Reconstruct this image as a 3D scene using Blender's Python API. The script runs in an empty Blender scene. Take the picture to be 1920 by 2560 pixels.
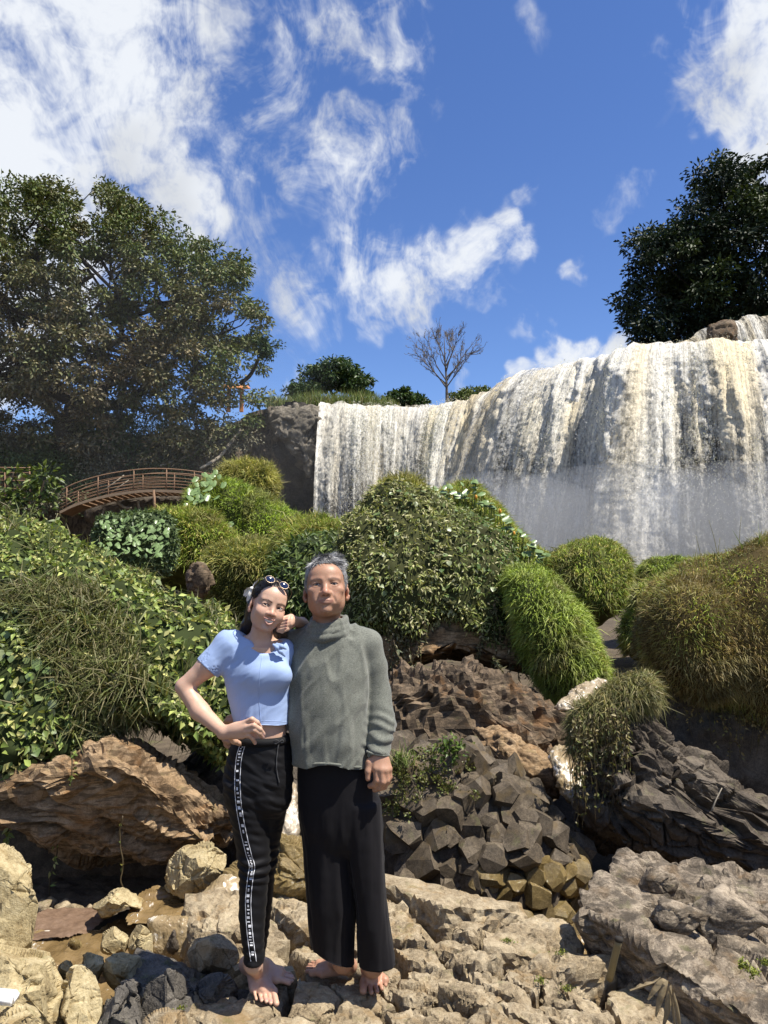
import bpy, math
import numpy as np
from math import radians, sin, cos, pi
from mathutils import Vector, Matrix

rng = np.random.default_rng(7)
SC = bpy.context.scene
COL = SC.collection

# ---------------------------------------------------------------- camera, sky, sun, exposure
CAM_H = 1.45
PITCH = radians(5.9)
FPX = 1923.0                       # focal length in pixels of the 1920 x 2560 photograph
cam_d = bpy.data.cameras.new('camera')
cam_d.sensor_fit = 'VERTICAL'
cam_d.sensor_height = 24.0
cam_d.lens = 24.0 * FPX / 2560.0
cam_d.clip_start = 0.05
cam_d.clip_end = 6000
cam = bpy.data.objects.new('camera', cam_d)
cam.location = (0, 0, CAM_H)
cam.rotation_euler = (pi / 2 + PITCH, 0, 0)
COL.objects.link(cam)
SC.camera = cam

SUN_DIR = Vector((0.42, -0.19, 0.89)).normalized()     # towards the sun
sun_d = bpy.data.lights.new('sun', 'SUN')
sun_d.energy = 5.0
sun_d.angle = radians(0.53)
sun_d.color = (1.0, 0.945, 0.85)
sun = bpy.data.objects.new('sun', sun_d)
sun.rotation_euler = (-SUN_DIR).to_track_quat('-Z', 'Y').to_euler()
COL.objects.link(sun)

SC.view_settings.view_transform = 'Standard'
SC.view_settings.look = 'None'
SC.view_settings.gamma = 1.0
SC.view_settings.exposure = 0.66
SC.view_settings.use_curve_mapping = False
SC.cycles.use_denoising = True
SC.cycles.max_bounces = 7
SC.cycles.transparent_max_bounces = 24
SC.cycles.volume_bounces = 0
SC.cycles.caustics_reflective = False
SC.cycles.caustics_refractive = False
SC.cycles.sample_clamp_indirect = 6.0


class NT:
    """tiny helper for node trees"""
    def __init__(s, tree):
        s.t = tree
        s.n = tree.nodes
        s.l = tree.links

    def node(s, typ, **kw):
        n = s.n.new(typ)
        for k, v in kw.items():
            if k.startswith('i_'):
                n.inputs[k[2:].replace('_', ' ')].default_value = v
            else:
                setattr(n, k, v)
        return n

    def link(s, a, b):
        s.l.new(a, b)

    def val(s, sock, v):
        if hasattr(v, 'is_output'):
            s.l.new(v, sock)
        else:
            sock.default_value = v

    def math(s, op, a, b=0.0, c=None, clamp=False):
        n = s.n.new('ShaderNodeMath')
        n.operation = op
        n.use_clamp = clamp
        s.val(n.inputs[0], a)
        s.val(n.inputs[1], b)
        if c is not None:
            s.val(n.inputs[2], c)
        return n.outputs[0]

    def vmath(s, op, a, b=(0, 0, 0), out=0):
        n = s.n.new('ShaderNodeVectorMath')
        n.operation = op
        s.val(n.inputs[0], a)
        if op == 'SCALE':
            s.val(n.inputs['Scale'], b)
        else:
            s.val(n.inputs[1], b)
        return n.outputs[out]

    def mix(s, f, a, b, blend='MIX'):
        n = s.n.new('ShaderNodeMix')
        n.data_type = 'RGBA'
        n.blend_type = blend
        s.val(n.inputs[0], f)
        for sock, v in ((n.inputs[6], a), (n.inputs[7], b)):
            if isinstance(v, (tuple, list)) and len(v) == 3:
                v = (*v, 1)
            s.val(sock, v)
        return n.outputs[2]

    def ramp(s, f, stops, interp='LINEAR'):
        n = s.n.new('ShaderNodeValToRGB')
        n.color_ramp.interpolation = interp
        e = n.color_ramp.elements
        while len(e) < len(stops):
            e.new(0.5)
        for el, (p, c) in zip(e, stops):
            el.position = p
            if isinstance(c, (int, float)):
                c = (c, c, c)
            el.color = (*c, 1) if len(c) == 3 else c
        s.val(n.inputs[0], f)
        return n.outputs[0]

    def smooth(s, x, lo, hi, top=1.0):
        n = s.n.new('ShaderNodeMapRange')
        n.interpolation_type = 'SMOOTHSTEP'
        s.val(n.inputs[0], x)
        n.inputs[1].default_value = lo
        n.inputs[2].default_value = hi
        n.inputs[3].default_value = 0
        n.inputs[4].default_value = top
        return n.outputs[0]

    def noise(s, vec, scale, detail=4, rough=0.55, dist=0.0, out='Fac'):
        n = s.n.new('ShaderNodeTexNoise')
        if vec is not None:
            s.l.new(vec, n.inputs['Vector'])
        n.inputs['Scale'].default_value = scale
        n.inputs['Detail'].default_value = detail
        n.inputs['Roughness'].default_value = rough
        n.inputs['Distortion'].default_value = dist
        return n.outputs[out]

    def voronoi(s, vec, scale, feature='F1', rnd=1.0, out='Distance'):
        n = s.n.new('ShaderNodeTexVoronoi')
        n.feature = feature
        s.l.new(vec, n.inputs['Vector'])
        n.inputs['Scale'].default_value = scale
        n.inputs['Randomness'].default_value = rnd
        return n.outputs[out]

    def mapping(s, vec, scale=(1, 1, 1), rot=(0, 0, 0), loc=(0, 0, 0)):
        n = s.n.new('ShaderNodeMapping')
        s.l.new(vec, n.inputs[0])
        n.inputs['Scale'].default_value = scale
        n.inputs['Rotation'].default_value = rot
        n.inputs['Location'].default_value = loc
        return n.outputs[0]


def px_dir(px, py):
    """unit world direction through a pixel of the 1920 x 2560 photograph"""
    rx = (px - 960.0) / FPX
    ry = (1280.0 - py) / FPX
    v = Vector((rx, cos(PITCH) - ry * sin(PITCH), sin(PITCH) + ry * cos(PITCH)))
    return v.normalized()


# ---- sky: Nishita plus procedural clouds laid out on the celestial sphere
world = bpy.data.worlds.new('World')
SC.world = world
world.use_nodes = True
W_ = NT(world.node_tree)
W_.n.clear()
sky = W_.node('ShaderNodeTexSky')
sky.sky_type = 'NISHITA'
sky.sun_disc = False
sky.sun_elevation = math.asin(SUN_DIR.z)
sky.sun_rotation = math.atan2(SUN_DIR.x, SUN_DIR.y)
sky.altitude = 1200
sky.air_density = 1.0
sky.dust_density = 0.15
sky.ozone_density = 1.6
tc = W_.node('ShaderNodeTexCoord')
gvec = W_.vmath('NORMALIZE', tc.outputs['Generated'])
warp1 = W_.vmath('SUBTRACT', W_.noise(gvec, 3.2, 2, 0.55, out='Color'), (0.5, 0.5, 0.5))
warp2 = W_.vmath('SUBTRACT', W_.noise(gvec, 11.0, 3, 0.62, out='Color'), (0.5, 0.5, 0.5))
wv = W_.vmath('ADD', gvec, W_.vmath('SCALE', warp1, 0.12))
wv = W_.vmath('ADD', wv, W_.vmath('SCALE', warp2, 0.13))
wv = W_.vmath('NORMALIZE', wv)
# cloud bodies: (pixel centre, angular radius in degrees, weight)
CLOUDS = [(40, 60, 15, .84), (300, 20, 10, .70), (60, 330, 13, .86), (260, 220, 9, .64), (-250, 300, 18, 1.0), (150, 450, 8, .78),
          (400, 480, 6, .66), (500, 590, 4.5, .52), (-100, 700, 12, .9), (420, 130, 8, .60),
          (620, 100, 7, .42), (700, 200, 6, .44), (860, 60, 5.5, .50), (960, 110, 4.6, .55), (1050, 50, 2.4, .40), (560, 300, 6, .34),
          (620, 420, 5, .40), (740, 470, 4.6, .42), (880, 400, 4.6, .56), (980, 380, 3.8, .50), (860, 520, 3.6, .46), (1040, 250, 3.0, .38), (760, 330, 5, .34),
          (640, 640, 4.5, .36), (760, 760, 4.6, .44), (900, 660, 5, .54), (1040, 720, 4.6, .62), (1150, 650, 4.0, .58),
          (1250, 560, 3.6, .58), (960, 780, 3.6, .40), (1220, 740, 2.6, .40), (1310, 800, 2.4, .46), (1425, 655, 1.9, .48),
          (1880, 180, 7, .90), (1990, 60, 8, 1.0), (1760, 220, 3.6, .50), (1860, 320, 4.4, .58), (2060, 330, 9, .9),
          (1560, 430, 2.6, .33), (1345, 90, 2.0, .33), (1295, 435, 1.6, .42), (1510, 500, 1.6, .34),
          (1440, 890, 3.6, .85), (1530, 870, 3.0, .8), (1340, 950, 1.8, .6), (700, 975, 2.4, .48), (690, 860, 2.0, .34),
          (1130, 975, 2.0, .46), (620, 740, 4, .30)]
acc = None
for cx_, cy_, rad, wgt in CLOUDS:
    d = px_dir(cx_, cy_)
    dt = W_.vmath('DOT_PRODUCT', wv, tuple(d), out=1)
    m = W_.smooth(dt, cos(radians(rad)), cos(radians(rad * 0.12)), wgt)
    acc = m if acc is None else W_.math('SMOOTH_MAX', acc, m, 0.12)
# outside the picture the sky goes on with the same scattered cloud
dcen = W_.vmath('DOT_PRODUCT', gvec, tuple(px_dir(960, 900)), out=1)
outside = W_.smooth(dcen, 0.72, 0.55)
far_n = W_.smooth(W_.noise(gvec, 2.3, 1, 0.5), 0.45, 0.68)
acc = W_.math('MAXIMUM', acc, W_.math('MULTIPLY', W_.math('MULTIPLY', outside, far_n), 0.8))
fib = W_.noise(W_.mapping(W_.vmath('ADD', gvec, W_.vmath('SCALE', warp1, 0.34)), (1.5, .8, .8), (0, radians(35), 0)), 9.0, 6, 0.66, 0.0)
fib2 = W_.noise(W_.vmath('ADD', gvec, W_.vmath('SCALE', warp2, 0.12)), 30.0, 3, 0.62, 0.0)
tex = W_.math('ADD', W_.math('MULTIPLY', fib, 0.7), W_.math('MULTIPLY', fib2, 0.3))
dens = W_.math('ADD', W_.math('MULTIPLY', acc, 1.18), W_.math('MULTIPLY', W_.math('SUBTRACT', tex, 0.545), 3.7))
dens = W_.math('MULTIPLY', dens, W_.smooth(acc, 0.0, 0.60))
cov = W_.smooth(dens, 0.02, 0.95)
cov = W_.math('MULTIPLY', cov, 0.97)
shade = W_.math('SUBTRACT', 1.12, W_.math('MULTIPLY', W_.smooth(W_.noise(gvec, 6.0, 3, 0.55), 0.32, 0.72), 0.34))
hsv = W_.node('ShaderNodeHueSaturation')
hsv.inputs['Saturation'].default_value = 1.20
hsv.inputs['Hue'].default_value = 0.512
hsv.inputs['Value'].default_value = 1.0
W_.link(sky.outputs[0], hsv.inputs['Color'])
SKY_GAIN = 0.115
cloud_col = W_.mix(shade, (0, 0, 0), (4.9, 5.1, 5.4))
skyc = W_.mix(cov, hsv.outputs[0], cloud_col)
bg = W_.node('ShaderNodeBackground')
bg.inputs['Strength'].default_value = SKY_GAIN
W_.link(skyc, bg.inputs['Color'])
world.cycles.sampling_method = 'MANUAL'
world.cycles.sample_map_resolution = 256
wo = W_.node('ShaderNodeOutputWorld')
W_.link(bg.outputs[0], wo.inputs['Surface'])


# ---------------------------------------------------------------- geometry helpers
def P(px, py, Y):
    """world point seen at a photograph pixel, at world depth Y"""
    d = px_dir(px, py)
    t = Y / d.y
    return np.array([d.x * t, Y, CAM_H + d.z * t])


def G(px, py, z=0.0):
    """world point where the pixel's line meets the level z"""
    d = px_dir(px, py)
    t = (z - CAM_H) / d.z
    return np.array([d.x * t, d.y * t, z])


def PX(n, Y):
    """n photograph pixels in metres at depth Y"""
    return n * Y / FPX


def _hash(i, j, k, seed):
    h = (i * 374761393 + j * 668265263 + k * 2147483647 + seed * 1274126177) & 0xFFFFFFFF
    h = ((h ^ (h >> 13)) * 1274126177) & 0xFFFFFFFF
    h = ((h ^ (h >> 16)) * 2246822519) & 0xFFFFFFFF
    return ((h ^ (h >> 15)) & 0xFFFFFF) / float(0xFFFFFF)


def vnoise(p, seed=0):
    p = np.asarray(p, dtype=np.float64)
    f = np.floor(p)
    i = f.astype(np.int64)
    t = p - f
    u = t * t * t * (t * (t * 6 - 15) + 10)
    r = 0
    for dx in (0, 1):
        wx = u[:, 0] if dx else 1 - u[:, 0]
        for dy in (0, 1):
            wy = u[:, 1] if dy else 1 - u[:, 1]
            for dz in (0, 1):
                wz = u[:, 2] if dz else 1 - u[:, 2]
                r = r + wx * wy * wz * _hash(i[:, 0] + dx, i[:, 1] + dy, i[:, 2] + dz, seed)
    return r * 2 - 1


def fbm(p, octv=4, seed=0, gain=0.5, lac=2.03):
    a, s, r = 1.0, 0.0, 0
    q = np.asarray(p, float)
    for o in range(octv):
        r = r + a * vnoise(q, seed + o * 17)
        s += a
        a *= gain
        q = q * lac + 11.3
    return r / s


def worley(p, seed=0, jitter=0.9):
    """returns F1, F2 and the nearest cell's seed point and random triple"""
    p = np.asarray(p, float)
    b = np.floor(p).astype(np.int64)
    n = len(p)
    f1 = np.full(n, 9.0)
    f2 = np.full(n, 9.0)
    cs = np.zeros((n, 3))
    cr = np.zeros((n, 3))
    for dx in (-1, 0, 1):
        for dy in (-1, 0, 1):
            for dz in (-1, 0, 1):
                c = b + np.array([dx, dy, dz])
                r = np.stack([_hash(c[:, 0], c[:, 1], c[:, 2], seed + s) for s in (1, 2, 3)], 1)
                q = c + 0.5 + (r - 0.5) * jitter
                d = np.sqrt(((p - q) ** 2).sum(1))
                m = d < f1
                f2 = np.where(m, f1, np.minimum(f2, d))
                f1 = np.where(m, d, f1)
                cs[m] = q[m]
                cr[m] = r[m]
    return f1, f2, cs, cr


def norm(v):
    v = np.asarray(v, float)
    return v / np.maximum(np.linalg.norm(v, axis=-1, keepdims=True), 1e-12)


def rot_align(a, b):
    return np.array(Vector(a).rotation_difference(Vector(b)).to_matrix())


def mesh_data(name, verts, faces, mat=None, smooth=True, col=None, flat=None):
    """faces: (n,3) or (n,4) int array, or a list of such arrays"""
    me = bpy.data.meshes.new(name)
    verts = np.ascontiguousarray(verts, dtype=np.float32)
    if not isinstance(faces, list):
        faces = [faces]
    faces = [np.asarray(f, dtype=np.int32) for f in faces if len(f)]
    tot = sum(len(f) for f in faces)
    loops = np.concatenate([f.ravel() for f in faces])
    sizes = np.concatenate([np.full(len(f), f.shape[1], np.int32) for f in faces])
    starts = np.concatenate([[0], np.cumsum(sizes)[:-1]]).astype(np.int32)
    me.vertices.add(len(verts))
    me.vertices.foreach_set('co', verts.ravel())
    me.loops.add(len(loops))
    me.loops.foreach_set('vertex_index', loops)
    me.polygons.add(tot)
    me.polygons.foreach_set('loop_start', starts)
    me.polygons.foreach_set('loop_total', sizes)
    me.update(calc_edges=True)
    me.polygons.foreach_set('use_smooth', np.full(tot, bool(smooth), dtype=bool))
    if col is not None:
        at = me.attributes.new('Col', 'FLOAT_COLOR', 'POINT')
        c = np.ones((len(verts), 4), np.float32)
        c[:, :np.asarray(col).shape[1]] = col
        at.data.foreach_set('color', c.ravel())
    if mat is not None:
        me.materials.append(mat)
    me.validate()
    return me


def link(name, data, parent=None, loc=(0, 0, 0), label=None, cat=None, group=None, kind=None):
    o = bpy.data.objects.new(name, data)
    COL.objects.link(o)
    o.location = loc
    if parent is not None:
        o.parent = parent
    if label:
        o['label'] = label
    if cat:
        o['category'] = cat
    if group:
        o['group'] = group
    if kind:
        o['kind'] = kind
    return o


def root_loc(o):
    v = np.zeros(3)
    while o is not None:
        v += np.array(o.location)
        o = o.parent
    return v


def obj(name, verts, faces, mat, parent=None, smooth=True, col=None, **tags):
    """one mesh object; vertices are given in world space"""
    v = np.asarray(verts, float)
    if parent is not None:
        v = v - root_loc(parent)
    return link(name, mesh_data(name, v, faces, mat, smooth, col), parent, **tags)


def thing(name, loc, label, cat, group=None, kind=None):
    e = link(name, None, None, tuple(float(c) for c in loc), label, cat, group, kind)
    e.empty_display_size = 0.1
    return e


def merge(parts):
    """[(verts, faces)] -> one (verts, [faces...])"""
    vs, tri, quad, off = [], [], [], 0
    for v, f in parts:
        fl = f if isinstance(f, list) else [f]
        for a in fl:
            a = np.asarray(a)
            if len(a):
                (tri if a.shape[1] == 3 else quad).append(a + off)
        vs.append(np.asarray(v, float))
        off += len(v)
    out = []
    if tri:
        out.append(np.concatenate(tri))
    if quad:
        out.append(np.concatenate(quad))
    return np.concatenate(vs), out


def tube(path, rad, sides=6, closed=False, cap=True):
    """swept tube along a polyline; rad is a number or one per point"""
    path = np.asarray(path, float)
    n = len(path)
    rad = np.broadcast_to(np.asarray(rad, float), (n,))
    tan = np.gradient(path, axis=0) if not closed else np.roll(path, -1, 0) - np.roll(path, 1, 0)
    tan = norm(tan)
    up = np.array([0, 0, 1.0]) if abs(tan[0][2]) < 0.9 else np.array([1.0, 0, 0])
    u = norm(np.cross(tan[0], up))
    us = [u]
    for i in range(1, n):
        u = u - tan[i] * np.dot(u, tan[i])
        u = u / max(np.linalg.norm(u), 1e-9)
        us.append(u)
    us = np.array(us)
    ws = np.cross(tan, us)
    a = np.arange(sides) * 2 * pi / sides
    v = path[:, None] + rad[:, None, None] * (us[:, None] * np.cos(a)[None, :, None] + ws[:, None] * np.sin(a)[None, :, None])
    v = v.reshape(-1, 3)
    m = n if closed else n - 1
    i = np.arange(m)[:, None] * sides
    j = np.arange(sides)[None]
    i2 = ((np.arange(m) + 1) % n)[:, None] * sides
    j2 = (j + 1) % sides
    q = np.stack([i + j, i2 + j, i2 + j2, i + j2], -1).reshape(-1, 4)
    fs = [q]
    if cap and not closed:
        v = np.concatenate([v, path[:1], path[-1:]])
        c0, c1 = n * sides, n * sides + 1
        jj = np.arange(sides)
        t0 = np.stack([np.full(sides, c0), jj, (jj + 1) % sides], -1)
        b = (n - 1) * sides
        t1 = np.stack([np.full(sides, c1), b + (jj + 1) % sides, b + jj], -1)
        fs.append(np.concatenate([t0, t1]))
    return v, fs


def curve_pts(pts, n=24):
    """Catmull-Rom through points"""
    p = np.asarray(pts, float)
    q = np.concatenate([[2 * p[0] - p[1]], p, [2 * p[-1] - p[-2]]])
    t = np.linspace(0, len(p) - 1 - 1e-6, n)
    i = t.astype(int)
    f = (t - i)[:, None]
    a, b, c, d = q[i], q[i + 1], q[i + 2], q[i + 3]
    return 0.5 * (2 * b + (c - a) * f + (2 * a - 5 * b + 4 * c - d) * f ** 2 + (3 * b - a - 3 * c + d) * f ** 3)


def box(c, s, R=None):
    c = np.asarray(c, float)
    h = np.asarray(s, float) / 2
    v = np.array([[x, y, z] for x in (-1, 1) for y in (-1, 1) for z in (-1, 1)], float) * h
    if R is not None:
        v = v @ np.asarray(R).T
    f = np.array([[0, 1, 3, 2], [4, 6, 7, 5], [0, 4, 5, 1], [2, 3, 7, 6], [0, 2, 6, 4], [1, 5, 7, 3]])
    return v + c, f


_ICO = {}


def ico(level):
    """unit icosphere directions and triangles"""
    if level not in _ICO:
        t = (1 + 5 ** .5) / 2
        v = np.array([[-1, t, 0], [1, t, 0], [-1, -t, 0], [1, -t, 0], [0, -1, t], [0, 1, t], [0, -1, -t], [0, 1, -t],
                      [t, 0, -1], [t, 0, 1], [-t, 0, -1], [-t, 0, 1]], float)
        f = np.array([[0, 11, 5], [0, 5, 1], [0, 1, 7], [0, 7, 10], [0, 10, 11], [1, 5, 9], [5, 11, 4], [11, 10, 2],
                      [10, 7, 6], [7, 1, 8], [3, 9, 4], [3, 4, 2], [3, 2, 6], [3, 6, 8], [3, 8, 9], [4, 9, 5],
                      [2, 4, 11], [6, 2, 10], [8, 6, 7], [9, 8, 1]])
        v = norm(v)
        for _ in range(level):
            e = np.concatenate([f[:, [0, 1]], f[:, [1, 2]], f[:, [2, 0]]])
            es = np.sort(e, 1)
            u, inv = np.unique(es, axis=0, return_inverse=True)
            inv = inv.ravel()
            mid = norm(v[u[:, 0]] + v[u[:, 1]])
            n0, nf = len(v), len(f)
            v = np.concatenate([v, mid])
            m = inv + n0
            a, b, c = m[:nf], m[nf:2 * nf], m[2 * nf:]
            f = np.concatenate([np.stack([f[:, 0], a, c], 1), np.stack([f[:, 1], b, a], 1),
                                np.stack([f[:, 2], c, b], 1), np.stack([a, b, c], 1)])
        _ICO[level] = (v, f)
    return _ICO[level]


def vnormals(v, f):
    fl = f if isinstance(f, list) else [f]
    n = np.zeros_like(v)
    for a in fl:
        if a.shape[1] == 4:
            a = np.concatenate([a[:, :3], a[:, [0, 2, 3]]])
        fn = np.cross(v[a[:, 1]] - v[a[:, 0]], v[a[:, 2]] - v[a[:, 0]])
        for k in range(3):
            for ax in range(3):
                n[:, ax] += np.bincount(a[:, k], fn[:, ax], len(v))
    return norm(n)


# ---------------------------------------------------------------- signed distance modelling (people, hair, soft things)
class SDF:
    def __init__(s, xs, ys, zs):
        s.ax = [np.asarray(a, np.float32) for a in (xs, ys, zs)]
        s.D = np.full([len(a) for a in s.ax], 0.5, np.float32)

    def win(s, lo, hi):
        sl = []
        for a, l, h in zip(s.ax, lo, hi):
            i = max(int(np.searchsorted(a, l)) - 1, 0)
            j = min(int(np.searchsorted(a, h)) + 1, len(a))
            sl.append(slice(i, max(j, i)))
        c = [a[q] for a, q in zip(s.ax, sl)]
        return tuple(sl), c[0][:, None, None], c[1][None, :, None], c[2][None, None, :]

    def put(s, sl, d, k, op):
        a = s.D[sl]
        if a.size == 0:
            return
        if op == 'u':
            h = np.maximum(k - np.abs(a - d), 0) / max(k, 1e-6)
            r = np.minimum(a, d) - h * h * k * .25
        elif op == 's':
            d = -d
            h = np.maximum(k - np.abs(a - d), 0) / max(k, 1e-6)
            r = np.maximum(a, d) + h * h * k * .25
        else:
            h = np.maximum(k - np.abs(a - d), 0) / max(k, 1e-6)
            r = np.maximum(a, d) + h * h * k * .25
        s.D[sl] = r

    def cone(s, a, b, ra, rb, k=.01, op='u'):
        a = np.asarray(a, np.float32)
        b = np.asarray(b, np.float32)
        r = max(ra, rb) + k * 1.2 + .012
        sl, X, Y, Z = s.win(np.minimum(a, b) - r, np.maximum(a, b) + r)
        ba = b - a
        L = float(ba @ ba) + 1e-9
        px, py, pz = X - a[0], Y - a[1], Z - a[2]
        h = np.clip((px * ba[0] + py * ba[1] + pz * ba[2]) / L, 0, 1)
        d = np.sqrt((px - ba[0] * h) ** 2 + (py - ba[1] * h) ** 2 + (pz - ba[2] * h) ** 2) - (ra + (rb - ra) * h)
        s.put(sl, d, k, op)

    def chain(s, pts, rads, k=.01, op='u'):
        for i in range(len(pts) - 1):
            s.cone(pts[i], pts[i + 1], rads[i], rads[i + 1], k, op)

    def ell(s, c, r, R=None, k=.01, op='u'):
        c = np.asarray(c, np.float32)
        r = np.asarray(r, np.float32)
        m = float(r.max()) + k * 1.2 + .012
        sl, X, Y, Z = s.win(c - m, c + m)
        x, y, z = X - c[0], Y - c[1], Z - c[2]
        if R is not None:
            R = np.asarray(R, np.float32)
            x, y, z = (x * R[0, 0] + y * R[1, 0] + z * R[2, 0], x * R[0, 1] + y * R[1, 1] + z * R[2, 1],
                       x * R[0, 2] + y * R[1, 2] + z * R[2, 2])
        k0 = np.sqrt((x / r[0]) ** 2 + (y / r[1]) ** 2 + (z / r[2]) ** 2)
        k1 = np.sqrt((x / r[0] ** 2) ** 2 + (y / r[1] ** 2) ** 2 + (z / r[2] ** 2) ** 2)
        s.put(sl, k0 * (k0 - 1) / np.maximum(k1, 1e-4), k, op)

    def loft(s, secs, k=.01, op='u', p=2.0, yaw=0.0):
        """stack of elliptic sections: rows of (z, cx, cy, half width, half depth), z ascending"""
        q = np.array(sorted(secs), float)
        m = max(q[:, 3].max(), q[:, 4].max()) + k * 1.2 + .012
        lo = [q[:, 1].min() - m, q[:, 2].min() - m, q[0, 0] - k * 1.2 - .012]
        hi = [q[:, 1].max() + m, q[:, 2].max() + m, q[-1, 0] + k * 1.2 + .012]
        sl, X, Y, Z = s.win(lo, hi)
        z = Z.ravel()
        if z.size == 0:
            return
        zc = np.clip(z, q[0, 0], q[-1, 0])
        t = np.linspace(0, 1, len(q))
        # smooth interpolation over the sections
        zi = np.interp(zc, q[:, 0], np.arange(len(q)))
        qq = curve_pts(q[:, 1:], 40 * len(q)) if len(q) > 2 else None
        if qq is not None:
            par = np.linspace(0, len(q) - 1, len(qq))
            f = [np.interp(zi, par, qq[:, c]).astype(np.float32)[None, None, :] for c in range(4)]
        else:
            f = [np.interp(zi, np.arange(len(q)), q[:, c + 1]).astype(np.float32)[None, None, :] for c in range(4)]
        dx, dy = X - f[0], Y - f[1]
        if yaw:
            dx, dy = dx * cos(yaw) + dy * sin(yaw), -dx * sin(yaw) + dy * cos(yaw)
        e = (np.abs(dx / f[2]) ** p + np.abs(dy / f[3]) ** p) ** (1 / p)
        d = (e - 1) * np.minimum(f[2], f[3])
        dz = np.maximum(q[0, 0] - Z, Z - q[-1, 0])
        s.put(sl, np.maximum(d, dz), k, op)

    def ring(s, c, R, rx, ry, tub, k=.01, op='u'):
        """elliptic torus in the local xy plane"""
        c = np.asarray(c, np.float32)
        R = np.asarray(R, np.float32)
        m = max(rx, ry) + tub + k * 1.2 + .012
        sl, X, Y, Z = s.win(c - m, c + m)
        x, y, z = X - c[0], Y - c[1], Z - c[2]
        x, y, z = (x * R[0, 0] + y * R[1, 0] + z * R[2, 0], x * R[0, 1] + y * R[1, 1] + z * R[2, 1],
                   x * R[0, 2] + y * R[1, 2] + z * R[2, 2])
        e = np.sqrt((x / rx) ** 2 + (y / ry) ** 2)
        d2 = (e - 1) * min(rx, ry)
        s.put(sl, np.sqrt(d2 ** 2 + z ** 2) - tub, k, op)

    def half(s, p, n, k=.004):
        """keep what lies behind the plane (point p, outward normal n)"""
        p = np.asarray(p, np.float32)
        n = norm(np.asarray(n, float)).astype(np.float32)
        X, Y, Z = s.ax[0][:, None, None], s.ax[1][None, :, None], s.ax[2][None, None, :]
        d = (X - p[0]) * n[0] + (Y - p[1]) * n[1] + (Z - p[2]) * n[2]
        s.put((slice(None),) * 3, d, k, 'i')

    def mesh(s):
        D = s.D
        ins = D < 0
        nx, ny, nz = D.shape
        cnt = np.zeros((nx - 1, ny - 1, nz - 1), np.uint8)
        for dx in (0, 1):
            for dy in (0, 1):
                for dz in (0, 1):
                    cnt += ins[dx:nx - 1 + dx, dy:ny - 1 + dy, dz:nz - 1 + dz]
        act = (cnt > 0) & (cnt < 8)
        I, J, K = np.nonzero(act)
        n = len(I)
        vid = np.full(cnt.shape, -1, np.int32)
        vid[I, J, K] = np.arange(n)
        cor = [(0, 0, 0), (1, 0, 0), (0, 1, 0), (1, 1, 0), (0, 0, 1), (1, 0, 1), (0, 1, 1), (1, 1, 1)]
        V = [D[I + c[0], J + c[1], K + c[2]] for c in cor]
        pos = np.zeros((n, 3))
        num = np.zeros(n)
        for a, b in ((0, 1), (2, 3), (4, 5), (6, 7), (0, 2), (1, 3), (4, 6), (5, 7), (0, 4), (1, 5), (2, 6), (3, 7)):
            m = (V[a] < 0) != (V[b] < 0)
            t = V[a][m] / (V[a][m] - V[b][m])
            ca, cb = np.array(cor[a], float), np.array(cor[b], float)
            pos[m] += ca + t[:, None] * (cb - ca)
            num[m] += 1
        pos /= np.maximum(num, 1)[:, None]
        v = np.empty((n, 3))
        for d, idx in enumerate((I, J, K)):
            a = s.ax[d].astype(float)
            v[:, d] = a[idx] + pos[:, d] * (a[idx + 1] - a[idx])
        qs = []
        for d in range(3):
            A = ins[:-1] if d == 0 else (ins[:, :-1] if d == 1 else ins[:, :, :-1])
            B = ins[1:] if d == 0 else (ins[:, 1:] if d == 1 else ins[:, :, 1:])
            ch = np.nonzero(A != B)
            g = np.stack(ch, 1)
            e1, e2 = [(1, 2), (2, 0), (0, 1)][d]
            ok = (g[:, e1] > 0) & (g[:, e2] > 0) & (g[:, e1] < cnt.shape[e1]) & (g[:, e2] < cnt.shape[e2])
            g = g[ok]
            sgn = A[tuple(g.T)]
            o1 = np.zeros(3, int)
            o2 = np.zeros(3, int)
            o1[e1] = 1
            o2[e2] = 1
            q = np.stack([vid[tuple((g - o1 - o2).T)], vid[tuple((g - o2).T)], vid[tuple(g.T)], vid[tuple((g - o1).T)]], 1)
            q[~sgn] = q[~sgn][:, ::-1]
            qs.append(q)
        q = np.concatenate(qs)
        q = q[(q >= 0).all(1)]
        return v, q


def grid_axis(lo, hi, step, fine=()):
    """axis samples from lo to hi; fine = [(a, b, step)] ranges sampled more closely"""
    out = [lo]
    while out[-1] < hi:
        x = out[-1]
        st = step
        for a, b, f in fine:
            if a - 1e-6 <= x < b:
                st = f
        out.append(x + st)
    return np.array(out)


def relax(v, q, it=1, lam=.5):
    e = np.concatenate([q[:, [0, 1]], q[:, [1, 2]], q[:, [2, 3]], q[:, [3, 0]]])
    for _ in range(it):
        s = np.zeros_like(v)
        c = np.bincount(e[:, 0], minlength=len(v)) + np.bincount(e[:, 1], minlength=len(v))
        for d in range(3):
            s[:, d] = np.bincount(e[:, 0], v[e[:, 1], d], len(v)) + np.bincount(e[:, 1], v[e[:, 0], d], len(v))
        v = v + lam * (s / np.maximum(c, 1)[:, None] - v)
    return v


def seg_dist(p, pts):
    """distance of points p to a polyline"""
    d = np.full(len(p), 9.0)
    for a, b in zip(pts[:-1], pts[1:]):
        a, b = np.asarray(a, float), np.asarray(b, float)
        ba = b - a
        h = np.clip(((p - a) @ ba) / (ba @ ba + 1e-12), 0, 1)
        d = np.minimum(d, np.linalg.norm(p - a - h[:, None] * ba, axis=1))
    return d


# ---------------------------------------------------------------- materials
def material(name):
    m = bpy.data.materials.new(name)
    m.use_nodes = True
    t = NT(m.node_tree)
    b = t.n['Principled BSDF']
    return m, t, b


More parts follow.
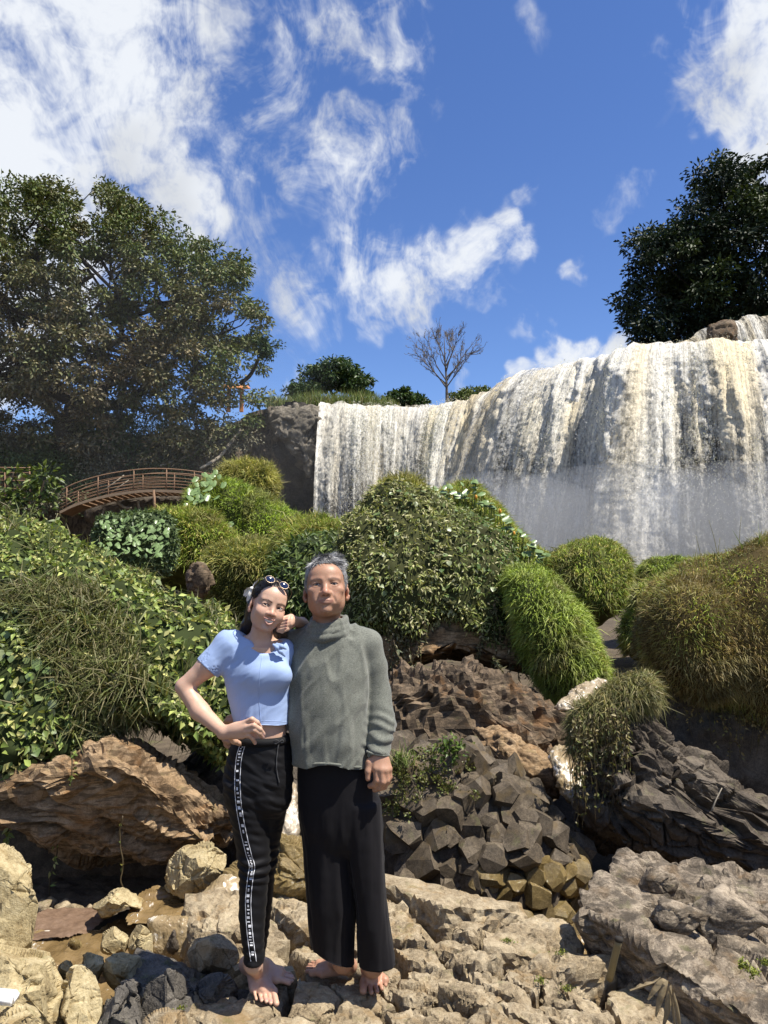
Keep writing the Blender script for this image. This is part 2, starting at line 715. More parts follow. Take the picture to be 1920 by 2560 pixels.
def bump(t, b, h, strength=0.3, dist=0.01):
    n = t.node('ShaderNodeBump')
    n.inputs['Strength'].default_value = strength
    n.inputs['Distance'].default_value = dist
    t.link(h, n.inputs['Height'])
    t.link(n.outputs[0], b.inputs['Normal'])


def obco(t):
    return t.node('ShaderNodeNewGeometry').outputs['Position']


def attr(t, name='Col'):
    n = t.node('ShaderNodeAttribute')
    n.attribute_name = name
    return n


def skin_mat(name):
    m, t, b = material(name)
    pos = obco(t)
    a = attr(t)
    n = t.noise(pos, 55, 4, .6)
    c = t.mix(t.math('MULTIPLY', t.smooth(n, .35, .75), .16), a.outputs['Color'], (.42, .17, .11), 'MIX')
    t.link(c, b.inputs['Base Color'])
    b.inputs['Roughness'].default_value = .46
    b.inputs['Specular IOR Level'].default_value = .42
    b.inputs['Subsurface Weight'].default_value = .12
    b.inputs['Subsurface Radius'].default_value = (1.0, .35, .2)
    b.inputs['Subsurface Scale'].default_value = .006
    bump(t, b, t.noise(pos, 420, 3, .6), .10, .002)
    return m


def plain_mat(name, color, rough=.5, spec=.5, metal=0.0, var=0.0, scale=30, bmp=0.0, bscale=200, sheen=0.0, bdist=.003):
    m, t, b = material(name)
    pos = obco(t)
    if var:
        n = t.noise(pos, scale, 5, .6)
        t.link(t.mix(n, tuple(c * (1 - var) for c in color), tuple(min(1, c * (1 + var)) for c in color)), b.inputs['Base Color'])
    else:
        b.inputs['Base Color'].default_value = (*color, 1)
    b.inputs['Roughness'].default_value = rough
    b.inputs['Specular IOR Level'].default_value = spec
    b.inputs['Metallic'].default_value = metal
    b.inputs['Sheen Weight'].default_value = sheen
    if bmp:
        bump(t, b, t.noise(pos, bscale, 3, .6), bmp, bdist)
    return m


def vcol_mat(name, rough=.5, spec=.4, transl=0.0, var=0.0):
    """base colour from the mesh's own colour attribute, some light let through"""
    m, t, b = material(name)
    a = attr(t)
    c = a.outputs['Color']
    if var:
        c = t.mix(t.math('MULTIPLY', t.noise(obco(t), 9, 3, .6), var), c, (0.0, 0.0, 0.0))
    t.link(c, b.inputs['Base Color'])
    b.inputs['Roughness'].default_value = rough
    b.inputs['Specular IOR Level'].default_value = spec
    if transl:
        tr = t.node('ShaderNodeBsdfTranslucent')
        t.link(t.mix(1.0, c, (1.0, 1.0, .55), 'MULTIPLY'), tr.inputs['Color'])
        mx = t.node('ShaderNodeMixShader')
        mx.inputs[0].default_value = transl
        t.link(b.outputs[0], mx.inputs[1])
        t.link(tr.outputs[0], mx.inputs[2])
        t.link(mx.outputs[0], t.n['Material Output'].inputs['Surface'])
    return m
# ---------------------------------------------------------------- rock, leaf and grass builders
def outline_R(poly, c):
    """polar radius of a closed outline (n,2) seen from c"""
    th = np.linspace(-pi, pi, 721)
    dx, dz = np.cos(th), np.sin(th)
    R = np.zeros_like(th)
    n = len(poly)
    for i in range(n):
        a, b = poly[i] - c, poly[(i + 1) % n] - c
        e = b - a
        den = dx * e[1] - dz * e[0]
        den = np.where(np.abs(den) < 1e-9, 1e-9, den)
        t = (a[0] * e[1] - a[1] * e[0]) / den
        s = (a[0] * dz - a[1] * dx) / den
        ok = (t > 0) & (s >= -1e-6) & (s <= 1 + 1e-6)
        R = np.where(ok, np.maximum(R, t), R)
    R = np.where(R <= 0, R[R > 0].min(), R)
    return th, R


def blob(outline_px, Y, front, back, lvl=5, shear=0.0, e1=.75, e2=.9, center=None, xsh=0.0):
    """closed solid whose outline, seen from the picture's viewpoint, is the given one; it stands at depth Y
    and bulges `front` metres towards and `back` metres away from the viewer"""
    # every outline point stands at its own depth when the solid leans
    Ys = np.full(len(outline_px), float(Y))
    for _ in range(6):
        pw = np.array([P(a, b, y) for (a, b), y in zip(outline_px, Ys)])
        cz = pw[:, 2].mean() if center is None else P(*center, Y)[2]
        cx = pw[:, 0].mean() if center is None else P(*center, Y)[0]
        Ys = np.maximum(Y + shear * (pw[:, 2] - cz) + xsh * (pw[:, 0] - cx), 1.5)
    poly = pw[:, [0, 2]]
    # finer, rounded outline
    k = len(poly)
    idx = np.arange(k)
    q = np.concatenate([poly, poly[:2]])
    fine = []
    for i in range(k):
        p0, p1, p2, p3 = poly[i - 1], poly[i], poly[(i + 1) % k], poly[(i + 2) % k]
        for t in np.linspace(0, 1, 6, endpoint=False):
            fine.append(.5 * (2 * p1 + (p2 - p0) * t + (2 * p0 - 5 * p1 + 4 * p2 - p3) * t * t + (3 * p1 - p0 - 3 * p2 + p3) * t ** 3))
    fine = np.array(fine)
    c = fine.mean(0) if center is None else P(*center, Y)[[0, 2]]
    th, R = outline_R(fine, c)
    d, f = ico(lvl)
    ang = np.arctan2(d[:, 2], d[:, 0])
    r = np.interp(ang, th, R)
    sy = np.abs(d[:, 1])
    cy = np.sqrt(np.maximum(1 - sy ** 2, 0))
    rr = cy ** e1
    yy = sy ** e2
    v = np.empty_like(d)
    v[:, 0] = c[0] + np.cos(ang) * r * rr
    v[:, 2] = c[1] + np.sin(ang) * r * rr
    v[:, 1] = Y + np.sign(d[:, 1]) * yy * np.where(d[:, 1] < 0, front, back) + shear * (v[:, 2] - c[1]) + xsh * (v[:, 0] - c[0])
    # the solid's depth axis runs along the line of sight to its centre
    v[:, 0] += c[0] * (v[:, 1] - Y) / Y
    v[:, 2] += (c[1] - CAM_H) * (v[:, 1] - Y - shear * (v[:, 2] - c[1])) / Y
    return v, f[:, ::-1] if np.dot(np.cross(v[f[0, 1]] - v[f[0, 0]], v[f[0, 2]] - v[f[0, 0]]), v[f[0, 0]] - v.mean(0)) < 0 else f


def plane_rock(c, planes, lvl=3, round_=.0):
    """convex rock: planes are (normal, distance) about c; edges softened by round_"""
    d, f = ico(lvl)
    N = norm(np.array([p[0] for p in planes], float))
    D = np.array([p[1] for p in planes], float)
    den = np.maximum(d @ N.T, 1e-4)
    t = D[None] / den
    if round_ > 0:
        kx = 1.0 / round_
        m = t.min(1, keepdims=True)
        r = (m[:, 0] - np.log(np.exp(-(t - m) * kx).sum(1)) / kx)
    else:
        r = t.min(1)
    return np.asarray(c) + d * r[:, None], f


def polyhedron(c, planes):
    """exact convex solid bounded by planes (normal, distance from c): vertices and triangles"""
    from itertools import combinations
    N = norm(np.array([p[0] for p in planes], float))
    D = np.array([p[1] for p in planes], float)
    T = np.array(list(combinations(range(len(D)), 3)))
    A = N[T]
    ok = np.abs(np.linalg.det(A)) > 1e-3
    T, A = T[ok], A[ok]
    X = np.linalg.solve(A, D[T][..., None])[..., 0]
    X = X[((X @ N.T) <= D + 1e-6).all(1)]
    keep = []
    for x in X:
        if all(np.linalg.norm(x - k) > 1e-4 for k in keep):
            keep.append(x)
    X = np.array(keep)
    tri = []
    for n, d in zip(N, D):
        on = np.nonzero(np.abs(X @ n - d) < 2e-5)[0]
        if len(on) < 3:
            continue
        m = X[on].mean(0)
        u = norm(X[on[0]] - m)
        w = np.cross(n, u)
        a = np.arctan2((X[on] - m) @ w, (X[on] - m) @ u)
        on = on[np.argsort(a)]
        for k in range(1, len(on) - 1):
            tri.append((on[0], on[k], on[k + 1]))
    return np.asarray(c) + X, np.array(tri)


def facets(v, n, seed, lo=.70, hi=.96, squash=(1, 1, 1)):
    """flat fracture faces: n random planes shave the solid"""
    r = np.random.default_rng(seed)
    c = v.mean(0)
    for _ in range(n):
        d = norm(r.normal(size=3) * squash)
        s = (v - c) @ d
        lim = s.max() * r.uniform(lo, hi)
        v = v - np.maximum(s - lim, 0)[:, None] * d
    return v


def rocky(v, f, amp, cell, seed, crack=.4, fine=.25, bed=None, bed_amp=0.0, bed_freq=8.0, stretch=None, mid=.5):
    """breaks a smooth solid into tilted facets with cracks, bedding steps and fine relief"""
    amp = amp * .62
    n = vnormals(v, f)
    p = v if stretch is None else v @ np.asarray(stretch).T
    w = np.stack([fbm(p / cell * .6, 2, seed + s) for s in (5, 6, 7)], 1) * .25
    f1, f2, cs, cr = worley(p / cell + w, seed)
    tilt = ((p / cell + w - cs) * (cr - .5)).sum(1)
    disp = amp * (tilt * 3.0 + (cr[:, 0] - .5) * .55)
    disp -= amp * crack * np.exp(-((f2 - f1) / .035) ** 2)
    q2 = p / (cell * .40) + w * 1.5
    f1b, f2b, csb, crb = worley(q2, seed + 50)
    disp += amp * mid * (((q2 - csb) * (crb - .5)).sum(1) * 1.5 + (crb[:, 1] - .5) * .25)
    disp -= amp * mid * crack * .4 * np.exp(-((f2b - f1b) / .05) ** 2)
    disp += amp * fine * .6 * fbm(p / cell * 6, 3, seed + 9, .6)
    if bed is not None:
        s = (v @ norm(np.asarray(bed, float))) * bed_freq + fbm(v * 1.7 / max(cell, .05) * .3, 3, seed + 20) * .9
        saw = s - np.floor(s)
        disp += bed_amp * (np.minimum(saw * 1.4, (1 - saw) * 6) - .5 + (_hash(np.floor(s).astype(np.int64), 1, 2, seed) - .5) * 1.2)
    return v + n * disp[:, None]


def scatter(v, f, n, seed, keep=None):
    """n random points on a triangle mesh with normals; keep(points, normals) -> mask"""
    r = np.random.default_rng(seed)
    a, b, c = v[f[:, 0]], v[f[:, 1]], v[f[:, 2]]
    cr = np.cross(b - a, c - a)
    ar = np.linalg.norm(cr, axis=1)
    nrm = cr / np.maximum(ar, 1e-12)[:, None]
    if keep is not None:
        m = keep((a + b + c) / 3, nrm)
        ar = ar * m
    t = r.choice(len(f), n, p=ar / ar.sum())
    s1, s2 = np.sqrt(r.random(n)), r.random(n)
    pts = a[t] * (1 - s1)[:, None] + b[t] * (s1 * (1 - s2))[:, None] + c[t] * (s1 * s2)[:, None]
    return pts, nrm[t]


def palette(n, cols, r, jit=.18):
    cols = np.asarray(cols, float)
    i = r.integers(0, len(cols), n)
    c = cols[i] * (1 + jit * r.normal(size=(n, 1)))
    return np.clip(c, .002, 1)


def leaf_mesh(pos, tipd, nrm, L, W, col, fold=.25, shape=.42):
    """one creased two-triangle leaf per position"""
    n = len(pos)
    tipd = norm(tipd)
    side = norm(np.cross(tipd, nrm))
    up = np.cross(side, tipd)
    L = np.broadcast_to(L, (n,))[:, None]
    W = np.broadcast_to(W, (n,))[:, None]
    b = pos
    t = pos + tipd * L - up * L * .12
    m = pos + tipd * L * shape
    l = m - side * W * .5 + up * W * fold
    r_ = m + side * W * .5 + up * W * fold
    v = np.stack([b, r_, t, l], 1).reshape(-1, 3)
    i = np.arange(n) * 4
    f = np.concatenate([np.stack([i, i + 1, i + 2], 1), np.stack([i, i + 2, i + 3], 1)])
    return v, f, np.repeat(col, 4, 0)


def blade_mesh(pos, d0, d1, L, W, col, tipcol=None, r=None):
    """grass blades bending from direction d0 at the root to d1 at the tip: a quad and a triangle each"""
    n = len(pos)
    d0, d1 = norm(d0), norm(d1)
    L = np.broadcast_to(L, (n,))[:, None]
    W = np.broadcast_to(W, (n,))[:, None]
    m = pos + d0 * L * .5
    t = m + norm(d0 * .25 + d1) * L * .55
    side = norm(np.cross(d0, r.normal(size=(n, 3))))
    v = np.stack([pos - side * W * .5, pos + side * W * .5, m - side * W * .42, m + side * W * .42, t], 1).reshape(-1, 3)
    i = np.arange(n) * 5
    fq = np.stack([i, i + 1, i + 3, i + 2], 1)
    ft = np.stack([i + 2, i + 3, i + 4], 1)
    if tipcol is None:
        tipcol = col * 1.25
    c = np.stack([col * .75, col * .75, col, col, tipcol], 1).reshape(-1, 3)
    return v, [ft, fq], np.clip(c, 0, 1)


def rock_mat(name, dark, mid, light, scale=6.0, moss=0.0, wet=0.0, rough=.85, bmp=.5, bands=None, stain=None, bdist=.012):
    m, t, b = material(name)
    pos = obco(t)
    n1 = t.noise(pos, scale, 8, .65)
    n2 = t.noise(pos, scale * 7, 6, .7)
    n3 = t.noise(pos, scale * .35, 3, .6)
    n4 = t.noise(pos, scale * 22, 4, .7)
    f = t.math('ADD', t.math('ADD', t.math('MULTIPLY', n1, .40), t.math('MULTIPLY', n4, .24)), t.math('ADD', t.math('MULTIPLY', n2, .26), t.math('MULTIPLY', n3, .12)))
    c = t.ramp(f, [(.38, dark), (.485, mid), (.60, light)])
    if stain is not None:      # mineral or mud stains
        s = t.smooth(t.noise(pos, scale * .8, 4, .6, .5), .52, .68)
        c = t.mix(t.math('MULTIPLY', s, .75), c, stain)
    if bands is not None:      # darker streaks along the bedding
        bn = t.noise(t.mapping(pos, *bands), scale * 1.6, 5, .6)
        c = t.mix(t.math('MULTIPLY', t.smooth(bn, .48, .60), .75), c, tuple(x * .35 for x in mid))
    if moss:
        gn = t.node('ShaderNodeNewGeometry').outputs['Normal']
        sep = t.node('ShaderNodeSeparateXYZ')
        t.link(gn, sep.inputs[0])
        mm = t.math('MULTIPLY', t.smooth(t.noise(pos, scale * 1.5, 5, .65), .56, .70), t.smooth(sep.outputs['Z'], .1, .7))
        c = t.mix(t.math('MULTIPLY', mm, moss), c, (.11, .13, .025))
    t.link(c, b.inputs['Base Color'])
    if wet:
        t.link(t.math('SUBTRACT', rough, t.math('MULTIPLY', t.smooth(n3, .4, .6), wet)), b.inputs['Roughness'])
    else:
        b.inputs['Roughness'].default_value = rough
    b.inputs['Specular IOR Level'].default_value = .35
    h = t.math('ADD', t.math('MULTIPLY', n1, .5), t.math('ADD', t.math('MULTIPLY', n2, .45), t.math('MULTIPLY', n4, .60)))
    bump(t, b, h, bmp, bdist)
    return m


M_pale = rock_mat('pale_basalt', (.060, .045, .026), (.27, .208, .126), (.48, .395, .262), 9, .35, stain=(.26, .17, .075), bmp=.75)
M_ribbed = rock_mat('ribbed_basalt', (.034, .027, .019), (.185, .147, .104), (.42, .345, .25), 7, .3, stain=(.17, .11, .055), bmp=.9, bands=((1, 1, 4), (0, radians(30), 0)))
M_cream = rock_mat('cream_rock', (.10, .070, .030), (.36, .285, .15), (.56, .47, .28), 7, .25, stain=(.25, .165, .06), bmp=.65)
M_shadow_grey = rock_mat('shadow_grey_basalt', (.034, .030, .025), (.092, .082, .068), (.21, .185, .15), 8, .5, bmp=.8)  # dark tone stands in for the couple's cast shadow on these stones
M_brownrock = rock_mat('brown_rock', (.026, .018, .011), (.105, .074, .045), (.25, .18, .115), 5, .25, stain=(.17, .085, .03), bmp=.8,
                       bands=((1, 1, 5), (0, radians(28), 0)))
M_tanrock = rock_mat('tan_rock', (.060, .038, .019), (.235, .152, .078), (.43, .305, .18), 6, .2, stain=(.24, .125, .045), bmp=.8,
                     bands=((1, 1, 5), (0, radians(25), 0)))
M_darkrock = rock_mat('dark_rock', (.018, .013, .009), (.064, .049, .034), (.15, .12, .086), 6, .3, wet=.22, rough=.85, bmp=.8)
M_wetcol = rock_mat('column_stone', (.020, .015, .009), (.072, .054, .034), (.18, .140, .092), 10, .25, wet=.3, rough=.8, stain=(.125, .085, .035), bmp=.7)
M_wetgold = rock_mat('wet_stone', (.05, .034, .012), (.135, .095, .036), (.26, .19, .08), 9, .1, wet=.55, rough=.60, bmp=.6)
M_cliff = rock_mat('cliff_rock', (.020, .018, .015), (.060, .052, .042), (.15, .13, .105), 1.2, .2, bmp=.9, bdist=.15)
M_cliff_tan = rock_mat('cliff_tan_rock', (.09, .07, .05), (.20, .155, .11), (.36, .29, .21), 1.0, .1, bmp=.9, bdist=.15, bands=((4, 4, 1), (0, 0, 0)))
M_soil = rock_mat('dark_soil', (.022, .016, .010), (.065, .048, .030), (.13, .10, .064), 3, .3, bmp=.6)
M_mud = rock_mat('red_mud', (.085, .050, .030), (.145, .090, .055), (.21, .138, .09), 8, 0, rough=.6, bmp=.3)
M_leaf = vcol_mat('leaf', .5, .3, .25)
M_leafdark = vcol_mat('tree_leaf', .55, .3, .10)
M_grass = vcol_mat('grass_blade', .55, .35, .28)
M_twig = plain_mat('bark', (.060, .047, .034), .9, .2, var=.5, scale=8, bmp=.5, bscale=40, bdist=.01)
M_bark_pale = plain_mat('pale_bark', (.30, .26, .20), .9, .2, var=.4, scale=5, bmp=.4, bscale=30, bdist=.01)
M_litter = vcol_mat('bush_interior', .9, .1)

# ---------------------------------------------------------------- the ground of the valley, the plateau
gx, gy = np.meshgrid(np.linspace(-45, 45, 121), np.concatenate([np.linspace(-6, 12, 71), np.linspace(12.5, 60, 50)]), indexing='ij')
gz = np.interp(gy, [-6, 3.3, 3.9, 4.5, 6, 7.5, 10, 15, 25, 45, 60], [-.36, -.36, -.42, -.74, -.72, -.35, .2, .7, 1.0, 1.2, 1.2])
gz = gz + np.interp(gy, [3, 6], [.05, .12]) * fbm(np.stack([gx.ravel() * .7, gy.ravel() * .7, gx.ravel() * 0], 1), 4, 3).reshape(gx.shape)
gz = gz + np.clip(np.abs(gx + .03 * gy) - 6 - gy * .30, 0, 20) * .45
gv = np.stack([gx.ravel(), gy.ravel(), gz.ravel()], 1)
ni, nj = gx.shape
i, j = np.meshgrid(np.arange(ni - 1), np.arange(nj - 1), indexing='ij')
a = (i * nj + j).ravel()
gq = np.stack([a, a + nj, a + nj + 1, a + 1], 1)
obj('ground', gv, gq, M_soil, None, kind='structure')
far = np.array([[-4000, -4000, -4.0], [4000, -4000, -4.0], [4000, 6000, -4.0], [-4000, 6000, -4.0]], float)
obj('terrain', far, np.array([[0, 1, 2, 3]]), M_soil, None, kind='structure')

# ---------------------------------------------------------------- cliff and waterfall
LIP = [(-500, 1095, 46), (-150, 1090, 46), (150, 1085, 46), (400, 1080, 46.5), (560, 1062, 47), (620, 1036, 47), (690, 1020, 46.8), (800, 1016, 46.5),
       (940, 1019, 46.5), (1090, 1019, 46), (1180, 1002, 44.5), (1250, 982, 43), (1327, 940, 40.4), (1447, 912, 38.2), (1537, 888, 36.6), (1626, 872, 35.6),
       (1720, 868, 35), (1830, 868, 34.4), (1950, 866, 34), (2150, 866, 33), (2500, 870, 31)]
lip3 = curve_pts([P(*l) for l in LIP], 600)
lippx = np.interp(np.linspace(0, len(LIP) - 1, 600), np.arange(len(LIP)), [l[0] for l in LIP])
tanl = norm(np.gradient(lip3, axis=0) * [1, 1, 0])
outl = np.stack([tanl[:, 1], -tanl[:, 0], 0 * tanl[:, 0]], 1)
outl = norm(np.stack([np.convolve(np.pad(outl[:, k], 30, 'edge'), np.ones(61) / 61, 'valid') for k in range(3)], 1))


def sheet_grid(idx, hs, off_fn, z0=None):
    """grid of points below the lip: idx lip samples, hs drops in metres"""
    L_ = lip3[idx]
    O_ = outl[idx]
    pts = L_[:, None] + O_[:, None] * off_fn(idx, hs)[..., None]
    pts = pts.copy()
    pts[..., 2] -= hs[None]
    return pts


def grid_faces(n, m):
    i, j = np.meshgrid(np.arange(n - 1), np.arange(m - 1), indexing='ij')
    a = (i * m + j).ravel()
    return np.stack([a, a + 1, a + m + 1, a + m], 1)


# rock wall behind the water and to its left
idx = np.arange(0, 600, 2)
hs = np.linspace(-.25, 12.5, 70)
def wall_off(idx, hs):
    left = np.clip((790 - lippx[idx]) / 40, 0, 1)[:, None]
    und = -.9 - 1.6 * np.clip((hs[None] - 3.2) / 2.0, 0, 1) * left          # undercut on the left buttress
    bulge = 1.1 * left * np.exp(-((lippx[idx][:, None] - 735) / 60) ** 2) * np.clip(1 - (hs[None] - 3.4) / 1.0, 0, 1)
    slope = np.clip((600 - lippx[idx]) / 120, 0, 1)[:, None] * hs[None] * .28
    return und + bulge + slope
wp = sheet_grid(idx, hs, wall_off).reshape(-1, 3)
wq = grid_faces(len(idx), len(hs))
nw_ = vnormals(wp, wq)
f1, f2, cs, cr = worley(wp * [.9, .9, .6], 5)
f1b, f2b, csb, crb = worley(wp * [2.6, 2.6, 1.6], 15)
dsp = (cr[:, 0] - .5) * .55 + (crb[:, 0] - .5) * .35 - .25 * np.exp(-((f2 - f1) / .1) ** 2) + .2 * fbm(wp * [1.4, 1.4, .5], 4, 6)
wp = wp + nw_ * dsp[:, None]
cols = np.repeat(lippx[idx], len(hs))
hcol = np.tile(hs, len(idx))
topn = np.clip((4.2 - hcol) / 1.0, 0, 1) * np.clip((cols - 660) / 30, 0, 1) * np.clip((830 - cols) / 30, 0, 1)
facel = cols[wq[:, 0]]
hface = hcol[wq[:, 0]]
mainm = facel >= 690
obj('cliff', wp, wq[mainm], M_cliff, None, kind='structure')
obj('cliff', wp, wq[~mainm], M_cliff_tan, None, kind='structure')
# lit broken overhang at the left end of the falls
bv, bf = blob([(672, 1030), (720, 1018), (800, 1016), (806, 1060), (800, 1110), (790, 1165), (772, 1195), (752, 1150), (730, 1125), (700, 1105), (680, 1085)], 45.6, 1.1, 1.2, 5)
bv = rocky(bv, bf, .42, .9, 71, .5, .35)
obj('rock_overhang', bv, bf, rock_mat('overhang_rock', (.05, .043, .034), (.145, .125, .095), (.30, .26, .20), 1.6, .15, bmp=.9, bdist=.1), None,
    label='rough grey rock overhang at the left end of the waterfall', cat='rock')
# plateau above
pv = np.concatenate([lip3 + [0, .3, -.15], lip3 * [1, 0, 1] + [0, 900, -.3]])
k = len(lip3)
i = np.arange(k - 1)
obj('plateau', pv, np.stack([i, i + 1, i + k + 1, i + k], 1), M_soil, None, kind='structure')


def water_mat(name, thr, soft, seed, fade, white=(.84, .81, .73), tan=(.82, .69, .45), foam=.50):
    """falling white water: strands that tear open lower down"""
    m, t, b = material(name)
    a = t.node('ShaderNodeUVMap')
    uv = a.outputs[0]
    sep = t.node('ShaderNodeSeparateXYZ')
    t.link(uv, sep.inputs[0])
    u, h = sep.outputs[0], sep.outputs[1]
    def nz(su, sh, det, rough, k):
        cb = t.node('ShaderNodeCombineXYZ')
        t.link(t.math('MULTIPLY', u, su), cb.inputs[0])
        t.link(t.math('MULTIPLY', h, sh), cb.inputs[1])
        cb.inputs[2].default_value = seed + k
        return t.noise(cb.outputs[0], 1.0, det, rough, .0)
    broad = nz(.38, .02, 2, .5, 1.3)
    strand = nz(3.4, .16, 4, .62, 4.1)
    grain = nz(9.0, 3.2, 4, .70, 7.7)
    fine0_ = nz(13.0, 6.0, 3, .7, 41.0)
    d = t.math('ADD', t.math('MULTIPLY', broad, .80), t.math('ADD', t.math('MULTIPLY', strand, .55), t.math('MULTIPLY', grain, .40)))
    d = t.math('ADD', d, t.math('MULTIPLY', t.math('SUBTRACT', fine0_, .5), .5))
    d = t.math('SUBTRACT', t.math('SUBTRACT', d, .03), t.math('MULTIPLY', t.smooth(h, .3, 8.5), fade))
    al = t.smooth(d, thr, thr + soft)
    tan_ = t.smooth(nz(.42, .02, 2, .5, 12.2), .45, .62)
    tan_ = t.math('MULTIPLY', tan_, t.math('SUBTRACT', 1.0, t.math('MULTIPLY', t.smooth(h, 1.5, 9), .75)))
    c = t.mix(tan_, white, tan)
    fine0 = nz(15.0, 8.0, 3, .7, 33.0)
    sp_ = t.smooth(t.math('ADD', t.math('MULTIPLY', fine0, .55), t.math('MULTIPLY', grain, .45)), .40, .57)
    c = t.mix(sp_, t.mix(.22, c, (.26, .25, .22)), c)
    thread = t.smooth(t.math('ADD', t.math('MULTIPLY', nz(8.0, .10, 3, .6, 51.0), .65), t.math('MULTIPLY', nz(20.0, .45, 2, .6, 57.0), .35)), .38, .58)
    c = t.mix(thread, t.mix(.55, c, (.24, .23, .205)), c)
    t.link(c, b.inputs['Base Color'])
    b.inputs['Roughness'].default_value = .55
    b.inputs['Specular IOR Level'].default_value = .25
    fine = nz(16.0, 11.0, 3, .7, 21.0)
    bn = t.node('ShaderNodeBump')
    bn.inputs['Strength'].default_value = 1.0
    bn.inputs['Distance'].default_value = .22
    t.link(t.math('ADD', t.math('MULTIPLY', strand, .35), t.math('ADD', t.math('MULTIPLY', grain, .7), t.math('MULTIPLY', fine, .35))), bn.inputs['Height'])
    t.link(bn.outputs[0], b.inputs['Normal'])
    # foam scatters light through its depth, so much of it shades like an open, tilted surface
    tl = t.node('ShaderNodeBsdfDiffuse')
    t.link(c, tl.inputs[0])
    tn_ = t.vmath('NORMALIZE', t.vmath('ADD', t.vmath('SCALE', bn.outputs[0], .55), (.12, -.12, .62)))
    t.link(tn_, tl.inputs['Normal'])
    mx = t.node('ShaderNodeMixShader')
    mx.inputs[0].default_value = foam
    t.link(b.outputs[0], mx.inputs[1])
    t.link(tl.outputs[0], mx.inputs[2])
    tp = t.node('ShaderNodeBsdfTransparent')
    m2 = t.node('ShaderNodeMixShader')
    t.link(al, m2.inputs[0])
    t.link(tp.outputs[0], m2.inputs[1])
    t.link(mx.outputs[0], m2.inputs[2])
    t.link(m2.outputs[0], t.n['Material Output'].inputs['Surface'])
    return m


arc = np.concatenate([[0], np.cumsum(np.linalg.norm(np.diff(lip3, axis=0), axis=1))])
fall = thing('waterfall', (P(1250, 1420, 42)[0], 42.0, 1.2), None, None, None, 'structure')


def fall_layer(name, px0, px1, n_u, n_h, off0, spread, amp, mat, seed, htop=-.12, hbot=11.6, lift=0.0):
    s0, s1 = np.interp([px0, px1], lippx, arc)
    ss = np.linspace(s0, s1, n_u)
    L_ = np.stack([np.interp(ss, arc, lip3[:, k]) for k in range(3)], 1)
    O_ = norm(np.stack([np.interp(ss, arc, outl[:, k]) for k in range(3)], 1))
    t = np.linspace(0, 1, n_h)
    hh = htop + (hbot - htop) * t ** 1.25
    U, H = np.meshgrid(ss, hh, indexing='ij')
    fl = np.stack([U.ravel(), H.ravel(), 0 * U.ravel()], 1)
    broad = fbm(fl * [.55, .05, 1] + seed, 2, seed)
    stra = fbm(fl * [2.4, .22, 1] + seed, 3, seed + 3)
    gr = fbm(fl * [4.5, 1.2, 1] + seed, 4, seed + 5, .62)
    ph = H.ravel() * 1.3 + 3.0 * broad + 5.0 * stra + 2.5 * fbm(fl * [1.1, .8, 1] + seed, 2, seed + 8)
    gr = gr + .04 * (ph % 1.0 - .5)
    hp = np.clip(H.ravel() + .12, 0, None)
    lipn = fbm(fl * [.9, 0, 1], 3, 91)
    off = off0 + spread * np.sqrt(hp) * (1 + .25 * broad) + amp * (broad * .9 + stra * .6 + gr * .42) * np.clip(.3 + hp * .5, 0, 1)
    off = np.where(H.ravel() < 0, off0 - .35 * (-H.ravel() / .12), off)
    pts = np.repeat(L_, n_h, 0) + np.repeat(O_, n_h, 0) * off[:, None]
    pts[:, 2] -= H.ravel()
    pts[:, 2] += np.clip(1 - hp / 1.2, 0, 1) * (.20 * lipn + .12 * gr + .10 * stra) + lift
    q = grid_faces(n_u, n_h)
    o = obj(name, pts, q, mat, fall)
    uvl = o.data.uv_layers.new(name='flow')
    li = np.empty(len(o.data.loops), np.int32)
    o.data.loops.foreach_get('vertex_index', li)
    uvl.data.foreach_set('uv', fl[li, :2].astype(np.float32).ravel())
    return pts, fl


M_fallA = water_mat('falling_water', .46, .42, 2.0, .22)
M_fallB = water_mat('falling_spray', .60, .40, 31.0, .22)
ptsA, flA = fall_layer('water_sheet', 800, 2250, 310, 175, .15, 1.12, .46, M_fallA, 3)
ptsB, flB = fall_layer('water_veil', 806, 2250, 260, 150, .40, 1.18, .60, M_fallB, 23)
# upper step on the right, and the rock that splits it
UP = [(1600, 880, 38.4), (1650, 868, 38.2), (1700, 858, 38), (1760, 830, 38), (1827, 807, 38), (1876, 792, 38), (1960, 788, 37.6), (2200, 780, 37)]
up3 = curve_pts([P(*l) for l in UP], 120)
n_h = 60
U, H = np.meshgrid(np.arange(120) * .12, np.linspace(-.05, 2.6, n_h), indexing='ij')
fl = np.stack([U.ravel() + 60, H.ravel(), 0 * U.ravel()], 1)
off = .2 + .75 * np.sqrt(np.clip(H.ravel() + .05, 0, None)) + .35 * fbm(fl * [2.4, .5, 1], 3, 55) + .25 * fbm(fl * [.7, .2, 1], 2, 56)
pts = np.repeat(up3, n_h, 0) + np.array([.15, -1, 0]) * off[:, None]
pts[:, 2] -= H.ravel() - .2 * fbm(fl * [1.2, 0, 1], 3, 57) * np.clip(1 - H.ravel(), 0, 1)
keepq = grid_faces(120, n_h)
o = obj('water_step', pts, keepq, M_fallB, fall)
uvl = o.data.uv_layers.new(name='flow')
li = np.empty(len(o.data.loops), np.int32)
o.data.loops.foreach_get('vertex_index', li)
uvl.data.foreach_set('uv', fl[li, :2].astype(np.float32).ravel())
pw = np.concatenate([up3 + [0, -.1, -.1], up3 + [.2, -.5, -3.2]])
i = np.arange(119)
obj('cliff', pw, np.stack([i, i + 120, i + 121, i + 1], 1), M_cliff, None, kind='structure')
